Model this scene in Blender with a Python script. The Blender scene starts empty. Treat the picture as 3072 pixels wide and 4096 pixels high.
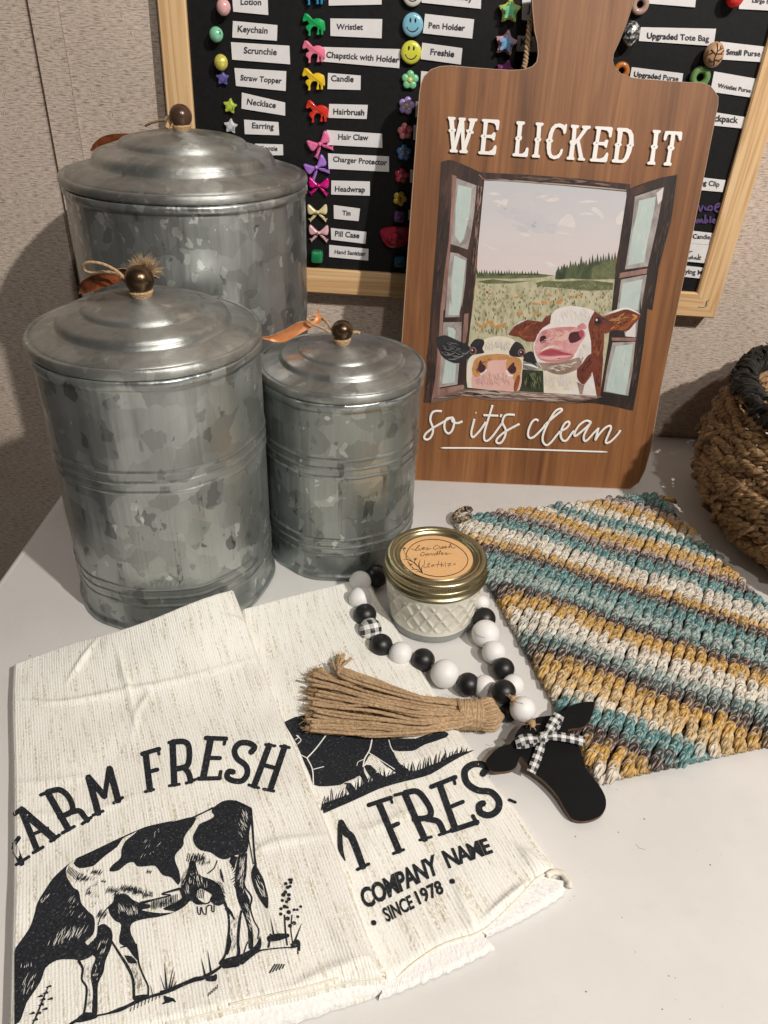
import bpy, bmesh, math, random
import numpy as np
from mathutils import Vector
from mathutils.geometry import tessellate_polygon

# ------------------------------------------------------------------ camera, light, exposure
F_PX, PITCH, ROLL, CAM_H = 3025.3, math.radians(33.582), math.radians(2.768), 0.376
W_PX, H_PX = 3072.0, 4096.0
scn = bpy.context.scene
COL = scn.collection
CT, ST = math.cos(PITCH), math.sin(PITCH)
CR_, SR_ = math.cos(ROLL), math.sin(ROLL)
EYE = np.array([0.0, 0.0, CAM_H])
_R, _D, _F = np.array([1.0, 0, 0]), np.array([0, -ST, -CT]), np.array([0, CT, -ST])
cam_data = bpy.data.cameras.new("camera")
cam = bpy.data.objects.new("camera", cam_data)
COL.objects.link(cam)
cx_, cy_ = CR_ * _R - SR_ * _D, -(SR_ * _R + CR_ * _D)
from mathutils import Matrix
cam.matrix_world = Matrix(((cx_[0], cy_[0], -_F[0], 0), (cx_[1], cy_[1], -_F[1], 0), (cx_[2], cy_[2], -_F[2], CAM_H), (0, 0, 0, 1)))
cam_data.sensor_fit = 'HORIZONTAL'
cam_data.sensor_width = 36.0
cam_data.lens = 36.0 * F_PX / W_PX
cam_data.clip_start, cam_data.clip_end = 0.01, 50
scn.camera = cam

world = bpy.data.worlds.new("World")
scn.world = world
world.use_nodes = True
bg = world.node_tree.nodes["Background"]
bg.inputs[0].default_value = (1.0, 0.92, 0.84, 1)
bg.inputs[1].default_value = 0.062
# the dim room around: lighter and darker stretches of wall and ceiling
_wn = world.node_tree
_tc = _wn.nodes.new('ShaderNodeTexCoord'); _mp = _wn.nodes.new('ShaderNodeMapping'); _mp.inputs['Scale'].default_value = (2.6, 2.6, 0.9)
_nz = _wn.nodes.new('ShaderNodeTexNoise'); _nz.inputs['Scale'].default_value = 1.25; _nz.inputs['Detail'].default_value = 2.0
_rp = _wn.nodes.new('ShaderNodeValToRGB')
_rp.color_ramp.elements[0].position, _rp.color_ramp.elements[1].position = 0.38, 0.64
_rp.color_ramp.elements[0].color, _rp.color_ramp.elements[1].color = (0.22, 0.19, 0.165, 1), (2.3, 2.1, 1.9, 1)
_el = _rp.color_ramp.elements.new(0.52); _el.color = (0.75, 0.68, 0.61, 1)
_wn.links.new(_tc.outputs['Generated'], _mp.inputs[0]); _wn.links.new(_mp.outputs[0], _nz.inputs['Vector'])
_wn.links.new(_nz.outputs[0], _rp.inputs[0]); _wn.links.new(_rp.outputs[0], bg.inputs[0])

def lamp(name, loc, power, radius, col):
    d = bpy.data.lights.new(name, 'POINT')
    d.energy, d.shadow_soft_size, d.color = power, radius, col
    o = bpy.data.objects.new(name, d)
    o.location = loc
    COL.objects.link(o)
lamp("ceiling_bulb", (1.00, -0.62, 1.50), 150, 0.028, (1.0, 0.946, 0.876))
lamp("ceiling_bulb", (0.36, -0.72, 1.50), 33, 0.03, (1.0, 0.946, 0.876))
scn.view_settings.view_transform = 'Standard'
scn.view_settings.look = 'None'
scn.view_settings.exposure = 0.0
scn.view_settings.gamma = 1.0
scn.view_settings.use_curve_mapping = False

rng = random.Random(7)
nrg = np.random.default_rng(7)

# ------------------------------------------------------------------ picture point -> ray -> real plane
def ray(p):
    p = np.asarray(p, float)
    u, v = (p[..., 0] - W_PX / 2) / F_PX, (p[..., 1] - H_PX / 2) / F_PX
    ul, vl = CR_ * u + SR_ * v, -SR_ * u + CR_ * v
    return np.stack([ul, CT - ST * vl, -ST - CT * vl], -1)
def U(p, n, c):
    d = ray(p); n = np.asarray(n, float); c = np.asarray(c, float)
    t = ((c - EYE) @ n) / (d @ n)
    return EYE + d * t[..., None]
def T(p, z=0.0): return U(np.asarray(p, float), (0, 0, 1), (0, 0, z))
def depth(P): return float((np.asarray(P) - EYE) @ _F)
def zx(x0, y0, s):
    return lambda pts: [(x0 + a / s, y0 + b / s) for a, b in pts]

class Plane:
    """a flat surface: origin, two axes and a normal"""
    def __init__(s, o, e1, e2):
        s.o, s.e1, s.e2 = (np.asarray(v, float) for v in (o, e1, e2))
        s.n = np.cross(s.e1, s.e2)
    def uv(s, px):
        P = U(np.asarray(px, float), s.n, s.o) - s.o
        return np.stack([P @ s.e1, P @ s.e2], -1)
    def at(s, uv, off=0.0):
        uv = np.asarray(uv, float)
        return s.o + uv[..., :1] * s.e1 + uv[..., 1:2] * s.e2 + s.n * np.asarray(off)[..., None] if np.ndim(off) else s.o + uv[..., :1] * s.e1 + uv[..., 1:2] * s.e2 + s.n * off
    def hit(s, px, off=0.0): return s.at(s.uv(px), off)

WALL_Y = 0.7418

# ------------------------------------------------------------------ materials
def nd(nt, typ, ins=None, **at):
    n = nt.nodes.new(typ)
    for k, v in at.items(): setattr(n, k, v)
    for k, v in (ins or {}).items():
        s = n.inputs[k]
        if hasattr(v, 'is_output') or isinstance(v, bpy.types.NodeSocket): nt.links.new(v, s)
        else: s.default_value = v
    return n
def new_mat(name):
    m = bpy.data.materials.new(name); m.use_nodes = True
    nt = m.node_tree
    return m, nt, nt.nodes["Principled BSDF"]
def c4(c): return (c[0], c[1], c[2], 1.0)
def ramp(nt, fac, stops, interp='LINEAR'):
    r = nd(nt, 'ShaderNodeValToRGB', {'Fac': fac})
    cr = r.color_ramp; cr.interpolation = interp
    while len(cr.elements) < len(stops): cr.elements.new(0.5)
    for e, (p, c) in zip(cr.elements, stops):
        e.position = p; e.color = c4(c) if len(c) == 3 else c
    return r.outputs[0]
def mixc(nt, fac, a, b, mode='MIX'):
    m = nd(nt, 'ShaderNodeMix', data_type='RGBA', blend_type=mode)
    for s, v in ((m.inputs[0], fac), (m.inputs[6], a), (m.inputs[7], b)):
        if isinstance(v, bpy.types.NodeSocket): nt.links.new(v, s)
        else: s.default_value = v if isinstance(v, (int, float)) else c4(v)
    return m.outputs[2]
def coords(nt, kind='Object', scale=(1, 1, 1), rot=(0, 0, 0)):
    tc = nd(nt, 'ShaderNodeTexCoord')
    mp = nd(nt, 'ShaderNodeMapping', {'Vector': tc.outputs[kind], 'Scale': scale, 'Rotation': rot})
    return mp.outputs[0]
def noise(nt, vec, scale=5.0, detail=3.0, rough=0.55, dist=0.0, out=0):
    return nd(nt, 'ShaderNodeTexNoise', {'Vector': vec, 'Scale': scale, 'Detail': detail, 'Roughness': rough, 'Distortion': dist}).outputs[out]
def math_n(nt, op, a, b=0.0):
    n = nd(nt, 'ShaderNodeMath', operation=op)
    for s, v in ((n.inputs[0], a), (n.inputs[1], b)):
        if isinstance(v, bpy.types.NodeSocket): nt.links.new(v, s)
        else: s.default_value = v
    return n.outputs[0]
def bump(nt, bs, h, strength=0.5, dist=0.001):
    b = nd(nt, 'ShaderNodeBump', {'Height': h, 'Strength': strength, 'Distance': dist})
    nt.links.new(b.outputs[0], bs.inputs['Normal'])
def setp(nt, bs, **kw):
    for k, v in kw.items():
        s = bs.inputs[k.replace('_', ' ')]
        if isinstance(v, bpy.types.NodeSocket): nt.links.new(v, s)
        else: s.default_value = c4(v) if isinstance(v, tuple) and len(v) == 3 and s.type == 'RGBA' else v

_pm = {}
def pm(name, col, rough=0.5, metal=0.0, var=0.12, vs=60.0, bmp=0.0, bs_=300.0, bd=0.0005, **kw):
    if name in _pm: return _pm[name]
    m, nt, bs = new_mat(name)
    vec = coords(nt)
    n = noise(nt, vec, vs, 4)
    lo = tuple(c * (1 - var) for c in col); hi = tuple(min(1, c * (1 + var)) for c in col)
    setp(nt, bs, Base_Color=ramp(nt, n, [(0.3, lo), (0.7, hi)]), Roughness=rough, Metallic=metal, **kw)
    if bmp: bump(nt, bs, noise(nt, vec, bs_, 4), bmp, bd)
    _pm[name] = m
    return m

def mat_wall():
    m, nt, bs = new_mat("grasscloth_vinyl")
    v = coords(nt, 'UV')
    def sc(v_, s): return nd(nt, 'ShaderNodeMapping', {'Vector': v_, 'Scale': s}).outputs[0]
    wob = noise(nt, v, 60, 2)
    wv = nd(nt, 'ShaderNodeVectorMath', {0: v, 1: nd(nt, 'ShaderNodeVectorMath', {0: nd(nt, 'ShaderNodeTexNoise', {'Vector': v, 'Scale': 55.0, 'Detail': 2.0}).outputs[1], 'Scale': 0.0022}, operation='SCALE').outputs[0]}, operation='ADD').outputs[0]
    h1 = noise(nt, sc(wv, (150, 1000, 1)), 1.0, 3, 0.65)
    h2 = noise(nt, sc(wv, (850, 260, 1)), 1.0, 3, 0.65)
    sel = math_n(nt, 'GREATER_THAN', noise(nt, v, 130, 4), 0.60)
    hh = nd(nt, 'ShaderNodeMix', {0: sel, 2: h1, 3: h2}, data_type='FLOAT').outputs[0]
    col = ramp(nt, hh, [(0.30, (0.19, 0.145, 0.115)), (0.42, (0.46, 0.385, 0.33)), (0.53, (0.63, 0.55, 0.485)), (0.75, (0.76, 0.685, 0.615))])
    big = noise(nt, v, 9, 3)
    st_ = noise(nt, v, 3.5, 4, 0.6, 0.6)
    col = mixc(nt, 0.6, col, ramp(nt, big, [(0.3, (0.82, 0.74, 0.68)), (0.7, (1.0, 0.96, 0.92))]), 'MULTIPLY')
    col = mixc(nt, 0.5, col, ramp(nt, st_, [(0.35, (0.80, 0.76, 0.73)), (0.6, (1.0, 0.99, 0.98))]), 'MULTIPLY')
    setp(nt, bs, Base_Color=col, Roughness=0.62)
    bump(nt, bs, hh, 0.55, 0.0007)
    return m
def mat_table():
    m, nt, bs = new_mat("white_laminate")
    v = coords(nt)
    n = noise(nt, v, 14, 5, 0.6)
    sm = noise(nt, v, 45, 4, 0.65, 0.6)
    col = ramp(nt, n, [(0.3, (0.675, 0.66, 0.64)), (0.7, (0.735, 0.722, 0.705))])
    col = mixc(nt, ramp(nt, sm, [(0.58, (0, 0, 0)), (0.80, (0.22, 0.22, 0.22))]), col, (0.52, 0.49, 0.46))
    sp = nd(nt, 'ShaderNodeTexVoronoi', {'Vector': v, 'Scale': 70.0}, feature='F1')
    dots = math_n(nt, 'LESS_THAN', sp.outputs['Distance'], 0.035)
    dots = math_n(nt, 'MULTIPLY', dots, math_n(nt, 'GREATER_THAN', nd(nt, 'ShaderNodeSeparateColor', {0: sp.outputs['Color']}).outputs[0], 0.55))
    col = mixc(nt, dots, col, (0.12, 0.10, 0.08))
    setp(nt, bs, Base_Color=col, Roughness=ramp(nt, sm, [(0.3, (0.30, 0.30, 0.30)), (0.7, (0.48, 0.48, 0.48))]), Specular_IOR_Level=0.35)
    bump(nt, bs, noise(nt, v, 260, 2), 0.12, 0.0004)
    return m
def mat_galv(name, base=(0.34, 0.35, 0.335), dark=0.16, light=0.10, scale=60.0, lid=False, seed=0.0):
    m, nt, bs = new_mat(name)
    v0 = coords(nt)
    v0 = nd(nt, 'ShaderNodeVectorMath', {0: v0, 1: (seed, seed * 1.7, seed * 0.6)}, operation='ADD').outputs[0]
    nz = nd(nt, 'ShaderNodeTexNoise', {'Vector': v0, 'Scale': 80.0, 'Detail': 2.0, 'Roughness': 0.5})
    off = nd(nt, 'ShaderNodeVectorMath', {0: nz.outputs[1], 1: (0.5, 0.5, 0.5)}, operation='SUBTRACT').outputs[0]
    off = nd(nt, 'ShaderNodeVectorMath', {0: off, 'Scale': 0.013}, operation='SCALE').outputs[0]
    v = nd(nt, 'ShaderNodeVectorMath', {0: v0, 1: off}, operation='ADD').outputs[0]
    def cell(sc_, vec):
        vo = nd(nt, 'ShaderNodeTexVoronoi', {'Vector': vec, 'Scale': sc_}, feature='F1')
        return nd(nt, 'ShaderNodeSeparateColor', {0: vo.outputs['Color']})
    a = cell(scale * 0.9, v)
    big = noise(nt, v0, 11, 3)
    k = 0.55 if lid else 1.0
    tone = math_n(nt, 'ADD', math_n(nt, 'MULTIPLY', a.outputs[0], 0.6), math_n(nt, 'MULTIPLY', big, 0.4))
    lo2, hi2 = tuple(c * (1 - 0.22 * k) for c in base), tuple(c * (1 + 0.22 * k) for c in base)
    col = ramp(nt, tone, [(0.22, lo2), (0.45, tuple(c * (1 - 0.04 * k) for c in base)), (0.60, tuple(c * (1 + 0.04 * k) for c in base)), (0.78, hi2)])
    def flakes(sc_, off_, share, size, colr, amt, patch):
        w = nd(nt, 'ShaderNodeVectorMath', {0: v, 1: off_}, operation='ADD').outputs[0]
        vo = nd(nt, 'ShaderNodeTexVoronoi', {'Vector': nd(nt, 'ShaderNodeMapping', {'Vector': w, 'Scale': (1.25, 1.25, 0.8), 'Rotation': (0.5, 0.3, 0.2)}).outputs[0], 'Scale': sc_, 'Randomness': 1.0}, feature='F1', distance='MANHATTAN')
        sp = nd(nt, 'ShaderNodeSeparateColor', {0: vo.outputs['Color']})
        near = math_n(nt, 'LESS_THAN', vo.outputs['Distance'], math_n(nt, 'ADD', math_n(nt, 'MULTIPLY', sp.outputs[1], 0.40), size))
        pick = math_n(nt, 'GREATER_THAN', sp.outputs[0], math_n(nt, 'SUBTRACT', 1.0, math_n(nt, 'MULTIPLY', ramp(nt, noise(nt, w, patch, 2), [(0.35, (0.25, 0.25, 0.25)), (0.65, (1.5, 1.5, 1.5))]), share)))
        f = math_n(nt, 'MULTIPLY', math_n(nt, 'MULTIPLY', near, pick), math_n(nt, 'ADD', math_n(nt, 'MULTIPLY', sp.outputs[2], 0.5 * amt), 0.5 * amt))
        return mixc(nt, f, col, colr)
    col = flakes(scale * 0.92, (3.1, 1.2, 0.7), dark, 0.24, tuple(c * 0.40 for c in base), 0.85 * k, 9)
    col = flakes(scale * 1.6, (1.3, 2.2, 5.7), dark * 0.8, 0.22, tuple(c * 0.48 for c in base), 0.8 * k, 14)
    col = flakes(scale * 1.0, (7.1, 0.2, 2.7), light, 0.28, tuple(min(1, c * 1.75) for c in base), 0.8 * k, 10)
    col = flakes(scale * 1.9, (4.1, 8.2, 3.7), light, 0.28, tuple(min(1, c * 2.0) for c in base), 0.8 * k, 16)
    if lid:
        smear = noise(nt, nd(nt, 'ShaderNodeMapping', {'Vector': v0, 'Scale': (1, 1, 1)}).outputs[0], 26.0, 5, 0.7, 1.5)
        col = mixc(nt, 0.8, col, ramp(nt, smear, [(0.32, (0.62, 0.62, 0.62)), (0.55, (0.92, 0.92, 0.92)), (0.75, (1.2, 1.2, 1.2))]), 'MULTIPLY')
    fine = noise(nt, nd(nt, 'ShaderNodeMapping', {'Vector': v0, 'Scale': (900, 900, 60) if not lid else (200, 200, 200)}).outputs[0], 1.0, 3)
    col = mixc(nt, 0.25, col, ramp(nt, fine, [(0.3, (0.7, 0.7, 0.7)), (0.7, (1, 1, 1))]), 'MULTIPLY')
    rg = math_n(nt, 'ADD', math_n(nt, 'MULTIPLY', a.outputs[2], 0.16), 0.27 if not lid else 0.25)
    setp(nt, bs, Base_Color=col, Metallic=0.82, Roughness=rg)
    if lid:
        # fine concentric scratches round the lid's own axis
        sx = nd(nt, 'ShaderNodeSeparateXYZ', {0: coords(nt, 'UV')})
        cm = nd(nt, 'ShaderNodeCombineXYZ', {0: math_n(nt, 'MULTIPLY', sx.outputs[0], 6.0), 1: math_n(nt, 'MULTIPLY', sx.outputs[1], 1400.0)})
        h = noise(nt, cm.outputs[0], 1.0, 3, 0.7)
        bump(nt, bs, h, 0.6, 0.0003)
        setp(nt, bs, Anisotropic=0.75, Anisotropic_Rotation=0.25, Roughness=math_n(nt, 'ADD', rg, 0.08))
    else:
        h = math_n(nt, 'ADD', noise(nt, nd(nt, 'ShaderNodeMapping', {'Vector': v0, 'Scale': (90, 90, 8)}).outputs[0], 1.0, 2), math_n(nt, 'MULTIPLY', a.outputs[1], 0.03))
        h = math_n(nt, 'ADD', h, math_n(nt, 'MULTIPLY', noise(nt, v0, 22, 2), 0.8))
        bump(nt, bs, h, 0.5, 0.0018)
    return m
def mat_pine():
    m, nt, bs = new_mat("pine")
    v = coords(nt, 'UV')
    w = noise(nt, nd(nt, 'ShaderNodeMapping', {'Vector': v, 'Scale': (3.5, 95, 1)}).outputs[0], 1.0, 2, 0.5, 1.0)
    f = noise(nt, nd(nt, 'ShaderNodeMapping', {'Vector': v, 'Scale': (30, 900, 1)}).outputs[0], 1.0, 3)
    col = ramp(nt, w, [(0.25, (0.78, 0.56, 0.32)), (0.46, (0.72, 0.48, 0.25)), (0.58, (0.56, 0.33, 0.15)), (0.65, (0.74, 0.51, 0.28)), (0.8, (0.80, 0.58, 0.35))])
    col = mixc(nt, 0.15, col, ramp(nt, f, [(0.3, (0.7, 0.62, 0.55)), (0.7, (1, 1, 1))]), 'MULTIPLY')
    setp(nt, bs, Base_Color=col, Roughness=0.55)
    bump(nt, bs, f, 0.2, 0.0003)
    return m
def mat_walnut():
    m, nt, bs = new_mat("walnut_laminate")
    v = coords(nt, 'UV')
    a = noise(nt, nd(nt, 'ShaderNodeMapping', {'Vector': v, 'Scale': (75, 4.5, 1)}).outputs[0], 1.0, 4, 0.55, 0.9)
    b = noise(nt, nd(nt, 'ShaderNodeMapping', {'Vector': v, 'Scale': (420, 9, 1)}).outputs[0], 1.0, 4, 0.7)
    c = noise(nt, nd(nt, 'ShaderNodeMapping', {'Vector': v, 'Scale': (16, 2.5, 1)}).outputs[0], 1.0, 2)
    col = ramp(nt, a, [(0.25, (0.100, 0.039, 0.016)), (0.42, (0.190, 0.076, 0.027)), (0.55, (0.243, 0.101, 0.036)), (0.75, (0.312, 0.142, 0.055))])
    col = mixc(nt, 0.6, col, ramp(nt, b, [(0.3, (0.58, 0.52, 0.48)), (0.55, (1, 1, 1)), (0.8, (1.2, 1.15, 1.1))]), 'MULTIPLY')
    col = mixc(nt, 0.5, col, ramp(nt, c, [(0.3, (0.72, 0.72, 0.72)), (0.7, (1.15, 1.1, 1.0))]), 'MULTIPLY')
    setp(nt, bs, Base_Color=col, Roughness=0.5, Specular_IOR_Level=0.4)
    bump(nt, bs, b, 0.12, 0.0003)
    return m
def mat_towel():
    m, nt, bs = new_mat("cream_slub_weave")
    v = coords(nt, 'UV')
    def mp(s): return nd(nt, 'ShaderNodeMapping', {'Vector': v, 'Scale': s}).outputs[0]
    slub = noise(nt, mp((620, 34, 1)), 1.0, 3, 0.62)
    slub2 = noise(nt, mp((160, 9, 1)), 1.0, 3, 0.6)
    dash = noise(nt, mp((900, 480, 1)), 1.0, 2, 0.6)
    s = math_n(nt, 'MULTIPLY', ramp(nt, slub, [(0.50, (0, 0, 0)), (0.66, (1, 1, 1))]), ramp(nt, dash, [(0.42, (0, 0, 0)), (0.58, (1, 1, 1))]))
    s = math_n(nt, 'ADD', math_n(nt, 'MULTIPLY', s, 0.95), math_n(nt, 'MULTIPLY', ramp(nt, slub2, [(0.48, (0, 0, 0)), (0.72, (1, 1, 1))]), 0.16))
    col = mixc(nt, s, (0.82, 0.805, 0.755), (0.47, 0.415, 0.28))
    ribs = nd(nt, 'ShaderNodeTexWave', {'Vector': v, 'Scale': 210.0, 'Distortion': 1.3, 'Detail': 3.0, 'Detail Scale': 1.5}, wave_type='BANDS', bands_direction='X').outputs[1]
    cross = nd(nt, 'ShaderNodeTexWave', {'Vector': v, 'Scale': 260.0, 'Distortion': 2.0, 'Detail': 2.0}, wave_type='BANDS', bands_direction='Y').outputs[1]
    h = math_n(nt, 'ADD', math_n(nt, 'MULTIPLY', ribs, 0.34), math_n(nt, 'ADD', math_n(nt, 'MULTIPLY', cross, 0.10), math_n(nt, 'MULTIPLY', dash, 0.7)))
    setp(nt, bs, Base_Color=col, Roughness=0.92, Specular_IOR_Level=0.15, Sheen_Weight=0.15)
    bump(nt, bs, h, 0.6, 0.0008)
    return m
def mat_ink():
    m, nt, bs = new_mat("black_textile_ink")
    v = coords(nt)
    n = noise(nt, v, 900, 3, 0.6)
    col = ramp(nt, n, [(0.35, (0.010, 0.011, 0.014)), (0.62, (0.024, 0.027, 0.033)), (0.74, (0.17, 0.17, 0.165))])
    setp(nt, bs, Base_Color=col, Roughness=0.9, Specular_IOR_Level=0.2)
    bump(nt, bs, noise(nt, v, 1100, 2), 0.4, 0.0005)
    return m
def mat_jute(name="jute", col=(0.46, 0.315, 0.185), sc=900.0):
    m, nt, bs = new_mat(name)
    u = nd(nt, 'ShaderNodeSeparateXYZ', {0: coords(nt, 'UV')})
    tw = math_n(nt, 'SINE', math_n(nt, 'ADD', math_n(nt, 'MULTIPLY', u.outputs[1], 1500.0), math_n(nt, 'MULTIPLY', u.outputs[0], 12.566)))
    n = noise(nt, coords(nt), sc, 3, 0.65)
    h = math_n(nt, 'ADD', math_n(nt, 'MULTIPLY', tw, 0.05), n)
    big = noise(nt, coords(nt), 60, 2)
    c = ramp(nt, h, [(0.2, tuple(x * 0.45 for x in col)), (0.5, col), (0.85, tuple(min(1, x * 1.55) for x in col))])
    c = mixc(nt, 0.5, c, ramp(nt, big, [(0.3, (0.75, 0.72, 0.68)), (0.7, (1.1, 1.08, 1.05))]), 'MULTIPLY')
    setp(nt, bs, Base_Color=c, Roughness=0.72, Specular_IOR_Level=0.35)
    bump(nt, bs, h, 0.8, 0.0008)
    return m
def mat_yarn():
    m, nt, bs = new_mat("variegated_cotton_yarn")
    at = nd(nt, 'ShaderNodeAttribute', attribute_name="dye")
    u = nd(nt, 'ShaderNodeSeparateXYZ', {0: coords(nt, 'UV')})
    ply = math_n(nt, 'SINE', math_n(nt, 'ADD', math_n(nt, 'MULTIPLY', u.outputs[0], 18.85), math_n(nt, 'MULTIPLY', u.outputs[1], 900.0)))
    n = noise(nt, coords(nt), 420, 3, 0.6)
    n2 = noise(nt, nd(nt, 'ShaderNodeMapping', {'Vector': coords(nt, 'UV'), 'Scale': (7, 120, 1)}).outputs[0], 1.0, 3, 0.6)
    pale = ramp(nt, math_n(nt, 'ADD', math_n(nt, 'MULTIPLY', ply, 0.26), n2), [(0.54, (0, 0, 0)), (0.84, (0.62, 0.62, 0.62))])
    col = mixc(nt, pale, at.outputs[0], (0.70, 0.64, 0.57))
    col = mixc(nt, 0.45, col, ramp(nt, n, [(0.3, (0.72, 0.72, 0.72)), (0.7, (1.12, 1.12, 1.12))]), 'MULTIPLY')
    setp(nt, bs, Base_Color=col, Roughness=0.8, Specular_IOR_Level=0.3, Sheen_Weight=0.1)
    bump(nt, bs, math_n(nt, 'ADD', math_n(nt, 'MULTIPLY', ply, 0.6), n2), 0.8, 0.0008)
    return m
def mat_gingham(name, period, dark=(0.012, 0.012, 0.014), light=(0.80, 0.79, 0.77), hatch=True):
    m, nt, bs = new_mat(name)
    u = nd(nt, 'ShaderNodeSeparateXYZ', {0: coords(nt, 'UV')})
    def band(s): return math_n(nt, 'GREATER_THAN', math_n(nt, 'FRACT', math_n(nt, 'MULTIPLY', s, 1.0 / period)), 0.5)
    a, b = band(u.outputs[0]), band(u.outputs[1])
    s = math_n(nt, 'ADD', a, b)
    diag = math_n(nt, 'GREATER_THAN', math_n(nt, 'FRACT', math_n(nt, 'MULTIPLY', math_n(nt, 'ADD', u.outputs[0], u.outputs[1]), 6.0 / period)), 0.5)
    k = math_n(nt, 'SUBTRACT', s, math_n(nt, 'MULTIPLY', math_n(nt, 'MULTIPLY', math_n(nt, 'COMPARE', s, 1.0), 1.0), math_n(nt, 'SUBTRACT', 1.0, math_n(nt, 'MULTIPLY', diag, 2.0))))
    # 0 = white square, 2 = black square, half tone squares hatched
    half = math_n(nt, 'MULTIPLY', math_n(nt, 'GREATER_THAN', s, 0.5), math_n(nt, 'LESS_THAN', s, 1.5))
    full = math_n(nt, 'GREATER_THAN', s, 1.5)
    fac = math_n(nt, 'ADD', full, math_n(nt, 'MULTIPLY', half, diag))
    setp(nt, bs, Base_Color=mixc(nt, fac, light, dark), Roughness=0.55 if hatch else 0.45)
    if hatch: bump(nt, bs, nd(nt, 'ShaderNodeTexWave', {'Vector': coords(nt, 'UV'), 'Scale': 700.0}, bands_direction='X').outputs[1], 0.4, 0.0003)
    return m
def mat_paint(name, cols, sc=(40, 40), rough=0.55, dist=0.8, grad=None):
    """watercolour: a few tones of one pigment"""
    m, nt, bs = new_mat(name)
    v = coords(nt, 'UV', (sc[0], sc[1], 1))
    n = noise(nt, v, 1.0, 5, 0.62, dist)
    k = len(cols)
    c = ramp(nt, n, [(0.3 + 0.4 * i / max(1, k - 1), col) for i, col in enumerate(cols)])
    if grad:
        y0, y1, stops, f = grad
        u = nd(nt, 'ShaderNodeSeparateXYZ', {0: coords(nt, 'UV')})
        t = nd(nt, 'ShaderNodeMapRange', {0: u.outputs[1], 1: y0, 2: y1}).outputs[0]
        t = math_n(nt, 'ADD', t, math_n(nt, 'MULTIPLY', math_n(nt, 'SUBTRACT', n, 0.5), 0.5))
        c = mixc(nt, f, c, ramp(nt, t, stops))
    setp(nt, bs, Base_Color=c, Roughness=rough, Specular_IOR_Level=0.35)
    return m

# ------------------------------------------------------------------ building helpers
BASE = {}
def thing(name, label, cat, loc, group=None):
    o = bpy.data.objects.new(name, None); COL.objects.link(o)
    o.location = loc; o.empty_display_size = 0.01
    BASE[o.name] = np.array(loc, float)
    o['label'] = label; o['category'] = cat
    if group: o['group'] = group
    return o
def tag(o, label, cat, group=None):
    o['label'] = label; o['category'] = cat
    if group: o['group'] = group
    return o
def root_loc(p):
    while p is not None:
        if p.name in BASE: return BASE[p.name]
        p = p.parent
    return np.zeros(3)
def mk(name, V, F, mat, parent=None, smooth=False, angle=None, uv=None, attr=None, origin=None, mats=None, midx=None):
    V = np.asarray(V, float)
    off = root_loc(parent) if parent is not None else (np.asarray(origin, float) if origin is not None else np.zeros(3))
    me = bpy.data.meshes.new(name)
    me.from_pydata((V - off).tolist(), [], [tuple(int(i) for i in f) for f in F])
    if uv is not None:
        uv = np.asarray(uv, float)
        lay = me.uv_layers.new(name="UVMap")
        li = np.empty(len(me.loops), np.int32); me.loops.foreach_get('vertex_index', li)
        lay.data.foreach_set('uv', uv[li].ravel())
    if attr is not None:
        a = me.color_attributes.new(attr[0], 'FLOAT_COLOR', 'POINT')
        a.data.foreach_set('color', np.asarray(attr[1], float).ravel())
    for mm in (mats or [mat]): me.materials.append(mm)
    if midx is not None: me.polygons.foreach_set('material_index', np.asarray(midx, np.int32))
    if smooth:
        me.polygons.foreach_set('use_smooth', np.ones(len(me.polygons), bool))
        if angle: me.set_sharp_from_angle(angle=math.radians(angle))
    me.update()
    o = bpy.data.objects.new(name, me); COL.objects.link(o)
    if parent is not None: o.parent = parent
    elif origin is not None:
        o.location = tuple(off); BASE[o.name] = off
    return o
class MB:
    """collects vertices, faces and uvs"""
    def __init__(s): s.v, s.f, s.uv, s.c = [], [], [], []
    def add(s, V, F, uv=None, c=None):
        b = len(s.v)
        V = np.asarray(V, float)
        s.v.extend(V.tolist()); s.f.extend([tuple(i + b for i in f) for f in F])
        s.uv.extend((np.zeros((len(V), 2)) if uv is None else np.asarray(uv)).tolist())
        if c is not None: s.c.extend([c] * len(V) if np.ndim(c) == 1 else list(c))
    def build(s, name, mat, parent=None, attr=None, **kw):
        return mk(name, s.v, s.f, mat, parent, uv=s.uv, attr=(attr, s.c) if attr else None, **kw)
def smooth_line(P, n=8):
    """Catmull-Rom through the points"""
    P = np.asarray(P, float)
    if len(P) < 3: 
        t = np.linspace(0, 1, n + 1)[:, None]
        return P[0] * (1 - t) + P[-1] * t
    Q = np.vstack([2 * P[0] - P[1], P, 2 * P[-1] - P[-2]])
    out = []
    for i in range(1, len(Q) - 2):
        for t in np.arange(n) / n:
            a, b, c, d = Q[i - 1], Q[i], Q[i + 1], Q[i + 2]
            out.append(0.5 * ((2 * b) + (c - a) * t + (2 * a - 5 * b + 4 * c - d) * t * t + (3 * b - a - 3 * c + d) * t ** 3))
    out.append(P[-1])
    return np.array(out)
def resample(P, step):
    P = np.asarray(P, float)
    d = np.r_[0, np.cumsum(np.linalg.norm(np.diff(P, axis=0), axis=1))]
    n = max(2, int(d[-1] / step) + 1)
    s = np.linspace(0, d[-1], n)
    return np.stack([np.interp(s, d, P[:, k]) for k in range(P.shape[1])], 1)
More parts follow.
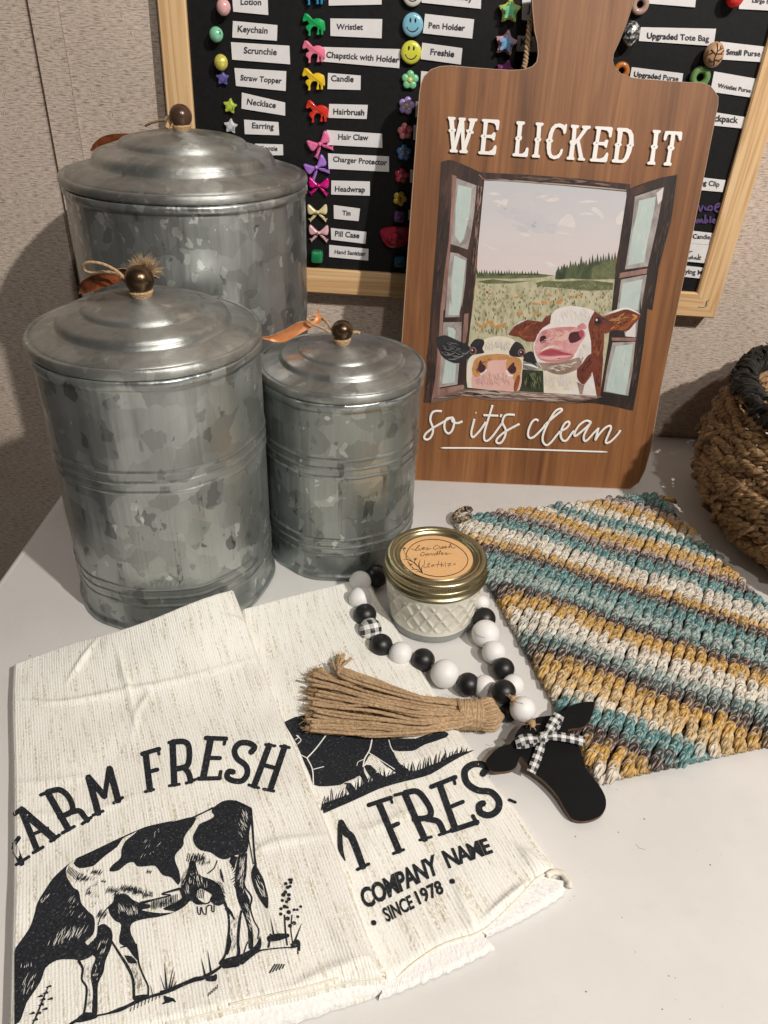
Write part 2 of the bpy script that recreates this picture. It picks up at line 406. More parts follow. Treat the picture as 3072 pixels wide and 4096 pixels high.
def tube(mb, P, r, sides=8, closed=False, c=None, caps=True, flat=None, v0=0.0):
    """a tube along P; r constant or per point; flat = (normal, factor) squashes along normal"""
    P = np.asarray(P, float); n = len(P)
    r = np.full(n, r) if np.ndim(r) == 0 else np.asarray(r, float)
    if closed: Tn = np.roll(P, -1, 0) - np.roll(P, 1, 0)
    else: Tn = np.gradient(P, axis=0)
    Tn /= np.linalg.norm(Tn, axis=1)[:, None] + 1e-12
    ref = np.array([0, 0, 1.0]) if abs(Tn[0][2]) < 0.9 else np.array([1.0, 0, 0])
    if flat is not None: ref = np.asarray(flat[0], float)
    V, uv = [], []
    N = ref - Tn[0] * (ref @ Tn[0]); N /= np.linalg.norm(N) + 1e-12
    L = np.r_[0, np.cumsum(np.linalg.norm(np.diff(P, axis=0), axis=1))]
    for i in range(n):
        if flat is not None: N = np.asarray(flat[0], float)
        N = N - Tn[i] * (N @ Tn[i]); N /= np.linalg.norm(N) + 1e-12
        B = np.cross(Tn[i], N)
        for k in range(sides):
            a = 2 * math.pi * k / sides
            V.append(P[i] + r[i] * (math.cos(a) * B + math.sin(a) * N * (flat[1] if flat is not None else 1)))
            uv.append((k / sides + v0 * 7, L[i] + v0))
    F = []
    for i in range(n if closed else n - 1):
        j = (i + 1) % n
        for k in range(sides):
            k2 = (k + 1) % sides
            F.append((i * sides + k, i * sides + k2, j * sides + k2, j * sides + k))
    if caps and not closed:
        F.append(tuple(range(sides))[::-1]); F.append(tuple((n - 1) * sides + k for k in range(sides)))
    mb.add(V, F, uv, c)
def lathe(mb, prof, centre, seg=96, c=None, wob=None):
    """prof: (radius, height) list; closed when it starts/ends at radius 0"""
    prof = np.asarray(prof, float); n = len(prof)
    V, uv, F = [], [], []
    L = np.r_[0, np.cumsum(np.linalg.norm(np.diff(prof, axis=0), axis=1))]
    for i in range(n):
        for k in range(seg):
            a = 2 * math.pi * k / seg
            r = max(prof[i, 0], 1e-5)
            if wob: r += wob(a, prof[i, 1])
            V.append((centre[0] + r * math.cos(a), centre[1] + r * math.sin(a), centre[2] + prof[i, 1]))
            uv.append((abs(k / seg - 0.5) * 2, L[i]))
    for i in range(n - 1):
        for k in range(seg):
            k2 = (k + 1) % seg
            F.append((i * seg + k, i * seg + k2, (i + 1) * seg + k2, (i + 1) * seg + k))
    mb.add(V, F, uv, c)
def sphere(mb, c, r, seg=24, rings=14, sc=(1, 1, 1), col=None, R=None):
    V, uv, F = [], [], []
    for i in range(rings + 1):
        th = math.pi * i / rings
        for k in range(seg):
            a = 2 * math.pi * k / seg
            p = np.array([r * sc[0] * math.sin(th) * math.cos(a), r * sc[1] * math.sin(th) * math.sin(a), r * sc[2] * math.cos(th)])
            if R is not None: p = R @ p
            V.append(np.asarray(c) + p); uv.append((k / seg, i / rings))
    for i in range(rings):
        for k in range(seg):
            k2 = (k + 1) % seg
            F.append((i * seg + k, (i + 1) * seg + k, (i + 1) * seg + k2, i * seg + k2))
    mb.add(V, F, uv, col)
def box(mb, o, e1, e2, e3, a, b, h, uvdir=0):
    """block: corner o, axes e*, sizes a,b,h"""
    o, e1, e2, e3 = (np.asarray(x, float) for x in (o, e1, e2, e3))
    V = [o + e1 * (a * i) + e2 * (b * j) + e3 * (h * k) for k in (0, 1) for j in (0, 1) for i in (0, 1)]
    F = [(0, 2, 3, 1), (4, 5, 7, 6), (0, 1, 5, 4), (2, 6, 7, 3), (0, 4, 6, 2), (1, 3, 7, 5)]
    uv = [((a * i, b * j + h * k) if uvdir == 0 else (b * j, a * i + h * k)) for k in (0, 1) for j in (0, 1) for i in (0, 1)]
    mb.add(V, F, uv)
def area2(P): 
    x, y = np.asarray(P)[:, 0], np.asarray(P)[:, 1]
    return 0.5 * float(np.sum(x * np.roll(y, -1) - y * np.roll(x, -1)))
def tess(loops):
    tri = tessellate_polygon([[Vector((p[0], p[1], 0)) for p in l] for l in loops])
    return [tuple(t) for t in tri]
def flat_poly(mb, S, loops_uv, off, c=None):
    """a filled polygon lying on plane S, off above it"""
    allp = np.vstack([np.asarray(l) for l in loops_uv])
    F = []
    for t in tess(loops_uv):
        a, b, d = (allp[i] for i in t)
        s = (b[0] - a[0]) * (d[1] - a[1]) - (b[1] - a[1]) * (d[0] - a[0])
        F.append(t if s > 0 else t[::-1])
    mb.add(S.at(allp, off), F, allp, c)
def prism(mb, S, loops_uv, lo, hi, bev=0.0, c=None, cside=None):
    """the polygon extruded between lo and hi above S, its upper edge eased by bev"""
    flat_poly(mb, S, loops_uv, hi, c)
    for li, l in enumerate(loops_uv):
        l = np.asarray(l); n = len(l)
        V = np.vstack([S.at(l, lo), S.at(l, hi)])
        F = [(i, (i + 1) % n, n + (i + 1) % n, n + i) for i in range(n)]
        if (area2(l) < 0): F = [f[::-1] for f in F]
        if li > 0 and (area2(l) * area2(loops_uv[0]) > 0): F = [f[::-1] for f in F]
        mb.add(V, F, np.vstack([l, l]), cside if cside is not None else c)
def puffy(mb, S, loop_uv, lo, h, inset=0.0008, c=None, steps=3):
    """a moulded piece: outline pulled up and in, rounded on top"""
    bm = bmesh.new()
    l = np.asarray(loop_uv)
    if area2(l) < 0: l = l[::-1]
    lo_ = [bm.verts.new((p[0], p[1], 0)) for p in l]
    tv = [bm.verts.new((p[0], p[1], h * 0.55)) for p in l]
    for i in range(len(l)):
        j = (i + 1) % len(l)
        bm.faces.new((lo_[i], lo_[j], tv[j], tv[i]))
    top = bm.faces.new(tv)
    for k in range(steps):
        t = inset / steps * (0.5 + k * 0.5)
        d = h * 0.45 / steps * (1.6 - 0.6 * k)
        bmesh.ops.inset_individual(bm, faces=[top], thickness=t, depth=max(d, 0.0), use_even_offset=False)
    bmesh.ops.triangulate(bm, faces=[fc for fc in bm.faces if len(fc.verts) > 4])
    bm.verts.index_update()
    co = np.array([v.co[:] for v in bm.verts])
    mb.add(S.at(co[:, :2], co[:, 2] + lo), [tuple(v.index for v in fc.verts) for fc in bm.faces], co[:, :2], c)
    bm.free()
def ribbon_outline(P, w, cap=True):
    """quads along a stroke: returns left and right offsets"""
    P = np.asarray(P, float)
    w = np.full(len(P), w) if np.ndim(w) == 0 else np.asarray(w, float)
    Tn = np.gradient(P, axis=0); Tn /= np.linalg.norm(Tn, axis=1)[:, None] + 1e-12
    N = np.stack([-Tn[:, 1], Tn[:, 0]], 1)
    if cap:
        P = np.vstack([P[0] - Tn[0] * w[0] * 0.38, P, P[-1] + Tn[-1] * w[-1] * 0.38])
        N = np.vstack([N[0], N, N[-1]]); w = np.r_[w[0] * 0.55, w, w[-1] * 0.55]
    return P + N * w[:, None] / 2, P - N * w[:, None] / 2
def two_tone(name, pr, keys, mats, parent):
    V, F, uv, mid = [], [], [], []
    for i, k in enumerate(keys):
        m_ = pr.mb[k]; b = len(V); V += m_.v; uv += m_.uv; F += [tuple(x + b for x in f) for f in m_.f]; mid += [i] * len(m_.f)
    return mk(name, V, F, None, parent, uv=uv, mats=mats, midx=mid)
class Print:
    """marks laid on a surface one over the other, each a hair above the last"""
    def __init__(s, hit, off=0.0003, step=2.5e-5, uvf=None): s.hit, s.off, s.step, s.mb, s.uvf = hit, off, step, {}, uvf
    def _mb(s, key): return s.mb.setdefault(key, MB())
    def put(s, key, px, F, var=None):
        px = np.asarray(px, float)
        o = s.off + (var if var is not None else 0)
        V = s.hit(px, o)
        P0, P1, P2 = V[F[0][0]], V[F[0][1]], V[F[0][2]]
        s._mb(key).add(V, F, s.uvf(px) if s.uvf else None)
        s.off += s.step
    def fill(s, key, loops, fine=None):
        loops = [np.asarray(l, float) for l in loops]
        allp = np.vstack(loops); F = []
        for t in tess(loops):
            a, b, d = (allp[i] for i in t)
            cr = (b[0] - a[0]) * (d[1] - a[1]) - (b[1] - a[1]) * (d[0] - a[0])
            F.append(t if cr < 0 else t[::-1])          # picture y runs down
        if fine:
            bm = bmesh.new()
            vs = [bm.verts.new((p[0], p[1], 0)) for p in allp]
            for t in F:
                try: bm.faces.new([vs[i] for i in t])
                except ValueError: pass
            for _ in range(7):
                es = [e for e in bm.edges if e.calc_length() > fine]
                if not es: break
                bmesh.ops.subdivide_edges(bm, edges=es, cuts=1)
                bmesh.ops.triangulate(bm, faces=bm.faces[:])
            bm.verts.index_update()
            allp = np.array([v.co[:2] for v in bm.verts]); F = [tuple(v.index for v in f.verts) for f in bm.faces]
            bm.free()
        s.put(key, allp, F)
    def stroke(s, key, pts, w, n=6, straight=False, cap=True, step=None):
        P = np.asarray(pts, float)
        if not straight and len(P) > 2: 
            if np.ndim(w): w = np.interp(np.linspace(0, len(P) - 1, (len(P) - 1) * n + 1), np.arange(len(P)), w)
            P = smooth_line(P, n)
        elif step:
            m = max(2, int(np.linalg.norm(P[-1] - P[0]) / step) + 1)
            if np.ndim(w): w = np.interp(np.linspace(0, len(P) - 1, m), np.arange(len(P)), w)
            P = np.stack([np.interp(np.linspace(0, len(P) - 1, m), np.arange(len(P)), P[:, k]) for k in (0, 1)], 1)
        a, b = ribbon_outline(P, w, cap)
        k = len(a)
        px = np.vstack([a, b]); F = []
        for i in range(k - 1):
            q = (i, i + 1, k + i + 1, k + i)
            A = area2(px[list(q)])
            F.append(q if A < 0 else q[::-1])
        rampo = np.r_[np.arange(k), np.arange(k)] * 6e-7
        s.put(key, px, F, rampo)
    def dot(s, key, c, r, n=14):
        s.fill(key, [[(c[0] + r * math.cos(2 * math.pi * i / n), c[1] + r * math.sin(2 * math.pi * i / n)) for i in range(n)]])
    def text(s, key, body, quad, bold=0.0, spacing=1.0):
        """built-in vector lettering stretched into a picture quad: BL, BR, TR, TL (baseline to cap height)"""
        V, F = glyphs(body, bold, spacing)
        x0, x1 = V[:, 0].min(), V[:, 0].max()
        a = (V[:, 0] - x0) / (x1 - x0); b = V[:, 1] / CAP
        BL, BR, TR, TL = (np.asarray(q, float) for q in quad)
        px = BL * ((1 - a) * (1 - b))[:, None] + BR * (a * (1 - b))[:, None] + TR * (a * b)[:, None] + TL * ((1 - a) * b)[:, None]
        G = []
        for f in F:
            A = area2(px[list(f)])
            G.append(f if A < 0 else tuple(f)[::-1])
        s.put(key, px, G)
CAP = 0.69
_gl = {}
def glyphs(body, bold=0.0, spacing=1.0):
    k = (body, bold, spacing)
    if k in _gl: return _gl[k]
    cu = bpy.data.curves.new("lettering_tmp", 'FONT'); cu.body = body; cu.size = 1.0; cu.offset = bold; cu.space_character = spacing
    cu.resolution_u = 3
    o = bpy.data.objects.new("lettering_tmp", cu); COL.objects.link(o)
    dg = bpy.context.evaluated_depsgraph_get()
    me = bpy.data.meshes.new_from_object(o.evaluated_get(dg))
    V = np.array([v.co[:2] for v in me.vertices]); F = [tuple(p.vertices) for p in me.polygons]
    bpy.data.objects.remove(o); bpy.data.curves.remove(cu); bpy.data.meshes.remove(me)
    _gl[k] = (V, F)
    return _gl[k]
# ------------------------------------------------------------------ the setting: wall and table
M_WALL, M_TABLE = mat_wall(), mat_table()
def structure(o): o['kind'] = 'structure'; return o
mb = MB()
def wall_slab(x0, x1, z0, z1, y0, y1):
    V = [(x0, y0, z0), (x1, y0, z0), (x1, y0, z1), (x0, y0, z1), (x0, y1, z0), (x1, y1, z0), (x1, y1, z1), (x0, y1, z1)]
    F = [(0, 1, 2, 3), (5, 4, 7, 6), (4, 0, 3, 7), (1, 5, 6, 2), (3, 2, 6, 7), (4, 5, 1, 0)]
    mb.add(V, F, [(v[0], v[2]) for v in V])
GX0, GX1 = -0.3161, -0.3127
wall_slab(-1.6, GX0, -0.75, 1.3, WALL_Y, WALL_Y + 0.012)
wall_slab(GX1, 1.9, -0.75, 1.3, WALL_Y, WALL_Y + 0.012)
# embossed wallpaper seam
wall_slab(-0.2874, -0.2862, -0.75, 1.3, WALL_Y - 0.0006, WALL_Y + 0.001)
structure(mb.build("wall", M_WALL))
mb = MB()
wall_slab(-0.40, -0.25, -0.75, 1.3, WALL_Y + 0.006, WALL_Y + 0.0115)
structure(mb.build("wall_groove", pm("groove_brown", (0.16, 0.115, 0.09), 0.7)))

def rounded_rect(x0, y0, x1, y1, r, n=8):
    P = []
    for cx, cy, a0 in ((x1 - r, y0 + r, -90), (x1 - r, y1 - r, 0), (x0 + r, y1 - r, 90), (x0 + r, y0 + r, 180)):
        for i in range(n + 1):
            a = math.radians(a0 + 90 * i / n); P.append((cx + r * math.cos(a), cy + r * math.sin(a)))
    return np.array(P)
mb = MB()
TX0, TX1, TY0, TY1 = -0.2945, 1.45, -0.42, WALL_Y - 0.0015
prof = [(0.0065, 0.0), (0.0038, -0.0006), (0.0015, -0.0025), (0.0, -0.006), (0.0, -0.036), (0.003, -0.0395), (0.006, -0.04)]
rings = [rounded_rect(TX0 + d, TY0 + d, TX1 - d, TY1 - (d if i > 3 else d * 0.0), 0.022 - d, 8) for i, (d, z) in enumerate(prof)]
n = len(rings[0]); V = []; F = []
for (d, z), rg in zip(prof, rings): V += [(p[0], p[1], z) for p in rg]
for i in range(len(prof) - 1):
    F += [((i + 1) * n + k, (i + 1) * n + (k + 1) % n, i * n + (k + 1) % n, i * n + k) for k in range(n)]
F.append(tuple(range(n))); F.append(tuple(range((len(prof) - 1) * n, len(prof) * n))[::-1])
structure(mk("table", V, F, M_TABLE, smooth=True, angle=50))

# ------------------------------------------------------------------ galvanised canisters
M_JUTE = mat_jute()
M_JUTE_PALE = mat_jute("pale_twine", (0.52, 0.35, 0.20))
M_KNOB = pm("bronze_knob", (0.105, 0.068, 0.038), 0.27, 0.85, 0.35, 120, 0.25, 500)
M_KNOB_BROWN = pm("brown_knob", (0.075, 0.037, 0.022), 0.28, 0.15, 0.25, 120)
M_TAG = pm("copper_paper", (0.52, 0.19, 0.065), 0.42, 0.25, 0.25, 60)
M_TAG_DARK = pm("brown_burl_paper", (0.19, 0.055, 0.02), 0.3, 0.1, 0.6, 130)
M_TAG_EDGE = pm("tag_white_edge", (0.72, 0.62, 0.52), 0.6)

def canister(label, c, R, H, knob_z, mats, ribs, knob_r, knob_mat, rise, seam=100.0):
    """c = base centre, R = lid radius, H = height of the lid's rolled edge"""
    t = thing("galvanized_canister", label, "canister", (c[0], c[1], 0))
    Rb = R * 0.972
    p = [(0.0, 0.0012), (Rb * 0.99, 0.0012), (Rb * 1.012, 0.0), (Rb * 1.030, 0.0008), (Rb * 1.036, 0.0026), (Rb * 1.026, 0.0044), (Rb * 1.006, 0.0052), (Rb, 0.0075)]
    z = 0.0075
    def rib(zc):
        for dz, dr in ((-0.0032, 0), (-0.0020, -0.0002), (-0.0009, 0.0005), (0.0002, 0.0008), (0.0012, 0.0005), (0.0022, -0.0002), (0.0033, 0)):
            p.append((Rb + dr, zc + dz))
    for g in ribs:
        for k in (-1, 0, 1): rib(H * g + k * 0.0072)
    top = H - 0.0070
    p += [(Rb, top - 0.006), (Rb * 1.003, top - 0.0042), (Rb * 1.014, top - 0.0036), (Rb * 1.021, top - 0.0016), (Rb * 1.020, top + 0.0008), (Rb * 1.012, top + 0.0022), (Rb * 0.995, top + 0.0024), (Rb * 0.985, top - 0.004), (Rb * 0.98, 0.004), (0.0, 0.004)]
    # intermediate rows keep the wall's reflections lively
    q = [p[0]]
    for a, b in zip(p[:-1], p[1:]):
        m = max(1, int(abs(b[1] - a[1]) / 0.012))
        for i in range(1, m + 1): q.append((a[0] + (b[0] - a[0]) * i / m, a[1] + (b[1] - a[1]) * i / m))
    sd = c[0] * 37
    wob = lambda a, h: 0.00065 * math.sin(5 * a + sd) + 0.00046 * math.sin(11 * a + 2 * sd + h * 5) + 0.00010 * math.sin(23 * a + sd)
    mb = MB(); lathe(mb, q, (c[0], c[1], 0), 144, wob=wob)
    mb.build("body", mats[0], t, smooth=True, angle=60)
    mb = MB(); sa_ = math.radians(seam); tube(mb, [(c[0] + (Rb + 0.0002) * math.cos(sa_), c[1] + (Rb + 0.0002) * math.sin(sa_), z_) for z_ in np.linspace(0.006, H - 0.010, 12)], 0.0011, 8)
    mb.build("side_seam", mats[0], t, smooth=True)
    # lid
    k = rise
    lp = [(R * 0.90, H - 0.006), (R * 0.955, H - 0.0042), (R * 0.982, H - 0.0042), (R * 0.997, H - 0.0028), (R * 1.0, H - 0.0008), (R * 0.995, H + 0.0010), (R * 0.983, H + 0.0022), (R * 0.962, H + 0.0023), (R * 0.945, H + 0.0014)]
    steps = [(0.93, 0.05), (0.88, 0.12), (0.80, 0.20), (0.755, 0.235), (0.740, 0.25), (0.728, 0.32), (0.718, 0.42), (0.700, 0.50), (0.66, 0.555), (0.60, 0.60), (0.55, 0.625), (0.525, 0.64), (0.512, 0.69), (0.500, 0.75), (0.475, 0.805), (0.40, 0.87), (0.30, 0.925), (0.20, 0.965), (0.10, 0.99), (0.0, 1.0)]
    lp += [(R * a, H + 0.0014 + k * b) for a, b in steps]
    lq = smooth_line(lp, 3)
    mb = MB(); lathe(mb, [(max(0, a), b) for a, b in lq], (c[0], c[1], 0), 144)
    lid = mb.build("lid", mats[1], t, smooth=True, angle=70)
    zt = H + 0.0014 + k
    mb = MB()
    for j in range(3):
        a = np.linspace(0, 2 * math.pi, 40, endpoint=False)
        rr = knob_r * (0.62 + 0.05 * j)
        tube(mb, np.stack([c[0] + rr * np.cos(a), c[1] + rr * np.sin(a), zt + 0.0008 + 0.0009 * j + 0.0004 * np.sin(a + j)], 1), 0.00105, 7, True)
    mb.build("knob_twine", M_JUTE_PALE, lid, smooth=True)
    mb = MB(); sphere(mb, (c[0], c[1], zt + 0.002 + knob_r * 0.90), knob_r, 28, 18, (1, 1, 0.98))
    lathe(mb, [(0.0, 0.0), (knob_r * 0.55, 0.0), (knob_r * 0.5, knob_r * 0.35)], (c[0], c[1], zt), 24)
    mb.build("knob", knob_mat, lid, smooth=True)
    return t, lid, zt

def strip(px_top, px_bot, ys, lid, mat, name="paper_tag", edge=True, n=10, bulge=0.003):
    """a curled paper strip: upper and lower edge traced, standing at depths ys"""
    a, b = smooth_line(px_top, n), smooth_line(px_bot, n)
    m = min(len(a), len(b)); a, b = a[:m], b[:m]
    y = np.interp(np.linspace(0, 1, m), np.linspace(0, 1, len(ys)), ys)
    A = np.array([U(a[i], (0, 1, 0), (0, y[i], 0)) for i in range(m)])
    B = np.array([U(b[i], (0, 1, 0), (0, y[i], 0)) for i in range(m)])
    mb = MB(); rows = 6; th = 0.0006
    V, F, uv = [], [], []
    for s_, sg in ((0, -1), (1, 1)):
        for i in range(m):
            for j in range(rows + 1):
                f = j / rows
                P = A[i] * (1 - f) + B[i] * f
                P = P + np.array([0, bulge * math.sin(math.pi * f) + sg * th / 2, 0])
                V.append(P); uv.append((i / m, f))
    K = m * (rows + 1)
    for i in range(m - 1):
        for j in range(rows):
            q = (i * (rows + 1) + j, (i + 1) * (rows + 1) + j, (i + 1) * (rows + 1) + j + 1, i * (rows + 1) + j + 1)
            F.append(q[::-1]); F.append(tuple(x + K for x in q))
    rim = [i * (rows + 1) for i in range(m)] + [(m - 1) * (rows + 1) + j for j in range(1, rows + 1)] + [i * (rows + 1) + rows for i in range(m - 2, -1, -1)] + [j for j in range(rows - 1, 0, -1)]
    nf = len(F)
    for i in range(len(rim)):
        p, q = rim[i], rim[(i + 1) % len(rim)]
        F.append((p, q, q + K, p + K))
    mid = [0] * nf + [1] * (len(F) - nf)
    return mk(name, V, F, mat, lid, uv=uv, mats=[mat, M_TAG_EDGE if edge else mat], midx=mid, smooth=True, angle=40)
def twine(px, ys, r, lid, mat=None, name="twine"):
    P = smooth_line(px, 8)
    y = np.interp(np.linspace(0, 1, len(P)), np.linspace(0, 1, len(ys)), ys)
    mb = MB(); tube(mb, np.array([U(P[i], (0, 1, 0), (0, y[i], 0)) for i in range(len(P))]), r, 8)
    return mb.build(name, mat or M_JUTE, lid, smooth=True)

C1, R1, H1 = np.array([-0.1585, 0.4665]), 0.0735, 0.1983
C2, R2, H2 = np.array([-0.0364, 0.5259]), 0.0622, 0.1565
C3, R3, H3 = np.array([-0.1695, 0.6432]), 0.0958, 0.2610
G1 = [mat_galv("galvanized_front", (0.385, 0.41, 0.40), 0.36, 0.05, 66, False, 1.3), mat_galv("spun_zinc_front", (0.44, 0.45, 0.43), 0.12, 0.06, 55, True, 0.4)]
G2 = [mat_galv("galvanized_small", (0.345, 0.37, 0.36), 0.42, 0.11, 64, False, 4.1), mat_galv("spun_zinc_small", (0.42, 0.43, 0.415), 0.14, 0.10, 60, True, 2.2)]
G3 = [mat_galv("galvanized_tall", (0.40, 0.415, 0.41), 0.20, 0.32, 64, False, 7.7), mat_galv("spun_zinc_tall", (0.43, 0.435, 0.415), 0.10, 0.14, 58, True, 5.2)]
t3, lid3, zt3 = canister("largest galvanized metal canister, standing at the back against the wall with a smooth brown knob", C3, R3, H3, 0, G3, (0.46,), 0.0085, M_KNOB_BROWN, 0.0300)
t1, lid1, zt1 = canister("mid-sized galvanized canister at the front left with a frayed twine puff behind its bronze knob", C1, R1, H1, 0, G1, (0.63, 0.165), 0.0090, M_KNOB, 0.0205, 187.0)
t2, lid2, zt2 = canister("smallest galvanized canister, beside the wooden sign, with a curled copper tag on its lid", C2, R2, H2, 0, G2, (0.645, 0.20), 0.0078, M_KNOB, 0.0150)
# paper tags and the twine that ties them to the knobs
zA = zx(0, 1000, 1.3825); zB = zx(1100, 1050, 2.552); zC = zx(0, 400, 1.185)
strip(zA([(425, 205), (470, 160), (560, 124), (660, 104), (770, 101), (880, 155)]), zA([(434, 244), (484, 236), (560, 212), (640, 186), (730, 150), (872, 158)]), [C1[1] + 0.016, C1[1] + 0.012, C1[1] + 0.012, C1[1] + 0.014, C1[1] + 0.018], lid1, M_TAG_DARK)
twine(zA([(716, 185), (650, 120), (570, 78), (490, 68), (460, 92), (490, 122), (590, 122), (660, 140), (705, 195)]), [C1[1] - 0.004, C1[1] + 0.002, C1[1] + 0.006, C1[1] + 0.01, C1[1] + 0.008, C1[1] - 0.002], 0.00095, lid1, M_JUTE_PALE)
pc = U(zA([(795, 88)])[0], (0, 1, 0), (0, C1[1] + 0.009, 0))
mb = MB()
for i in range(900):
    d = nrg.normal(size=3); d[2] = abs(d[2]) * 0.8; d /= np.linalg.norm(d)
    L = 0.0085 * (0.6 + 0.5 * rng.random())
    side = nrg.normal(size=3) * 0.0018
    q0 = pc - np.array([0, 0, 0.004])
    tube(mb, np.array([q0, q0 + d * L * 0.5 + side * 0.6, q0 + d * L + side * 1.3]), 0.00010, 3, caps=False)
mb.build("frayed_puff", pm("frayed_jute", (0.42, 0.29, 0.165), 0.8, 0, 0.3, 400), lid1)
strip(zB([(-165, 762), (-60, 752), (90, 690), (180, 640), (250, 605), (400, 570), (440, 500), (404, 418)]), zB([(-150, 772), (-40, 800), (70, 814), (150, 785), (300, 700), (485, 595), (470, 540), (430, 455)]), [0.520, 0.520, 0.522, 0.525, 0.53, 0.535, 0.54, 0.545], lid2, M_TAG, bulge=0.001)
twine(zB([(585, 690), (540, 620), (490, 570)]), [C2[1], 0.536], 0.0011, lid2)
twine(zB([(565, 715), (480, 668), (400, 635), (330, 580), (365, 545), (410, 535), (425, 550)]), [C2[1] - 0.003, 0.527, 0.53, 0.53], 0.0011, lid2)
twine(zB([(770, 715), (800, 715), (840, 712), (866, 725)]), [C2[1] + 0.004, C2[1] + 0.002], [0.0009, 0.0013, 0.0018, 0.0015][1], lid2, M_JUTE_PALE, "twine_knot")
strip(zC([(428, 236), (450, 200), (490, 172), (545, 160), (640, 158)]), zC([(432, 244), (470, 232), (520, 205), (580, 185), (650, 178)]), [C3[1] + 0.055, C3[1] + 0.05], lid3, M_TAG_DARK, edge=False, bulge=0.0)
twine(zC([(690, 122), (720, 108), (765, 97), (800, 100)]), [C3[1] + 0.02, C3[1] + 0.004], 0.0010, lid3)
twine(zC([(785, 96), (803, 84), (800, 110), (790, 132)]), [C3[1] + 0.002, C3[1] - 0.002], 0.0020, lid3, M_JUTE_PALE, "twine_knot")

# ------------------------------------------------------------------ pin board hung on the wall
BL = math.radians(1.0)
Bo = np.array([0.0, 0.7240, 0.1375])
_e2 = np.array([0.0, math.sin(BL), math.cos(BL)])
_e1 = np.array([1.0, 0, 0])
_fp = Plane(Bo, _e1, _e2)
bl_, br_ = _fp.hit((726, 1139)), _fp.hit((2858, 1274))
e1 = (br_ - bl_) / np.linalg.norm(br_ - bl_); e2 = np.cross(_fp.n, e1)
FRONT = Plane(bl_, e1, e2)              # face of the frame
BW = float(np.linalg.norm(br_ - bl_)); BH = 0.302
PANEL = Plane(bl_ - FRONT.n * 0.0045, e1, e2)
board = thing("pin_board", "black pin board in a pale pine frame covered with small paper labels and charms", "pin board", tuple(bl_ - FRONT.n * 0.013))
M_PINE = mat_pine()
mb = MB(); box(mb, bl_ + e1 * 0.012 + e2 * 0.012 - FRONT.n * 0.0105, e1, e2, FRONT.n, BW - 0.024, BH - 0.024, 0.006)
mb.build("panel", pm("black_panel", (0.0065, 0.0065, 0.0075), 0.55, 0, 0.3, 300, Specular_IOR_Level=0.25), board)
RW = 0.0232
fr = bpy.data.objects.new("frame", None)
def rail(a, b, inner_dir, length_axis):
    """mitred rail between outer corners a and b"""
    ax = (b - a) / np.linalg.norm(b - a); L = np.linalg.norm(b - a)
    nb = FRONT.n; th = 0.0125
    V = []; uv = []
    for off, dz in ((0, -th), (0, -0.0012), (0.0012, 0), (RW - 0.0012, 0), (RW, -0.0012), (RW, -th)):
        for end in (0, 1):
            P = (a + ax * off if end == 0 else b - ax * off) + inner_dir * off + nb * dz
            V.append(P); uv.append((float((P - a) @ ax), off + abs(dz)))
    F = [(2 * i, 2 * i + 1, 2 * i + 3, 2 * i + 2) for i in range(5)]
    F += [(10, 11, 1, 0), (0, 2, 4, 6, 8, 10), (11, 9, 7, 5, 3, 1)]
    rnd = rng.random()
    return mk("frame_rail", V, F, M_PINE, board, uv=[(u + 7 * rnd, v + 3 * rnd) for u, v in uv])
c00, c10 = bl_, br_
c01, c11 = bl_ + e2 * BH, br_ + e2 * BH
rb = rail(c00, c10, e2, 0); rail(c10, c11, -e1, 1); rail(c11, c01, -e2, 0); rail(c01, c00, e1, 1)
mb = MB(); z5 = zx(2400, 600, 2.469)
tube(mb, FRONT.hit(smooth_line(z5([(970, 1548), (1030, 1550), (1048, 1530), (1050, 1500), (1072, 1484)]), 5), 0.0001), 0.0005, 5)
mb.build("corner_staple", pm("dull_steel", (0.12, 0.12, 0.10), 0.5, 0.5), rb)

# ------------------------------------------------------------------ wooden sign leaning towards the board
sa, sb_ = T((1567, 1918)), T((2572, 1960))
se = (sb_ - sa) / np.linalg.norm(sb_ - sa); sback = np.cross((0, 0, 1.0), se)
SL = math.radians(11.5)
sup = math.cos(SL) * np.array([0, 0, 1.0]) + math.sin(SL) * sback
SIGN = Plane(sa, se, sup)
sign = thing("bread_board_sign", "brown wooden bread-board shaped sign with two painted cows looking through a window", "sign", tuple(sa))
z4 = zx(1600, 0, 1.1270)
Z7 = zx(1880, 0, 1.3918)
outl_px = [(1585, 1880), (1567, 1915), (1590, 1919), (1800, 1928), (2100, 1941), (2470, 1957), (2520, 1955), (2555, 1930), (2580, 1880), (2602, 1801), (2641, 1563), (2740, 1085), (2871, 420), (2872, 388)] + z4([(1418, 412), (1400, 390), (1370, 376), (1330, 372)]) + Z7([(1230, 461), (1060, 449), (960, 441), (900, 434), (840, 412), (805, 378), (793, 340), (797, 300), (830, 230), (870, 130), (900, 40), (915, -60), (905, -150), (600, -160), (350, -120)]) + Z7([(345, -60), (350, 60), (360, 170), (376, 240), (380, 300), (372, 345), (345, 372), (300, 388), (230, 392), (140, 387), (0, 376)]) + z4([(230, 297), (180, 300), (140, 314), (108, 345), (95, 378), (88, 420)]) + [(1669, 494), (1647, 800), (1625, 1102), (1610, 1330), (1590, 1640)]
outl = SIGN.uv(outl_px)
# the hidden lower left corner rounds off like the right one
outl[0] = (0.0035, 0.012); outl[1] = (0.010, 0.0025); outl[2] = (0.017, 0.0004)
outl[:, 1] = np.maximum(outl[:, 1], 0.0003)
M_WALNUT = mat_walnut()
mb = MB(); prism(mb, SIGN, [outl], -0.0060, 0.0)
mb.build("board_body", M_WALNUT, sign)
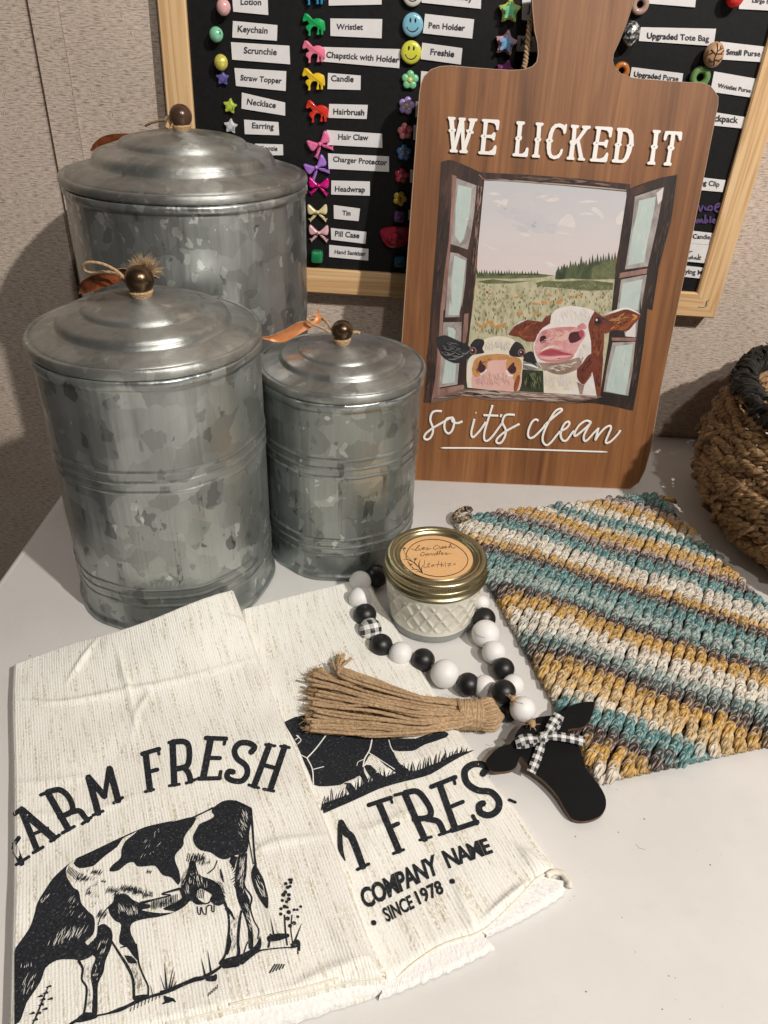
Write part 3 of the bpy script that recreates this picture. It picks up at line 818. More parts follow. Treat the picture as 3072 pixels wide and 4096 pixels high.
# pale bevel line around the board's edge
lo = SIGN.at(outl, 0.0)
mb = MB(); tube(mb, lo, 0.00035, 5, True)
mb.build("board_edge", pm("pale_mdf_edge", (0.42, 0.28, 0.19), 0.6), sign)
# twine loop from the handle
mb = MB()
P = smooth_line(Z7([(310, 372), (322, 320), (330, 250), (340, 160), (352, 90), (385, 20), (400, -60)]), 8)
tw = np.array([SIGN.hit(p, -0.010) for p in P])
for ph in (0, math.pi):
    s_ = np.linspace(0, 1, 120)
    Q = np.stack([np.interp(s_, np.linspace(0, 1, len(tw)), tw[:, k]) for k in range(3)], 1)
    a = s_ * 55 + ph
    tube(mb, Q + np.outer(np.cos(a), se) * 0.0011 + np.outer(np.sin(a), SIGN.n) * 0.0011, 0.0013, 6)
mb.build("hanging_twine", M_JUTE, sign, smooth=True)

# raised lettering
zSA, zSB, zSC = zx(1760, 440, 3.318), zx(2240, 440, 3.318), zx(1680, 1600, 2.0232)
L_W = [(100,100),(112,92),(195,97),(207,108),(200,128),(183,140),(184,180),(190,250),(210,258),(205,283),(188,295),(192,410),(240,200),(252,150),(243,118),(255,103),(330,106),(340,120),(335,138),(318,150),(322,260),(325,415),(362,305),(345,285),(345,265),(375,262),(382,240),(395,160),(378,145),(373,125),(385,114),(488,118),(497,130),(485,152),(463,160),(425,275),(445,295),(435,320),(412,318),(345,520),(368,550),(360,572),(345,578),(262,572),(253,552),(262,538),(285,530),(275,290),(210,515),(236,545),(225,567),(135,563),(124,545),(133,528),(150,515),(130,300),(108,278),(118,258),(130,250),(120,150)]
L_E = [(552,130),(570,122),(770,133),(788,150),(775,260),(760,274),(742,262),(738,215),(715,180),(660,168),(632,170),(612,332),(680,330),(700,305),(722,298),(737,315),(722,400),(708,410),(692,395),(680,378),(608,370),(592,548),(640,552),(685,530),(718,475),(735,468),(747,490),(735,580),(720,600),(520,588),(503,572),(510,555),(535,543),(550,375),(535,350),(548,332),(565,322),(578,165),(553,150)]
L_L = [(1010,158),(1025,150),(1115,157),(1126,175),(1112,195),(1088,205),(1072,345),(1085,360),(1078,395),(1055,410),(1043,580),(1085,582),(1115,560),(1140,505),(1158,497),(1170,515),(1160,610),(1145,628),(965,613),(953,597),(962,580),(988,570),(1005,408),(992,385),(1000,362),(1018,348),(1030,200),(1010,185)]
L_I = [(1265,175),(1280,167),(1362,173),(1373,190),(1358,210),(1338,220),(1326,370),(1340,390),(1330,415),(1312,425),(1298,585),(1322,612),(1315,635),(1222,632),(1211,612),(1225,595),(1243,585),(1262,428),(1247,400),(1258,375),(1275,365),(1284,212),(1265,198)]
L_C = [(1662,185),(1680,200),(1667,300),(1645,325),(1630,310),(1625,270),(1600,240),(1560,228),(1520,250),(1495,310),(1480,385),(1497,410),(1485,430),(1470,435),(1465,540),(1475,590),(1500,610),(1540,605),(1575,575),(1595,525),(1612,515),(1626,530),(1610,590),(1570,640),(1510,657),(1450,635),(1420,580),(1410,500),(1412,432),(1397,410),(1405,390),(1425,382),(1440,310),(1470,240),(1520,190),(1580,180),(1630,195),(1645,212)]
L_K = [(138,205),(150,197),(240,205),(247,220),(235,240),(212,250),(200,400),(240,350),(305,255),(285,240),(283,222),(295,210),(390,212),(403,228),(390,250),(360,262),(300,340),(252,410),(262,450),(300,630),(328,655),(318,675),(235,670),(227,650),(245,632),(215,440),(188,470),(172,620),(188,645),(180,665),(90,660),(77,645),(88,625),(110,615),(132,460),(118,430),(132,405),(148,398),(160,250),(140,235)]
L_E2 = [(x - 94 - 24 * (y - 130) / 450, y + 96) for x, y in L_E]
L_D = [(748,245),(765,238),(880,243),(935,270),(965,330),(968,450),(973,470),(950,495),(935,560),(900,640),(860,690),(820,705),(690,697),(676,680),(685,660),(708,650),(728,490),(716,465),(730,445),(748,435),(760,290),(747,270)]
L_D2 = [(825,290),(862,290),(895,315),(910,370),(905,450),(872,470),(882,495),(870,560),(845,630),(815,662),(785,665),(762,655),(785,490),(812,465),(800,440)]
L_I2 = [(1220,275),(1235,265),(1318,272),(1330,285),(1315,308),(1295,320),(1278,465),(1290,488),(1278,515),(1258,520),(1240,680),(1258,705),(1250,728),(1155,725),(1145,705),(1160,690),(1182,680),(1208,522),(1195,490),(1205,470),(1225,462),(1240,312),(1222,295)]
L_T = [(1385,290),(1400,280),(1600,290),(1612,305),(1605,390),(1590,410),(1570,405),(1555,350),(1540,330),(1518,330),(1498,475),(1510,510),(1490,535),(1475,540),(1452,690),(1472,715),(1462,742),(1370,737),(1362,718),(1378,700),(1400,690),(1428,535),(1415,505),(1428,478),(1445,470),(1465,330),(1440,325),(1415,345),(1400,395),(1380,410),(1364,395),(1370,350)]
M_WHITE = pm("white_painted_wood", (0.80, 0.77, 0.74), 0.5, 0, 0.03)
M_DARKDOT = pm("dark_pin", (0.03, 0.025, 0.02), 0.5)
for loops, z in (([L_W], zSA), ([L_E], zSA), ([L_L], zSA), ([L_I], zSA), ([L_C], zSA), ([L_K], zSB), ([L_E2], zSB), ([L_D, L_D2], zSB), ([L_I2], zSB), ([L_T], zSB)):
    mb = MB(); prism(mb, SIGN, [SIGN.uv(z(l)) for l in loops], 0.0002, 0.0021)
    letter = mb.build("block_letter", M_WHITE, sign)
    letter_last = letter
dots = [(157, 273, 0), (392, 293, 0), (585, 349, 0), (1037, 378, 0), (1293, 394, 0), (1445, 411, 0), (480, 440, 1), (765, 461, 1), (923, 471, 1), (1240, 489, 1), (1462, 505, 1)]
def ell(c, rx, ry, n=14, a0=0.0):
    ca, sa_ = math.cos(a0), math.sin(a0)
    return [(c[0] + rx * math.cos(t) * ca - ry * math.sin(t) * sa_, c[1] + rx * math.cos(t) * sa_ + ry * math.sin(t) * ca) for t in (2 * math.pi * i / n for i in range(n))]
mb = MB()
for x, y, k in dots: flat_poly(mb, SIGN, [SIGN.uv((zSA if k == 0 else zSB)(ell((x, y), 6, 9)))], 0.00225)
mb.build("letter_pin_marks", M_DARKDOT, sign)['kind'] = 'stuff'
SCRIPT = [("s", [(175,88),(120,88),(92,110),(82,160),(100,215),(102,260),(80,305),(50,318),(32,300),(50,265),(110,220),(180,180),(220,155),(255,140)]),
 ("o", [(262,140),(215,150),(195,200),(205,250),(232,268),(262,235),(275,170),(258,138),(262,172),(300,185),(343,170)]),
 ("i", [(438,150),(425,205),(413,260),(420,295),(440,290),(490,235),(530,175)]), ("i", [(447,100),(452,104)]),
 ("t", [(585,38),(560,120),(535,200),(518,265),(518,315),(540,328),(580,295),(640,215),(665,180)]), ("t", [(510,120),(560,122),(632,125)]), ("q", [(657,112),(648,135)]),
 ("s", [(765,118),(710,115),(680,130),(665,180),(690,235),(685,290),(655,340),(625,345),(615,325),(640,290),(700,245),(803,190)]),
 ("c", [(955,165),(930,155),(900,180),(875,240),(872,285),(890,305),(925,290),(985,230),(1010,195)]),
 ("l", [(1010,195),(1060,150),(1115,105),(1145,80),(1130,68),(1090,90),(1050,150),(1010,230),(990,290),(992,335),(1020,362),(1055,340),(1100,285),(1130,250)]),
 ("e", [(1130,250),(1180,225),(1205,190),(1195,172),(1165,190),(1140,240),(1135,290),(1155,325),(1185,320),(1225,265),(1245,245)]),
 ("a", [(1380,175),(1340,165),(1290,195),(1255,245),(1245,280),(1260,285),(1310,245),(1360,200),(1380,175),(1350,225),(1322,285),(1325,325),(1350,320),(1400,265),(1440,225)]),
 ("n", [(1440,220),(1428,270),(1415,320),(1440,280),(1490,225),(1530,205),(1540,225),(1520,275),(1500,325),(1505,345),(1540,330),(1590,280),(1618,240)])]
for i, (_, pts) in enumerate(SCRIPT):
    P = smooth_line(zSC(pts), 7)
    w3 = 9.5 / 2.0232 * depth(SIGN.hit(P[0])) / F_PX
    mb = MB(); tube(mb, SIGN.hit(P, 0.0013 + 0.00004 * i), w3, 10, flat=(SIGN.n, 0.28))
    mb.build("script_letter", M_WHITE, sign, smooth=True)
P = zSC([(165, 385), (400, 386), (700, 391), (1100, 405), (1515, 418)])
mb = MB(); tube(mb, SIGN.hit(resample(P, 12), 0.0012), [w3 * 0.5] + [w3 * 0.8] * (len(resample(P, 12)) - 3) + [w3 * 0.6, w3 * 0.3], 10, flat=(SIGN.n, 0.35))
mb.build("underline", M_WHITE, sign, smooth=True)
# ------------------------------------------------------------------ the painting on the sign
PA, PB = zx(1700, 640, 1.6265), zx(1680, 1200, 1.8033)
UVS = lambda px: SIGN.uv(px)
pa = Print(SIGN.hit, 0.00004, 3e-6, UVS)
def pt_in(p, poly):
    x, y = p; c = False; n = len(poly)
    for i in range(n):
        (x0, y0), (x1, y1) = poly[i - 1], poly[i]
        if (y0 > y) != (y1 > y) and x < (x1 - x0) * (y - y0) / (y1 - y0) + x0: c = not c
    return c
def scumble(keys, poly, n, L, w, ang, spread=12):
    """loose brush marks inside a shape"""
    P = np.asarray(poly); lo, hi = P.min(0), P.max(0); k = 0; tries = 0
    st0 = pa.step; pa.step = 4e-7
    while k < n and tries < n * 12:
        tries += 1
        c = np.array([rng.uniform(lo[0], hi[0]), rng.uniform(lo[1], hi[1])]); a = math.radians(ang + rng.uniform(-spread, spread)); l = L * rng.uniform(0.5, 1.2) / 2
        d = np.array([math.cos(a), math.sin(a)]) * l; nn = np.array([-d[1], d[0]]) * rng.uniform(-0.15, 0.15)
        if not all(pt_in(q, poly) for q in (c, c - d * 1.1, c + d * 1.1)): continue
        ww = w * rng.uniform(0.5, 1.2); pa.stroke(rng.choice(keys), [c - d, c + nn, c + d], [ww * 0.25, ww, ww * 0.25], n=3); k += 1
    pa.step = st0
vy = lambda p: float(SIGN.uv(PA([p]))[0, 1])
PIG = {
 'sky': mat_paint("sky_wash", [(0.49, 0.485, 0.51), (0.56, 0.535, 0.545), (0.62, 0.585, 0.58)], (38, 55), grad=(vy((800, 740)), vy((800, 150)), [(0.0, (0.63, 0.53, 0.53)), (0.35, (0.60, 0.535, 0.535)), (1.0, (0.46, 0.47, 0.505))], 0.72)),
 'cloud': mat_paint("cloud_wash", [(0.60, 0.555, 0.55), (0.66, 0.615, 0.60)], (60, 60)),
 'dusk': mat_paint("blue_cloud_wash", [(0.475, 0.475, 0.51), (0.54, 0.52, 0.54)], (50, 50)),
 'field': mat_paint("meadow_wash", [(0.27, 0.265, 0.155), (0.43, 0.395, 0.26), (0.52, 0.475, 0.335)], (170, 110)),
 'blade': mat_paint("grass_dabs", [(0.17, 0.17, 0.09), (0.30, 0.28, 0.165)], (200, 200)),
 'orange': mat_paint("orange_flowers", [(0.42, 0.19, 0.05), (0.55, 0.31, 0.10)], (200, 200)),
 'tree': mat_paint("fir_green", [(0.022, 0.035, 0.016), (0.055, 0.075, 0.034), (0.11, 0.13, 0.06)], (120, 60)),
 'bush': mat_paint("bush_green", [(0.07, 0.085, 0.035), (0.17, 0.175, 0.085)], (120, 160)),
 'frame': mat_paint("umber_frame", [(0.016, 0.010, 0.009), (0.036, 0.019, 0.015), (0.085, 0.042, 0.032)], (90, 18)),
 'frame2': mat_paint("dark_frame", [(0.010, 0.008, 0.008), (0.022, 0.014, 0.012), (0.05, 0.028, 0.022)], (110, 20)),
 'rose': mat_paint("rose_highlight", [(0.17, 0.085, 0.065), (0.34, 0.20, 0.165)], (120, 24)),
 'pane': mat_paint("grey_pane_edge", [(0.20, 0.175, 0.165), (0.42, 0.375, 0.355)], (90, 60)),
 'aqua': mat_paint("aqua_glass", [(0.40, 0.48, 0.455), (0.49, 0.55, 0.525)], (50, 30)),
 'sill': mat_paint("sill_brown", [(0.10, 0.060, 0.047), (0.24, 0.155, 0.125)], (16, 160)),
 'sillhi': mat_paint("sill_highlight", [(0.30, 0.22, 0.185), (0.50, 0.40, 0.36)], (16, 160)),
 'white': mat_paint("cow_white", [(0.58, 0.53, 0.49), (0.74, 0.70, 0.68)], (60, 60)),
 'cream': mat_paint("cow_cream", [(0.60, 0.53, 0.43), (0.73, 0.67, 0.575)], (60, 60)),
 'black': mat_paint("cow_black", [(0.008, 0.008, 0.010), (0.03, 0.03, 0.034)], (60, 90)),
 'grey': mat_paint("grey_hair", [(0.10, 0.10, 0.115), (0.26, 0.255, 0.27)], (90, 90)),
 'pink': mat_paint("muzzle_pink", [(0.60, 0.34, 0.30), (0.68, 0.43, 0.385)], (40, 40)),
 'rosep': mat_paint("rose_muzzle", [(0.40, 0.135, 0.145), (0.56, 0.26, 0.26), (0.66, 0.39, 0.385)], (80, 80)),
 'lip': mat_paint("lip_rose", [(0.42, 0.12, 0.145), (0.60, 0.28, 0.29)], (60, 160)),
 'mouth': mat_paint("mouth_red", [(0.28, 0.03, 0.055), (0.40, 0.07, 0.10)], (90, 90)),
 'tan': mat_paint("ochre_patch", [(0.38, 0.17, 0.055), (0.56, 0.29, 0.12)], (70, 70)),
 'chin': mat_paint("chin_shade", [(0.20, 0.13, 0.105), (0.36, 0.26, 0.21)], (60, 60)),
 'nost': mat_paint("nostril_maroon", [(0.022, 0.008, 0.010), (0.10, 0.02, 0.03)], (80, 80)),
 'brown': mat_paint("cow_brown", [(0.085, 0.018, 0.011), (0.155, 0.034, 0.017), (0.20, 0.050, 0.022)], (70, 70)),
 'rust': mat_paint("rust_ear", [(0.14, 0.030, 0.012), (0.23, 0.058, 0.018), (0.33, 0.11, 0.03)], (110, 110)),
 'dgreen': mat_paint("dark_grass", [(0.010, 0.016, 0.009), (0.045, 0.055, 0.028)], (80, 60)),
}
PIG['frame_l'] = mat_paint("umber_streak", [(0.05, 0.028, 0.022), (0.10, 0.055, 0.042)], (90, 18))
PIG['pink_l'] = mat_paint("pale_pink_wash", [(0.64, 0.40, 0.355), (0.69, 0.46, 0.42)], (40, 40))
PIG['aqua_l'] = mat_paint("pale_aqua", [(0.43, 0.51, 0.48), (0.52, 0.58, 0.55)], (50, 30))
PIG['sky_l'] = mat_paint("pale_sky", [(0.55, 0.515, 0.525), (0.60, 0.56, 0.565)], (50, 30))
PIG['grey_w'] = mat_paint("lavender_shade", [(0.53, 0.49, 0.49), (0.63, 0.59, 0.58)], (60, 60))
PIG['tan_s'] = mat_paint("tan_shade", [(0.28, 0.19, 0.14), (0.42, 0.31, 0.24)], (60, 60))
f_ = lambda k, *loops: pa.fill(k, loops)
s_ = pa.stroke
# the view
f_('sky', PA([(378, 120), (700, 130), (1318, 192), (1300, 400), (1245, 640), (1230, 790), (335, 770), (345, 560), (372, 280)]))
for key, pts in (('cloud', [(470, 300), (500, 262), (540, 258), (525, 300), (500, 322)]), ('dusk', [(640, 300), (690, 262), (740, 275), (735, 310), (690, 325)]), ('cloud', [(850, 440), (890, 380), (940, 350), (975, 400), (970, 440), (915, 430), (870, 425), (830, 468), (820, 460)]), ('cloud', [(780, 260), (830, 243), (872, 252), (850, 270), (800, 272)]), ('cloud', [(1080, 325), (1100, 305), (1150, 340), (1160, 390), (1130, 360)]), ('dusk', [(520, 330), (600, 310), (720, 350), (860, 420), (840, 480), (700, 440), (560, 380)]), ('cloud', [(1240, 380), (1290, 330), (1295, 400), (1250, 420)]), ('dusk', [(420, 210), (640, 200), (900, 235), (760, 250), (560, 240)])):
    f_(key, PA(smooth_line(pts + [pts[0]], 4)[:-1]))
skyp = PA([(385, 150), (1300, 215), (1245, 620), (1240, 700), (350, 700), (365, 400)])
scumble(['cloud', 'sky', 'sky_l'], skyp, 26, 80, 16, 6, 20)
scumble(['dusk'], PA([(420, 280), (880, 330), (880, 480), (520, 480)]), 26, 70, 20, 20, 20)
f_('field', PA([(334, 742), (700, 735), (860, 752), (1236, 775), (1215, 985)]) + PB([(1400, 120), (1300, 690), (640, 668), (325, 640), (345, 300), (372, 120)]))
def fir(x, y, h, w):
    return [(x - w, y), (x - w * 0.4, y - h * 0.5), (x, y - h), (x + w * 0.4, y - h * 0.5), (x + w, y)]
g = []
x = 338
while x < 745:
    h = 34 * (0.5 + rng.random() * 0.6); g += fir(x, 742 + (x - 340) * 0.01, h, 7 + 4 * rng.random()); x += 13 + 9 * rng.random()
f_('tree', PA([(336, 738), (740, 742), (800, 746), (760, 757), (560, 768), (336, 758)]))
for i in range(0, len(g), 5): f_('tree', PA(g[i:i + 5]))
f_('bush', PA([(334, 758), (560, 752), (840, 748), (760, 764), (560, 772), (334, 770)]))
g = []
x, i = 868, 0
while x < 1248:
    b = 760 - (x - 850) * 0.10
    h = 34 + (x - 860) * 0.17 + 34 * rng.random() - (16 if i % 2 else 0); g += fir(x, b - 26, h, 17 + 9 * rng.random()); x += 15 + 8 * rng.random(); i += 1
f_('tree', PA([(852, 764), (880, 735), (960, 722), (1060, 705), (1150, 690), (1246, 660), (1236, 775), (1050, 778)]))
for i in range(0, len(g), 5): f_('tree', PA([(g[i][0] - 4, g[i][1] + 45)] + g[i:i + 5] + [(g[i + 4][0] + 4, g[i + 4][1] + 45)]))
f_('bush', PA([(1090, 700), (1160, 670), (1244, 640), (1234, 775), (1080, 775)]))
f_('bush', PA([(718, 800), (780, 785), (900, 790), (1060, 780), (1225, 800), (1220, 845), (1060, 850), (900, 835), (800, 825), (740, 822)]))
f_('bush', PA([(340, 790), (440, 775), (560, 790), (700, 785), (560, 802), (400, 805)]))
pa.step = 2e-7
for _ in range(420):
    u, v = rng.random(), rng.random()
    p = PA([(335 + u * 885 - v * 25, 810 + v * 330)])[0]
    if p[1] > 1660: continue
    L = 5 + 10 * v * rng.random()
    s_('blade' if rng.random() < 0.8 else 'bush', [p, (p[0] + rng.uniform(-2, 2), p[1] - L)], 3.2 + 2.5 * rng.random(), straight=True)
for x, y in ((520, 900), (590, 892), (415, 870), (715, 932), (760, 925), (815, 928), (875, 912), (890, 905), (800, 880), (1000, 880), (940, 890)):
    for k in range(3): s_('orange', [(PA([(x + rng.uniform(-14, 14), y + rng.uniform(-5, 5))])[0]), (PA([(x + rng.uniform(-14, 14) + 12, y + rng.uniform(-5, 5))])[0])], 5, straight=True)
for x, y in ((425, 180), (470, 172), (520, 175), (500, 160), (560, 195), (600, 175), (725, 95), (840, 97), (575, 185), (440, 190), (830, 22), (900, 20), (1000, 12)):
    for k in range(3): s_('orange', [PB([(x - 12, y + rng.uniform(-8, 8))])[0], PB([(x + 14, y + rng.uniform(-8, 8))])[0]], 7, straight=True)
pa.step = 3e-6
# left casement
f_('frame', PA([(105, 12), (150, 0), (180, 2), (240, 25), (360, 80), (388, 118), (385, 140), (372, 280), (350, 520), (322, 760), (306, 976)]) + PB([(380, 20), (362, 190), (318, 640), (345, 652), (100, 742), (25, 738), (48, 520), (72, 200), (82, 0)]) + PA([(40, 960), (75, 500), (100, 120)]))
f_('rose', PA([(175, 95), (205, 105), (185, 400), (165, 560), (150, 760), (128, 976), (100, 976), (130, 700), (155, 520), (170, 300)]))
f_('rose', PB([(150, 20), (172, 10), (165, 160), (140, 640), (310, 610), (330, 640), (80, 738), (110, 560), (140, 200)]))
f_('rose', PA([(343, 165), (372, 175), (358, 330), (345, 520), (325, 740), (300, 745), (322, 520), (330, 360)]))
f_('rose', PB([(320, 100), (350, 95), (345, 210), (330, 300), (305, 330), (312, 200)]))
f_('pane', PA([(205, 118), (335, 166), (322, 330), (300, 480), (278, 582), (165, 545), (185, 380)]))
f_('aqua', PA([(215, 162), (302, 182), (300, 250), (288, 360), (270, 440), (250, 515), (228, 542), (195, 490), (200, 300)]))
f_('pane', PA([(165, 600), (215, 608), (272, 640), (262, 800), (240, 960)]) + PB([(292, 0), (285, 122), (180, 125), (190, 0)]) + PA([(135, 960), (150, 750)]))
f_('aqua', PA([(190, 620), (265, 655), (250, 800), (232, 960)]) + PB([(280, 110), (205, 108), (215, 0)]) + PA([(172, 960), (172, 780)]))
f_('pane', PB([(168, 160), (300, 158), (296, 300), (270, 608), (138, 630), (150, 430)]))
f_('aqua', PB([(200, 195), (240, 200), (258, 225), (250, 290), (262, 460), (250, 592), (160, 605), (178, 470), (205, 300)]))
s_('cloud', PA([(240, 372), (262, 380), (285, 384)]), 4)
LFR = PA([(110, 40), (170, 60), (160, 400), (120, 760), (100, 960), (60, 960), (85, 500)])
scumble(['frame', 'frame', 'frame_l', 'frame2'], LFR, 60, 60, 5, 98, 5)
scumble(['frame', 'frame', 'frame_l', 'frame2'], PA([(340, 110), (380, 140), (350, 500), (310, 960), (280, 960), (300, 600), (330, 300)]), 70, 60, 5, 97, 5)
scumble(['frame', 'frame', 'frame_l', 'frame2'], PB([(30, 720), (60, 300), (110, 300), (90, 720)]), 40, 50, 5, 96, 5)
scumble(['aqua', 'aqua_l'], PA([(215, 170), (298, 190), (285, 360), (225, 520), (200, 450)]), 26, 45, 7, 96, 8)
scumble(['aqua', 'aqua_l'], PA([(192, 640), (262, 660), (232, 950), (172, 950)]), 20, 45, 7, 96, 8)
scumble(['aqua', 'aqua_l'], PB([(185, 470), (255, 470), (245, 585), (170, 598)]), 12, 30, 6, 96, 8)
# right casement
f_('frame2', PA([(1312, 205), (1330, 185), (1450, 140), (1545, 112), (1640, 96), (1600, 400), (1520, 700), (1478, 976)]) + PB([(1640, 60), (1610, 340), (1572, 600), (1535, 796), (1480, 772), (1300, 700), (1312, 600), (1360, 300), (1385, 60)]) + PA([(1215, 970), (1240, 740), (1275, 480), (1312, 240)]))
f_('frame', PA([(1312, 240), (1318, 205), (1450, 150), (1560, 118), (1562, 160), (1450, 195), (1340, 238)]))
f_('rose', PA([(1268, 735), (1445, 705), (1440, 738), (1262, 768)]))
f_('pane', PA([(1365, 238), (1552, 176), (1535, 280), (1510, 420), (1470, 600), (1448, 692), (1300, 712), (1318, 600), (1345, 420)]))
f_('cloud', PA([(1505, 215), (1552, 178), (1540, 260), (1515, 290)]))
f_('aqua', PA([(1392, 264), (1500, 238), (1488, 330), (1470, 420), (1442, 560), (1425, 665), (1318, 685), (1340, 520), (1355, 440), (1380, 340)]))
f_('pane', PA([(1275, 778), (1442, 745), (1420, 880), (1405, 976)]) + PB([(1590, 0), (1560, 265), (1478, 262), (1470, 200), (1425, 120)]) + PA([(1248, 970)]))
f_('aqua', PA([(1285, 802), (1415, 775), (1398, 880), (1385, 976)]) + PB([(1470, 60)]) + PA([(1262, 976)]))
f_('cloud', PB([(1480, 240), (1555, 150), (1552, 268), (1485, 262)]))
f_('rose', PB([(1380, 270), (1560, 272), (1552, 296), (1385, 292)]))
f_('pane', PB([(1388, 306), (1552, 300), (1530, 520), (1500, 690), (1322, 660), (1350, 480)]))
f_('aqua', PB([(1412, 332), (1535, 318), (1510, 520), (1480, 685), (1338, 656), (1365, 520)]))
scumble(['frame2', 'frame', 'frame2', 'frame_l'], PA([(1560, 130), (1630, 110), (1590, 400), (1510, 720), (1470, 960), (1430, 960), (1490, 600), (1530, 300)]), 80, 60, 5, 101, 5)
scumble(['frame2', 'frame'], PA([(1275, 500), (1310, 260), (1330, 260), (1300, 520), (1260, 740), (1240, 740)]), 30, 50, 4, 101, 5)
scumble(['frame2', 'frame', 'frame2', 'frame_l'], PB([(1560, 320), (1600, 320), (1560, 640), (1525, 780), (1500, 760), (1530, 520)]), 40, 50, 5, 101, 5)
scumble(['aqua', 'aqua_l'], PA([(1395, 270), (1495, 245), (1440, 550), (1420, 660), (1325, 678), (1355, 450)]), 44, 60, 8, 101, 7)
scumble(['aqua', 'aqua_l'], PA([(1290, 810), (1410, 785), (1385, 950), (1268, 960)]), 22, 40, 7, 101, 7)
scumble(['aqua', 'aqua_l'], PB([(1415, 345), (1530, 330), (1475, 670), (1345, 645)]), 40, 55, 8, 101, 7)
# lintel and sill
f_('frame', PA([(362, 80), (430, 84), (700, 98), (1000, 122), (1335, 158), (1330, 190), (1310, 205), (900, 165), (560, 138), (388, 128)]))
s_('sillhi', PA([(395, 128), (560, 134), (900, 160), (1150, 182), (1305, 198)]), [3, 6, 4, 6, 4])
s_('rose', PA([(352, 96), (395, 128), (500, 126)]), [3, 4, 2])
f_('sill', PB([(345, 642), (500, 645), (690, 660), (1000, 672), (1300, 688), (1315, 705), (1150, 745), (1000, 738), (800, 730), (500, 722), (330, 690), (200, 722), (75, 745), (100, 700), (310, 640)]))
s_('sillhi', PB([(340, 660), (500, 662), (700, 680), (1000, 690), (1270, 700)]), [6, 12, 9, 12, 8])
f_('frame2', PB([(1100, 742), (1310, 700), (1480, 765), (1530, 796), (1380, 760), (1240, 740)]))
# left cow
f_('dgreen', PB([(318, 640), (345, 420), (380, 380), (640, 380), (740, 500), (885, 510), (895, 665), (690, 655)]))
f_('bush', PB([(790, 530), (830, 520), (850, 600), (800, 590)]))
c_ = lambda pts, n=4: smooth_line(pts + [pts[0]], n)[:-1]
f_('cream', PB(c_([(342, 630), (335, 560), (342, 450), (375, 400), (440, 380), (455, 310), (470, 280), (540, 262), (610, 264), (685, 295), (735, 400), (742, 470), (722, 600), (700, 656), (520, 648)])))
f_('pink', PB(c_([(372, 632), (372, 560), (395, 440), (470, 400), (560, 392), (660, 402), (725, 440), (735, 520), (705, 652), (520, 645)])))
f_('tan', PB(c_([(372, 500), (395, 430), (450, 400), (560, 388), (640, 398), (620, 430), (500, 440), (480, 500), (440, 540), (400, 555), (380, 530)])))
f_('tan', PB(c_([(618, 450), (650, 408), (715, 420), (735, 470), (715, 560), (690, 600), (660, 540), (625, 500)])))
f_('rust', PB(c_([(678, 600), (705, 540), (722, 560), (700, 650), (675, 650)], 3)))
s_('white', PB([(440, 535), (462, 522), (478, 505)]), 9); s_('white', PB([(622, 510), (640, 540), (668, 545)]), 8)
f_('nost', PB(c_([(415, 500), (425, 465), (435, 432), (448, 458), (470, 475), (466, 505), (440, 520)])))
f_('nost', PB(c_([(632, 495), (650, 470), (676, 448), (678, 470), (692, 490), (684, 520), (655, 525)])))
f_('black', PB(c_([(118, 275), (150, 258), (192, 256), (270, 290), (350, 330), (375, 380), (340, 425), (270, 455), (210, 440), (160, 405), (130, 340)])))
for pts in ([(150, 370), (190, 395), (240, 385), (270, 350)], [(200, 425), (250, 425), (310, 400)], [(160, 330), (200, 360), (240, 345)], [(290, 380), (330, 385), (350, 370)]): s_('grey', PB(pts), [1, 5, 4, 1][:len(pts)])
f_('black', PB(c_([(365, 320), (400, 282), (450, 284), (464, 310), (450, 350), (462, 380), (405, 388), (368, 370)])))
f_('black', PB(c_([(640, 372), (665, 325), (692, 300), (735, 322), (760, 380), (738, 408), (700, 410), (650, 400)])))
for cx, cy in ((382, 365), (732, 380)):
    f_('rose', PB(ell((cx, cy), 25, 27))); f_('nost', PB(ell((cx, cy + 1), 17, 20))); f_('grey', PB(ell((cx - 3, cy + 4), 8, 10)))
f_('black', PB(c_([(742, 395), (800, 368), (835, 410), (845, 452), (770, 445)])))
f_('grey', PB(c_([(742, 450), (800, 452), (865, 490), (790, 500), (745, 478)])))
s_('white', PB([(748, 462), (800, 470), (850, 490)]), [3, 9, 4])
s_('black', PB([(745, 430), (790, 440), (840, 470)]), [4, 12, 4])
# right cow
f_('white', PB([(888, 510), (1000, 500), (1150, 450), (1245, 520), (1272, 690), (892, 668)]))
f_('cream', PB([(888, 515), (1120, 500), (1130, 560), (1080, 670), (892, 668)]))
f_('chin', PB([(1130, 590), (1175, 610), (1235, 530), (1262, 684), (1150, 678)]))
f_('white', PB([(1185, 610), (1240, 540), (1262, 684), (1170, 678)]))
f_('brown', PB([(1225, 440), (1310, 240), (1320, 420), (1300, 690), (1272, 684), (1250, 560)]))
f_('white', PB(c_([(945, 105), (985, 65), (1080, 42), (1200, 58), (1262, 85), (1315, 150), (1300, 330), (1250, 430), (1150, 500), (1010, 540), (905, 505), (845, 450), (815, 340), (840, 240), (885, 200), (935, 160)])))
f_('brown', PB(c_([(1258, 80), (1322, 130), (1328, 230), (1318, 380), (1285, 430), (1238, 432), (1232, 300), (1212, 190), (1230, 130)])))
f_('rust', PB(c_([(1240, 250), (1300, 260), (1310, 340), (1270, 420), (1240, 420), (1250, 330)])))
f_('chin', PB(c_([(850, 450), (1000, 448), (1160, 410), (1170, 440), (1130, 500), (1010, 538), (905, 505)])))
f_('brown', PB([(640, 242), (680, 190), (770, 143), (830, 150), (880, 157), (905, 120), (942, 106), (938, 168), (885, 200), (850, 240), (828, 300), (770, 296), (720, 265), (650, 252)]))
f_('rust', PB(c_([(700, 230), (760, 190), (800, 200), (790, 260), (740, 270)])))
s_('white', PB([(668, 188), (720, 160), (770, 140)]), [1, 5, 2])
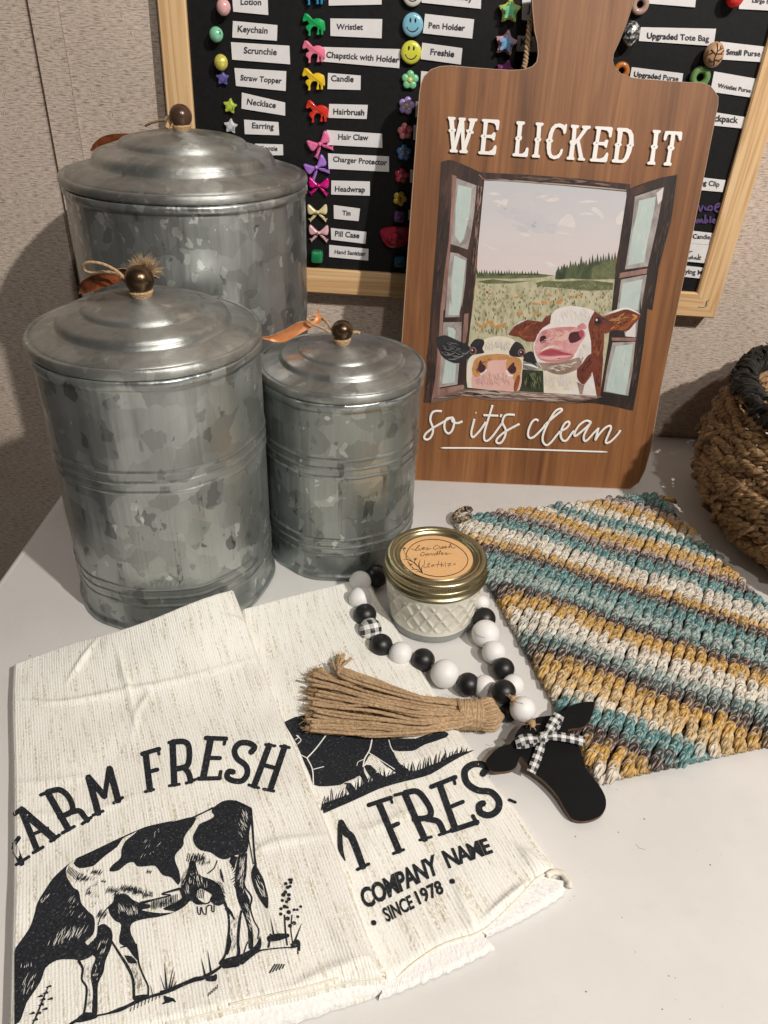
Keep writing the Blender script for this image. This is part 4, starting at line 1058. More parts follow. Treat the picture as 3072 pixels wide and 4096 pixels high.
f_('brown', PB(c_([(1318, 122), (1400, 92), (1482, 60), (1555, 88), (1590, 112), (1545, 170), (1492, 222), (1400, 216), (1332, 236)])))
f_('rust', PB(c_([(1400, 150), (1480, 105), (1572, 112), (1530, 165), (1470, 216), (1395, 200)])))
s_('orange', PB([(1530, 105), (1555, 118), (1540, 140)]), [4, 12, 4])
s_('white', PB([(1330, 106), (1400, 82), (1480, 60), (1540, 76), (1585, 102)]), [3, 9, 8, 7, 2])
f_('nost', PB(ell((1285, 150), 31, 33))); f_('black', PB(ell((1283, 150), 20, 22))); f_('white', PB(ell((1272, 142), 7, 9)))
s_('black', PB([(1310, 130), (1350, 150), (1320, 170)]), [6, 3, 2])
f_('rosep', PB(c_([(822, 345), (838, 290), (882, 222), (980, 198), (1100, 192), (1172, 214), (1192, 255), (1145, 330), (1112, 392), (1000, 446), (900, 442), (845, 410)])))
f_('pink', PB(c_([(960, 235), (1040, 215), (1080, 240), (1060, 285), (980, 290)])))
f_('pink', PB(c_([(930, 340), (960, 322), (1010, 345), (980, 360)])))
f_('nost', PB(c_([(860, 290), (868, 265), (890, 255), (910, 268), (902, 300), (875, 312)])))
f_('nost', PB(c_([(1068, 275), (1080, 240), (1115, 228), (1165, 232), (1175, 265), (1135, 298), (1085, 308)])))
f_('mouth', PB(c_([(1140, 225), (1170, 215), (1182, 250), (1165, 275), (1150, 260)])))
f_('lip', PB(c_([(848, 392), (870, 362), (920, 340), (1000, 355), (1105, 388), (1085, 425), (1000, 446), (900, 442), (852, 415)])))
f_('mouth', PB(c_([(855, 392), (900, 362), (950, 354), (1010, 370), (1098, 394), (1000, 396), (930, 402)])))
s_('pink', PB([(850, 410), (920, 418), (1000, 415), (1080, 402)]), [3, 12, 12, 4])
s_('cream', PB([(870, 368), (920, 342), (960, 335)]), [3, 9, 4])
f_('brown', PB(c_([(1130, 500), (1170, 455), (1215, 395), (1270, 385), (1275, 440), (1240, 520), (1180, 606), (1135, 565)])))
f_('rosep', PB(c_([(1130, 190), (1170, 165), (1200, 185), (1190, 210), (1150, 205)])))
scumble(['sill', 'sillhi', 'frame'], PB([(110, 700), (330, 650), (1000, 680), (1290, 700), (1150, 738), (800, 724), (330, 690), (120, 730)]), 110, 70, 5, 4, 5)
scumble(['frame', 'sill'], PA([(400, 92), (700, 108), (1000, 132), (1300, 168), (1290, 185), (900, 150), (420, 118)]), 60, 60, 5, 5, 3)
hw = PB([(960, 100), (1080, 55), (1200, 70), (1235, 110), (1215, 180), (1100, 185), (960, 190)])
scumble(['white', 'grey_w', 'cloud'], hw, 40, 22, 3.0, 70, 25)
scumble(['white', 'cloud', 'grey_w'], PB([(1160, 330), (1215, 260), (1225, 400), (1170, 450), (1120, 420)]), 26, 20, 4, 80, 25)
scumble(['cream', 'cloud', 'grey_w'], PB([(900, 530), (1120, 530), (1075, 655), (900, 655)]), 60, 34, 5, 82, 15)
scumble(['brown', 'rust', 'nost'], PB([(1240, 110), (1310, 150), (1310, 370), (1250, 420), (1235, 250)]), 50, 22, 4, 85, 25)
scumble(['brown', 'rust', 'nost'], PB([(1260, 540), (1300, 460), (1290, 660), (1275, 660)]), 18, 26, 4, 88, 10)
scumble(['brown', 'rust', 'nost'], PB([(670, 235), (770, 155), (900, 150), (880, 195), (830, 280), (760, 275)]), 70, 24, 4, -35, 25)
scumble(['brown', 'rust', 'orange', 'nost'], PB([(1345, 140), (1470, 85), (1560, 110), (1480, 205), (1360, 215)]), 80, 26, 4, -20, 30)
scumble(['brown', 'nost'], PB([(1140, 510), (1230, 400), (1260, 410), (1180, 585)]), 26, 26, 4, 120, 15)
scumble(['rosep', 'pink', 'lip'], PB([(860, 330), (900, 215), (1090, 200), (1060, 230), (960, 320), (900, 335)]), 60, 20, 4, 10, 50)
scumble(['rosep', 'pink', 'mouth'], PB([(930, 430), (1080, 405), (1020, 440)]), 10, 30, 4, -8, 10)
scumble(['chin', 'tan_s', 'cream'], PB([(880, 470), (1000, 465), (1140, 440), (1110, 490), (1010, 525), (910, 500)]), 44, 26, 4, 5, 25)
scumble(['pink', 'pink', 'pink_l'], PB([(400, 560), (480, 500), (620, 520), (680, 620), (400, 620)]), 50, 26, 5, 85, 25)
scumble(['tan', 'orange', 'rust'], PB([(385, 490), (420, 425), (600, 400), (640, 420), (480, 450), (410, 540)]), 14, 18, 4, 30, 50)
scumble(['cream', 'cloud', 'grey_w'], PB([(470, 290), (600, 275), (670, 300), (650, 365), (470, 370)]), 50, 22, 3.5, 85, 25)
scumble(['black', 'grey'], PB([(150, 290), (260, 300), (340, 350), (320, 420), (220, 430), (150, 370)]), 40, 30, 3, 20, 15)
scumble(['dgreen', 'bush'], PB([(745, 520), (880, 530), (885, 650), (725, 640)]), 50, 34, 5, 85, 15)
f_('nost', PB(c_([(413, 500), (424, 465), (436, 432), (450, 458), (472, 478), (466, 507), (440, 522)])))
f_('nost', PB(c_([(630, 495), (650, 470), (677, 448), (680, 470), (694, 490), (685, 522), (655, 527)])))
for cx, cy in ((382, 365), (732, 380)): f_('nost', PB(ell((cx, cy), 18, 21))); f_('white', PB(ell((cx - 6, cy - 5), 5, 5)))
f_('nost', PB(ell((1285, 150), 31, 33))); f_('black', PB(ell((1283, 150), 20, 22))); f_('white', PB(ell((1272, 142), 7, 9)))
paint = bpy.data.objects.new("painting", None)
NAMES = {'sky': 'painted_sky', 'cloud': 'painted_clouds', 'dusk': 'painted_clouds', 'field': 'painted_meadow', 'blade': 'painted_grass', 'orange': 'painted_flowers', 'tree': 'painted_firs', 'bush': 'painted_bushes', 'frame': 'painted_casement', 'frame2': 'painted_casement', 'rose': 'painted_casement_highlight', 'pane': 'painted_pane', 'aqua': 'painted_pane', 'sill': 'painted_sill', 'sillhi': 'painted_sill'}
# one painting: every wash a slot of the same mesh
V, F, uv, mats, mid = [], [], [], [], []
for k, m_ in pa.mb.items():
    b = len(V); V += m_.v; uv += m_.uv; F += [tuple(i + b for i in f) for f in m_.f]
    mid += [len(mats)] * len(m_.f); mats.append(PIG[k])
bpy.data.objects.remove(paint)
mk("window_painting", V, F, None, sign, uv=uv, mats=mats, midx=mid)

# ------------------------------------------------------------------ labels and charms on the pin board
A_, B_, C_, D_, E_, Fz = zx(840, 0, 2.07375), zx(840, 400, 1.929), zx(1880, 0, 1.3918), zx(1600, 0, 1.1270), zx(2400, 600, 2.469), zx(700, 0, 1.659)
M_PAPER = pm("label_paper", (0.72, 0.70, 0.70), 0.6, 0, 0.03, 200)
M_TEXT = pm("label_text", (0.035, 0.033, 0.045), 0.7)
M_PEN = pm("pen_text", (0.05, 0.05, 0.055), 0.7)
def label(z, quad, text, base, desc, cap=None, curl=0.0, grp="paper labels on the pin board", shown=True, off=0.0):
    """quad: TL, TR, BR, BL; base: left and right end of the text's baseline"""
    q = PANEL.uv(z(quad))
    ctr = PANEL.at(q.mean(0), 0.0)
    o0 = 0.0012 + off
    # a small grid so the paper can bow away from the board
    nx, ny = 12, 3
    V, uv, F = [], [], []
    for s_k in (0, 1):
        for j in range(ny + 1):
            for i in range(nx + 1):
                a, b = i / nx, j / ny
                p = (q[0] * (1 - a) + q[1] * a) * (1 - b) + (q[3] * (1 - a) + q[2] * a) * b
                V.append(PANEL.at(p, o0 + 0.0004 * math.sin(a * 5 + q[0][0] * 90) * 0.5 - s_k * 0.0002 + curl * max(0, a - 0.9) * 0.06)); uv.append(p)
    K = (nx + 1) * (ny + 1)
    for j in range(ny):
        for i in range(nx):
            f = (j * (nx + 1) + i, (j + 1) * (nx + 1) + i, (j + 1) * (nx + 1) + i + 1, j * (nx + 1) + i + 1)
            F.append(f); F.append(tuple(x + K for x in f[::-1]))
    o = mk("paper_label", V, F, M_PAPER, None, uv=uv, origin=ctr)
    tag(o, desc, "label", grp)
    if text and base:
        bl = np.array(z([base[0]])[0]); br = np.array(z([base[1]])[0])
        V2, _ = glyphs(text, 0.022)
        wpx = np.linalg.norm(br - bl); asp = CAP / (V2[:, 0].max() - V2[:, 0].min())
        hpx = wpx * asp * 1.05 if cap is None else cap
        up = np.array([(br - bl)[1], -(br - bl)[0]]) / wpx * hpx
        pr = Print(PANEL.hit, o0 + 0.00045, 1e-6)
        pr.text('t', text, (bl, br, br + up, bl + up), 0.022)
        pr.mb['t'].build("printed_word", M_TEXT, o)
    return o
LB = "small white paper label reading "
label(A_, [(183, -60), (478, -48), (485, 125), (195, 97)], "Lotion", [(257, 38), (428, 42)], LB + "Lotion")
label(A_, [(192, 173), (561, 208), (556, 338), (187, 311)], "Keychain", [(232, 262), (480, 278)], LB + "Keychain")
label(A_, [(176, 349), (660, 379), (666, 533), (186, 494)], "Scrunchie", [(282, 440), (556, 456)], LB + "Scrunchie")
label(A_, [(204, 563), (634, 590), (629, 754), (218, 712)], "Straw Topper", [(255, 663), (597, 690)], LB + "Straw Topper")
label(Fz, [(445, 613), (732, 680), (732, 767), (443, 720)], "Necklace", [(478, 690), (670, 716)], LB + "Necklace")
label(B_, [(264, 150), (529, 170), (535, 271), (270, 262)], "Earring", [(326, 215), (494, 224)], LB + "Earring")
label(B_, [(350, 335), (564, 342), (566, 425), (350, 425)], "Koozie", [(392, 384), (523, 389)], "white paper label ending in ozie, half hidden by the tallest canister's lid")
label(A_, [(985, -60), (1424, -60), (1424, 38), (986, 47)], None, None, "white paper label with no word showing, cut off by the picture's top above Wristlet")
label(A_, [(999, 153), (1429, 158), (1424, 318), (1000, 298)], "Wristlet", [(1050, 244), (1270, 246)], LB + "Wristlet")
label(A_, [(900, 388), (1580, 407), (1570, 565), (910, 508)], "Chapstick with Holder", [(965, 475), (1568, 518)], "long white paper label reading Chapstick with Holder")
label(A_, [(980, 604), (1251, 626), (1249, 746), (975, 738)], "Candle", [(1005, 672), (1193, 678)], "short white paper label reading Candle beside the yellow horse charm")
label(B_, [(920, 29), (1218, 37), (1209, 146), (915, 136)], "Hairbrush", [(952, 108), (1192, 116)], LB + "Hairbrush")
label(B_, [(901, 230), (1328, 259), (1330, 368), (905, 345)], "Hair Claw", [(990, 302), (1223, 308)], LB + "Hair Claw")
label(B_, [(911, 410), (1381, 434), (1382, 553), (916, 529)], "Charger Protector", [(950, 472), (1366, 500)], LB + "Charger Protector")
label(B_, [(937, 619), (1234, 627), (1234, 737), (936, 727)], "Headwrap", [(965, 703), (1197, 708)], LB + "Headwrap")
label(B_, [(955, 808), (1158, 836), (1147, 933), (957, 914)], "Tin", [(1021, 886), (1085, 888)], LB + "Tin")
label(B_, [(933, 985), (1208, 1016), (1200, 1108), (936, 1075)], "Pill Case", [(964, 1047), (1153, 1062)], LB + "Pill Case")
label(B_, [(921, 1115), (1224, 1147), (1221, 1237), (920, 1208)], "Hand Sanitizer", [(962, 1182), (1203, 1198)], LB + "Hand Sanitizer")
label(D_, [(95, -45), (367, -45), (364, 40), (98, 12)], "Candy", [(215, -6), (330, 2)], "white paper label ending in dy, cut off by the picture's top above Pen Holder")
label(D_, [(113, 62), (334, 87), (325, 174), (103, 150)], "Pen Holder", [(128, 126), (292, 138)], LB + "Pen Holder")
label(D_, [(100, 192), (281, 217), (274, 291), (93, 266)], "Freshie", [(136, 246), (244, 256)], LB + "Freshie")
label(D_, [(95, 320), (255, 335), (250, 400), (92, 385)], None, None, "white paper label beside the green flower charm, mostly hidden behind the sign")
for (y0, y1, x0, nm) in ((10, 130, 1588, "lavender flower"), (190, 305, 1570, "pink flower"), (535, 637, 1545, "red flower"), (845, 925, 1532, "purple cube")):
    label(B_, [(x0, y0), (x0 + 200, y0 + 12), (x0 + 195, y1 + 8), (x0 - 3, y1)], None, None, "sliver of a white paper label showing past the sign's edge beside the %s charm" % nm)
label(C_, [(290, -40), (350, -36), (345, 118), (287, 110)], "J", [(316, 66), (332, 67)], "shaded white paper label starting with J beside the green star charm")
label(C_, [(264, 197), (380, 205), (372, 290), (258, 285)], "Kit", [(280, 254), (345, 257)], "shaded white paper label starting with K behind the sign's twine")
label(C_, [(985, -45), (1258, -35), (1250, 41), (993, 20)], None, None, "wordless white paper label cut off at the picture's top, right of the sign's handle")
label(C_, [(949, 151), (1367, 160), (1353, 256), (938, 228)], "Upgraded Tote Bag", [(983, 212), (1327, 230)], LB + "Upgraded Tote Bag")
label(C_, [(1391, 231), (1659, 262), (1648, 347), (1383, 330)], "Small Purse", [(1424, 302), (1613, 314)], LB + "Small Purse")
label(C_, [(899, 373), (1184, 408), (1172, 500), (880, 475)], "Upgraded Purse", [(910, 424), (1157, 452)], "white paper label reading Upgraded Purse, tucked behind the sign's shoulder")
label(C_, [(1357, 397), (1615, 442), (1580, 545), (1335, 510)], "Wristlet Purse", [(1376, 484), (1558, 516)], LB + "Wristlet Purse")
label(C_, [(1505, -45), (1690, -35), (1688, 60), (1494, 50)], "Large Bag", [(1568, 12), (1690, 24)], "white paper label starting with Large at the picture's top right corner")
label(C_, [(1285, 612), (1537, 652), (1523, 715), (1275, 690)], "Backpack", [(1312, 668), (1488, 684)], "white paper label ending in ckpack, behind the sign's right edge")
label(E_, [(930, 260), (1235, 295), (1205, 413), (910, 388)], "Bag Clip", [(955, 334), (1172, 360)], "white paper label ending in g Clip, behind the sign's right edge")
label(E_, [(870, 790), (1150, 822), (1118, 936), (850, 915)], "Candle", [(912, 868), (1082, 878)], "white paper label reading Candle above a handwritten one at the sign's right edge")
hl = label(E_, [(840, 915), (1120, 938), (1062, 1115), (800, 1092)], None, None, "handwritten white paper label at the sign's right edge, just under the word Candle", off=0.0006)
hp = Print(PANEL.hit, 0.0024, 5e-6)
for pts in ([(880, 1008), (885, 992), (905, 995)], [(868, 1050), (880, 1072), (890, 1045), (900, 1068), (908, 1035)], [(908, 1050), (915, 1070)], [(925, 1052), (930, 1072), (940, 1050), (945, 1072)], [(962, 1055), (950, 1070), (965, 1072), (968, 1020)], [(978, 1062), (990, 1050), (978, 1048), (972, 1072), (990, 1074)]):
    hp.stroke('p', E_(pts), 2.4)
hp.mb['p'].build("handwriting", M_PEN, hl)
label(E_, [(760, 1130), (1080, 1165), (1060, 1272), (740, 1240)], "Drying Mat", [(765, 1208), (1055, 1236)], "white paper label ending in ying Mat, lowest at the sign's right edge")
# violet chalk marker words straight on the panel
cp = Print(PANEL.hit, 0.0016, 5e-6)
for pts in ([(970, 545), (985, 600), (1010, 548)], [(1030, 560), (1036, 585)], [(1052, 590), (1070, 555), (1100, 555), (1095, 588), (1060, 588)], [(1130, 570), (1180, 545), (1175, 525), (1140, 540), (1128, 580), (1150, 605), (1172, 600)], [(940, 690), (952, 715), (962, 680), (980, 712), (995, 680), (1012, 715)], [(1035, 640), (1030, 712), (1058, 700), (1045, 680)], [(1085, 655), (1082, 712)], [(1105, 700), (1130, 690), (1115, 680), (1104, 705), (1128, 716)], [(1150, 702), (1154, 706)]):
    cp.stroke('c', E_(pts), 7.5)
cp.mb['c'].build("marker_writing", pm("violet_marker", (0.085, 0.045, 0.16), 0.8), board)

def mat_glitter():
    m, nt, bs = new_mat("silver_glitter")
    vo = nd(nt, 'ShaderNodeTexVoronoi', {'Vector': coords(nt), 'Scale': 620.0})
    sp = nd(nt, 'ShaderNodeSeparateColor', {0: vo.outputs['Color']})
    setp(nt, bs, Base_Color=ramp(nt, sp.outputs[0], [(0.35, (0.05, 0.05, 0.055)), (0.6, (0.32, 0.31, 0.31)), (0.85, (0.85, 0.84, 0.82))]), Metallic=0.5, Roughness=0.3)
    bump(nt, bs, sp.outputs[1], 1.0, 0.002)
    return m
def plas(name, col, rough=0.22, **kw): return pm("plastic_" + name, col, rough, 0, 0.06, 200, Coat_Weight=0.3, **kw)
def place(z, c): return PANEL.uv([z([c])[0]])[0]
def wscale(z, d): # zoom pixels -> metres on the panel
    return d * depth(PANEL.o) / F_PX * (1.0)
ZS = {id(A_): 2.07375, id(B_): 1.929, id(C_): 1.3918, id(D_): 1.127, id(E_): 2.469, id(Fz): 1.659}
def mm(z, d): return d / ZS[id(z)] * depth(PANEL.at(np.array([0.25, 0.15]))) / F_PX
def charm(name, z, c, desc, cat, grp=None):
    uv = place(z, c); P = PANEL.at(uv, 0.0015)
    return uv, P
def ballc(z, c, r, mat, desc, sc=(1, 1, 0.8), name="round_bead", cat="bead", grp=None):
    uv = place(z, c); R = mm(z, r)
    P = PANEL.at(uv, 0.0015 + R * sc[2])
    mb = MB(); Rm = np.stack([PANEL.e1, PANEL.e2, PANEL.n], 1)
    sphere(mb, P, R, 24, 14, sc, None, Rm)
    o = mb.build(name, mat, smooth=True, origin=PANEL.at(uv, 0.0015))
    return tag(o, desc, cat, grp)
def star_uv(c, R, r=0.52, n=5, rot=90, m=3):
    P = []
    for i in range(2 * n):
        a = math.radians(rot + 180 / n * i); q = R if i % 2 == 0 else R * r
        P.append((c[0] + q * math.cos(a), c[1] + q * math.sin(a)))
    P = np.array(P)
    # round the points
    out = []
    for i in range(len(P)):
        a, b, d = P[i - 1], P[i], P[(i + 1) % len(P)]
        k = 0.30
        p0, p1 = b + (a - b) * k, b + (d - b) * k
        for t in np.linspace(0, 1, m): out.append((1 - t) ** 2 * p0 + 2 * t * (1 - t) * b + t * t * p1)
    return np.array(out)
GS = "star charms on the pin board"
def starc(z, c, r, mat, desc, rot=90, inner=None):
    uv = place(z, c); R = mm(z, r); mb = MB()
    puffy(mb, PANEL, star_uv(uv, R, rot=rot), 0.0012, R * 0.62, R * 0.34)
    o = mb.build("star_bead", mat, smooth=True, angle=60, origin=PANEL.at(uv, 0.0012)); tag(o, desc, "star charm", GS)
    if inner:
        mb = MB(); puffy(mb, PANEL, star_uv(uv, R * 0.66, rot=rot), 0.0012 + R * 0.40, R * 0.42, R * 0.26)
        mb.build("inner_star", inner, o, smooth=True, angle=60)
    return o
def flowerc(z, c, r, pm_, cm, desc, rot=90):
    uv = place(z, c); R = mm(z, r)
    mb = MB()
    for i in range(5):
        a = math.radians(rot + 72 * i); k = uv + R * 0.56 * np.array([math.cos(a), math.sin(a)])
        Rm = np.stack([PANEL.e1, PANEL.e2, PANEL.n], 1)
        sphere(mb, PANEL.at(k, 0.0012 + R * 0.22), R * 0.44, 16, 10, (1, 1, 0.55), None, Rm)
    o = mb.build("petals", pm_, smooth=True, origin=PANEL.at(uv, 0.0012)); o.name = "flower_charm"; o.data.name = "flower_charm"
    BASE[o.name] = PANEL.at(uv, 0.0012)
    tag(o, desc, "flower charm", "flower charms on the pin board")
    mb = MB(); sphere(mb, PANEL.at(uv, 0.0012 + R * 0.38), R * 0.30, 14, 8, (1, 1, 0.7), None, np.stack([PANEL.e1, PANEL.e2, PANEL.n], 1))
    mb.build("flower_centre", cm, o, smooth=True)
    return o
def ringc(z, c, r, mat, desc, hole=0.34):
    uv = place(z, c); R = mm(z, r); mb = MB()
    rt = R * (1 - hole) / 2; rc = R - rt
    a = np.linspace(0, 2 * math.pi, 32, endpoint=False)
    tube(mb, PANEL.at(np.stack([uv[0] + rc * np.cos(a), uv[1] + rc * np.sin(a)], 1), 0.0012 + rt * 0.9), rt, 14, True)
    return tag(mb.build("ring_bead", mat, smooth=True, origin=PANEL.at(uv, 0.0012)), desc, "bead", "ring beads on the pin board")
GH, GB, GC = "horse charms on the pin board", "bow charms on the pin board", "cube beads on the pin board"
HORSE = [(765,163),(775,135),(785,108),(792,112),(803,108),(822,122),(840,142),(858,160),(875,152),(905,150),(930,160),(948,172),(956,200),(958,250),(950,262),(942,255),(942,280),(938,292),(922,290),(922,262),(912,240),(906,262),(910,285),(904,292),(884,290),(890,262),(893,232),(880,222),(862,222),(846,232),(834,262),(836,290),(830,300),(814,298),(818,272),(812,258),(796,240),(798,215),(822,200),(815,188),(803,172),(790,178),(772,182)]
def horse(z, dx, dy, mat, desc):
    base = A_(smooth_line(HORSE + [HORSE[0]], 2)[:-1])
    c0 = np.array(A_([(860, 205)])[0]); c1 = np.array(z([(dx, dy)])[0])
    uv = PANEL.uv([(np.array(p) - c0) * 0.98 + c1 for p in base]); ctr = PANEL.uv([c1])[0]
    mb = MB(); puffy(mb, PANEL, uv, 0.0012, 0.0045, 0.00075)
    return tag(mb.build("horse_charm", mat, smooth=True, angle=55, origin=PANEL.at(ctr, 0.0012)), desc, "horse charm", GH)
def bow(z, c, w, rot, mat, desc):
    uv = place(z, c); W = mm(z, w); ca, sa2 = math.cos(math.radians(rot)), math.sin(math.radians(rot))
    def tr(pts): return np.array([(uv[0] + W * (x * ca - y * sa2), uv[1] + W * (x * sa2 + y * ca)) for x, y in pts])
    mb = MB()
    lobe = [(0.04, 0.07), (0.22, 0.22), (0.42, 0.40), (0.52, 0.36), (0.54, 0.10), (0.48, -0.08), (0.34, -0.10), (0.16, -0.04), (0.04, -0.06)]
    tail = [(0.02, -0.02), (0.10, -0.06), (0.28, -0.18), (0.42, -0.32), (0.52, -0.34), (0.46, -0.42), (0.42, -0.52), (0.34, -0.42), (0.20, -0.30), (0.06, -0.16)]
    for sg in (1, -1):
        puffy(mb, PANEL, smooth_line(tr([(x * sg, y) for x, y in tail + [tail[0]]]), 3)[:-1], 0.0012, 0.0028, W * 0.04)
        puffy(mb, PANEL, smooth_line(tr([(x * sg, y) for x, y in lobe + [lobe[0]]]), 3)[:-1], 0.0013, 0.0048, W * 0.09)
    sphere(mb, PANEL.at(tr([(0, 0.02)])[0], 0.0045), W * 0.095, 14, 10)
    return tag(mb.build("bow_charm", mat, smooth=True, angle=60, origin=PANEL.at(uv, 0.0012)), desc, "bow charm", GB)
def cube(z, c, w, mat, desc):
    uv = place(z, c); W = mm(z, w); P = rounded_rect(uv[0] - W / 2, uv[1] - W / 2, uv[0] + W / 2, uv[1] + W / 2, W * 0.22, 4)
    mb = MB(); puffy(mb, PANEL, P, 0.0012, W * 0.9, W * 0.12)
    return tag(mb.build("cube_bead", mat, smooth=True, angle=60, origin=PANEL.at(uv, 0.0012)), desc, "bead", GC)
def smiley(z, c, r, mat, desc):
    uv = place(z, c); R = mm(z, r); mb = MB()
    lathe_p = [(R * 0.9, 0), (R, R * 0.12), (R, R * 0.3), (R * 0.9, R * 0.42), (R * 0.6, R * 0.47), (0, R * 0.48)]
    V, F = [], []
    seg = 32
    for rr, hh in lathe_p:
        for k in range(seg):
            a = 2 * math.pi * k / seg; V.append(PANEL.at(uv + rr * np.array([math.cos(a), math.sin(a)]), 0.0012 + hh))
    for i in range(len(lathe_p) - 1):
        for k in range(seg): F.append((i * seg + k, i * seg + (k + 1) % seg, (i + 1) * seg + (k + 1) % seg, (i + 1) * seg + k))
    mb.add(V, F)
    o = mb.build("smiley_disc", mat, smooth=True, origin=PANEL.at(uv, 0.0012)); tag(o, desc, "smiley charm", "smiley discs on the pin board")
    mb = MB(); top = 0.0012 + R * 0.49
    for sg in (-1, 1): flat_poly(mb, PANEL, [[uv + R * np.array([sg * 0.24 + 0.09 * math.cos(t), 0.36 + 0.19 * math.sin(t)]) for t in np.linspace(0, 2 * math.pi, 14, endpoint=False)]], top)
    a = np.radians(np.linspace(200, 340, 16)); q = np.stack([uv[0] + R * 0.58 * np.cos(a), uv[1] + R * (0.02 + 0.58 * np.sin(a))], 1)
    tube(mb, PANEL.at(q, top - 0.0003), R * 0.055, 6)
    mb.build("face", pm("smiley_black", (0.01, 0.01, 0.01), 0.4), o)
    return o
P_ = plas
ballc(A_, (125, 60), 54, P_("pale_pink", (0.72, 0.40, 0.40)), "shiny pale pink bead beside the Lotion label", (1, 1.08, 0.9))
o = ballc(A_, (66, 285), 54, P_("mint", (0.22, 0.56, 0.36)), "mint green fluted bead with a hole beside the Keychain label", (1, 1.0, 0.9), "fluted_bead")
uvb = place(A_, (95, 278)); mb = MB(); sphere(mb, PANEL.at(uvb, 0.0015 + mm(A_, 54) * 1.42), mm(A_, 20), 14, 8, (0.75, 1.2, 0.5), None, np.stack([PANEL.e1, PANEL.e2, PANEL.n], 1))
mb.build("bead_hole", P_("mint_dark", (0.04, 0.16, 0.10)), o, smooth=True)
ballc(A_, (105, 515), 54, pm("glitter_yellow", (0.66, 0.60, 0.12), 0.25, 0.2, 0.35, 900, 0.5, 900), "glittery yellow bead beside the Scrunchie label", (1, 1.08, 0.9))
starc(A_, (110, 645), 62, P_("violet_frost", (0.12, 0.10, 0.33), 0.45), "frosted violet star beside the Straw Topper label")
starc(B_, (160, 45), 60, P_("lime_frost", (0.42, 0.52, 0.06), 0.4), "lime green star beside the Necklace label", rot=82)
starc(B_, (165, 200), 60, P_("white_frost", (0.55, 0.56, 0.58), 0.4), "frosted white star behind the tallest canister's lid", rot=85)
horse(A_, 858, -48, P_("horse_blue", (0.03, 0.26, 0.50)), "blue horse charm cut off by the picture's top")
horse(A_, 862, 205, P_("horse_green", (0.01, 0.36, 0.10)), "green horse charm beside the Wristlet label")
horse(A_, 862, 430, P_("horse_pink", (0.80, 0.19, 0.30)), "pink horse charm beside the Chapstick with Holder label")
horse(A_, 860, 657, P_("horse_yellow", (0.78, 0.52, 0.02)), "yellow horse charm beside the Candle label")
horse(Fz, 944, 738, P_("horse_red", (0.62, 0.03, 0.015)), "red horse charm beside the Hairbrush label")
bow(B_, (852, 338), 165, 30, P_("bow_pink", (0.78, 0.16, 0.36)), "tilted bright pink bow charm beside the Hair Claw label")
bow(B_, (826, 518), 165, 30, P_("bow_purple", (0.38, 0.18, 0.62)), "tilted purple bow charm beside the Charger Protector label")
bow(B_, (842, 658), 150, 0, P_("bow_magenta", (0.62, 0.005, 0.22)), "magenta bow charm beside the Headwrap label")
bow(B_, (832, 862), 150, 4, P_("bow_cream", (0.74, 0.64, 0.36)), "cream bow charm beside the Tin label")
bow(B_, (842, 1020), 150, 2, P_("bow_blush", (0.74, 0.44, 0.47)), "pale blush bow charm beside the Pill Case label")
cube(B_, (830, 1198), 98, P_("cube_green", (0.01, 0.20, 0.07)), "green cube bead beside the Hand Sanitizer label")
smiley(D_, (57, -25), 43, P_("smiley_white", (0.68, 0.66, 0.60)), "off-white disc cut off by the picture's top")
smiley(D_, (57, 112), 44, P_("smiley_blue", (0.22, 0.48, 0.62)), "light blue smiley disc beside the Pen Holder label")
smiley(D_, (50, 236), 44, P_("smiley_yellow", (0.66, 0.66, 0.07)), "yellow smiley disc beside the Freshie label")
flowerc(D_, (45, 360), 38, P_("petal_green", (0.22, 0.58, 0.30)), P_("centre_yellow", (0.72, 0.62, 0.20)), "green flower charm left of the sign's top corner")
flowerc(D_, (30, 475), 37, P_("petal_lavender", (0.36, 0.26, 0.55)), P_("centre_mustard", (0.50, 0.42, 0.10)), "lavender flower charm with a mustard centre", 80)
flowerc(B_, (1505, 238), 60, P_("petal_pink", (0.60, 0.20, 0.22)), P_("centre_red", (0.45, 0.02, 0.04)), "dusty pink flower charm with a red centre", 100)
flowerc(B_, (1497, 402), 60, P_("petal_blue", (0.07, 0.18, 0.38)), P_("centre_clay", (0.35, 0.15, 0.10)), "blue flower charm left of the sign")
flowerc(B_, (1478, 580), 58, P_("petal_red", (0.45, 0.03, 0.06)), P_("centre_rose", (0.5, 0.2, 0.2)), "red flower charm left of the sign", 84)
flowerc(B_, (1465, 757), 58, P_("petal_yellow", (0.50, 0.37, 0.05)), P_("centre_orange", (0.45, 0.13, 0.02)), "yellow flower charm with an orange centre", 70)
cube(B_, (1462, 890), 88, P_("cube_purple", (0.10, 0.045, 0.14)), "purple cube bead above the dark red hat charm")
cube(B_, (1465, 1232), 94, P_("cube_blue", (0.01, 0.09, 0.17)), "blue cube bead below the dark red hat charm")
hat = smooth_line([(1312, 1015), (1330, 985), (1380, 975), (1440, 968), (1510, 972), (1540, 1000), (1535, 1060), (1500, 1110), (1440, 1132), (1380, 1125), (1335, 1080), (1312, 1015)], 3)[:-1]
mb = MB(); puffy(mb, PANEL, PANEL.uv(B_(hat)), 0.0012, 0.006, 0.004)
puffy(mb, PANEL, PANEL.uv(B_(ell((1430, 1050), 60, 42, 20))), 0.004, 0.008, 0.005)
tag(mb.build("hat_charm", P_("hat_red", (0.33, 0.008, 0.03)), smooth=True, angle=60, origin=PANEL.at(PANEL.uv(B_([(1430, 1050)]))[0], 0.0012)), "dark red hat shaped charm left of the sign's lower half", "charm")
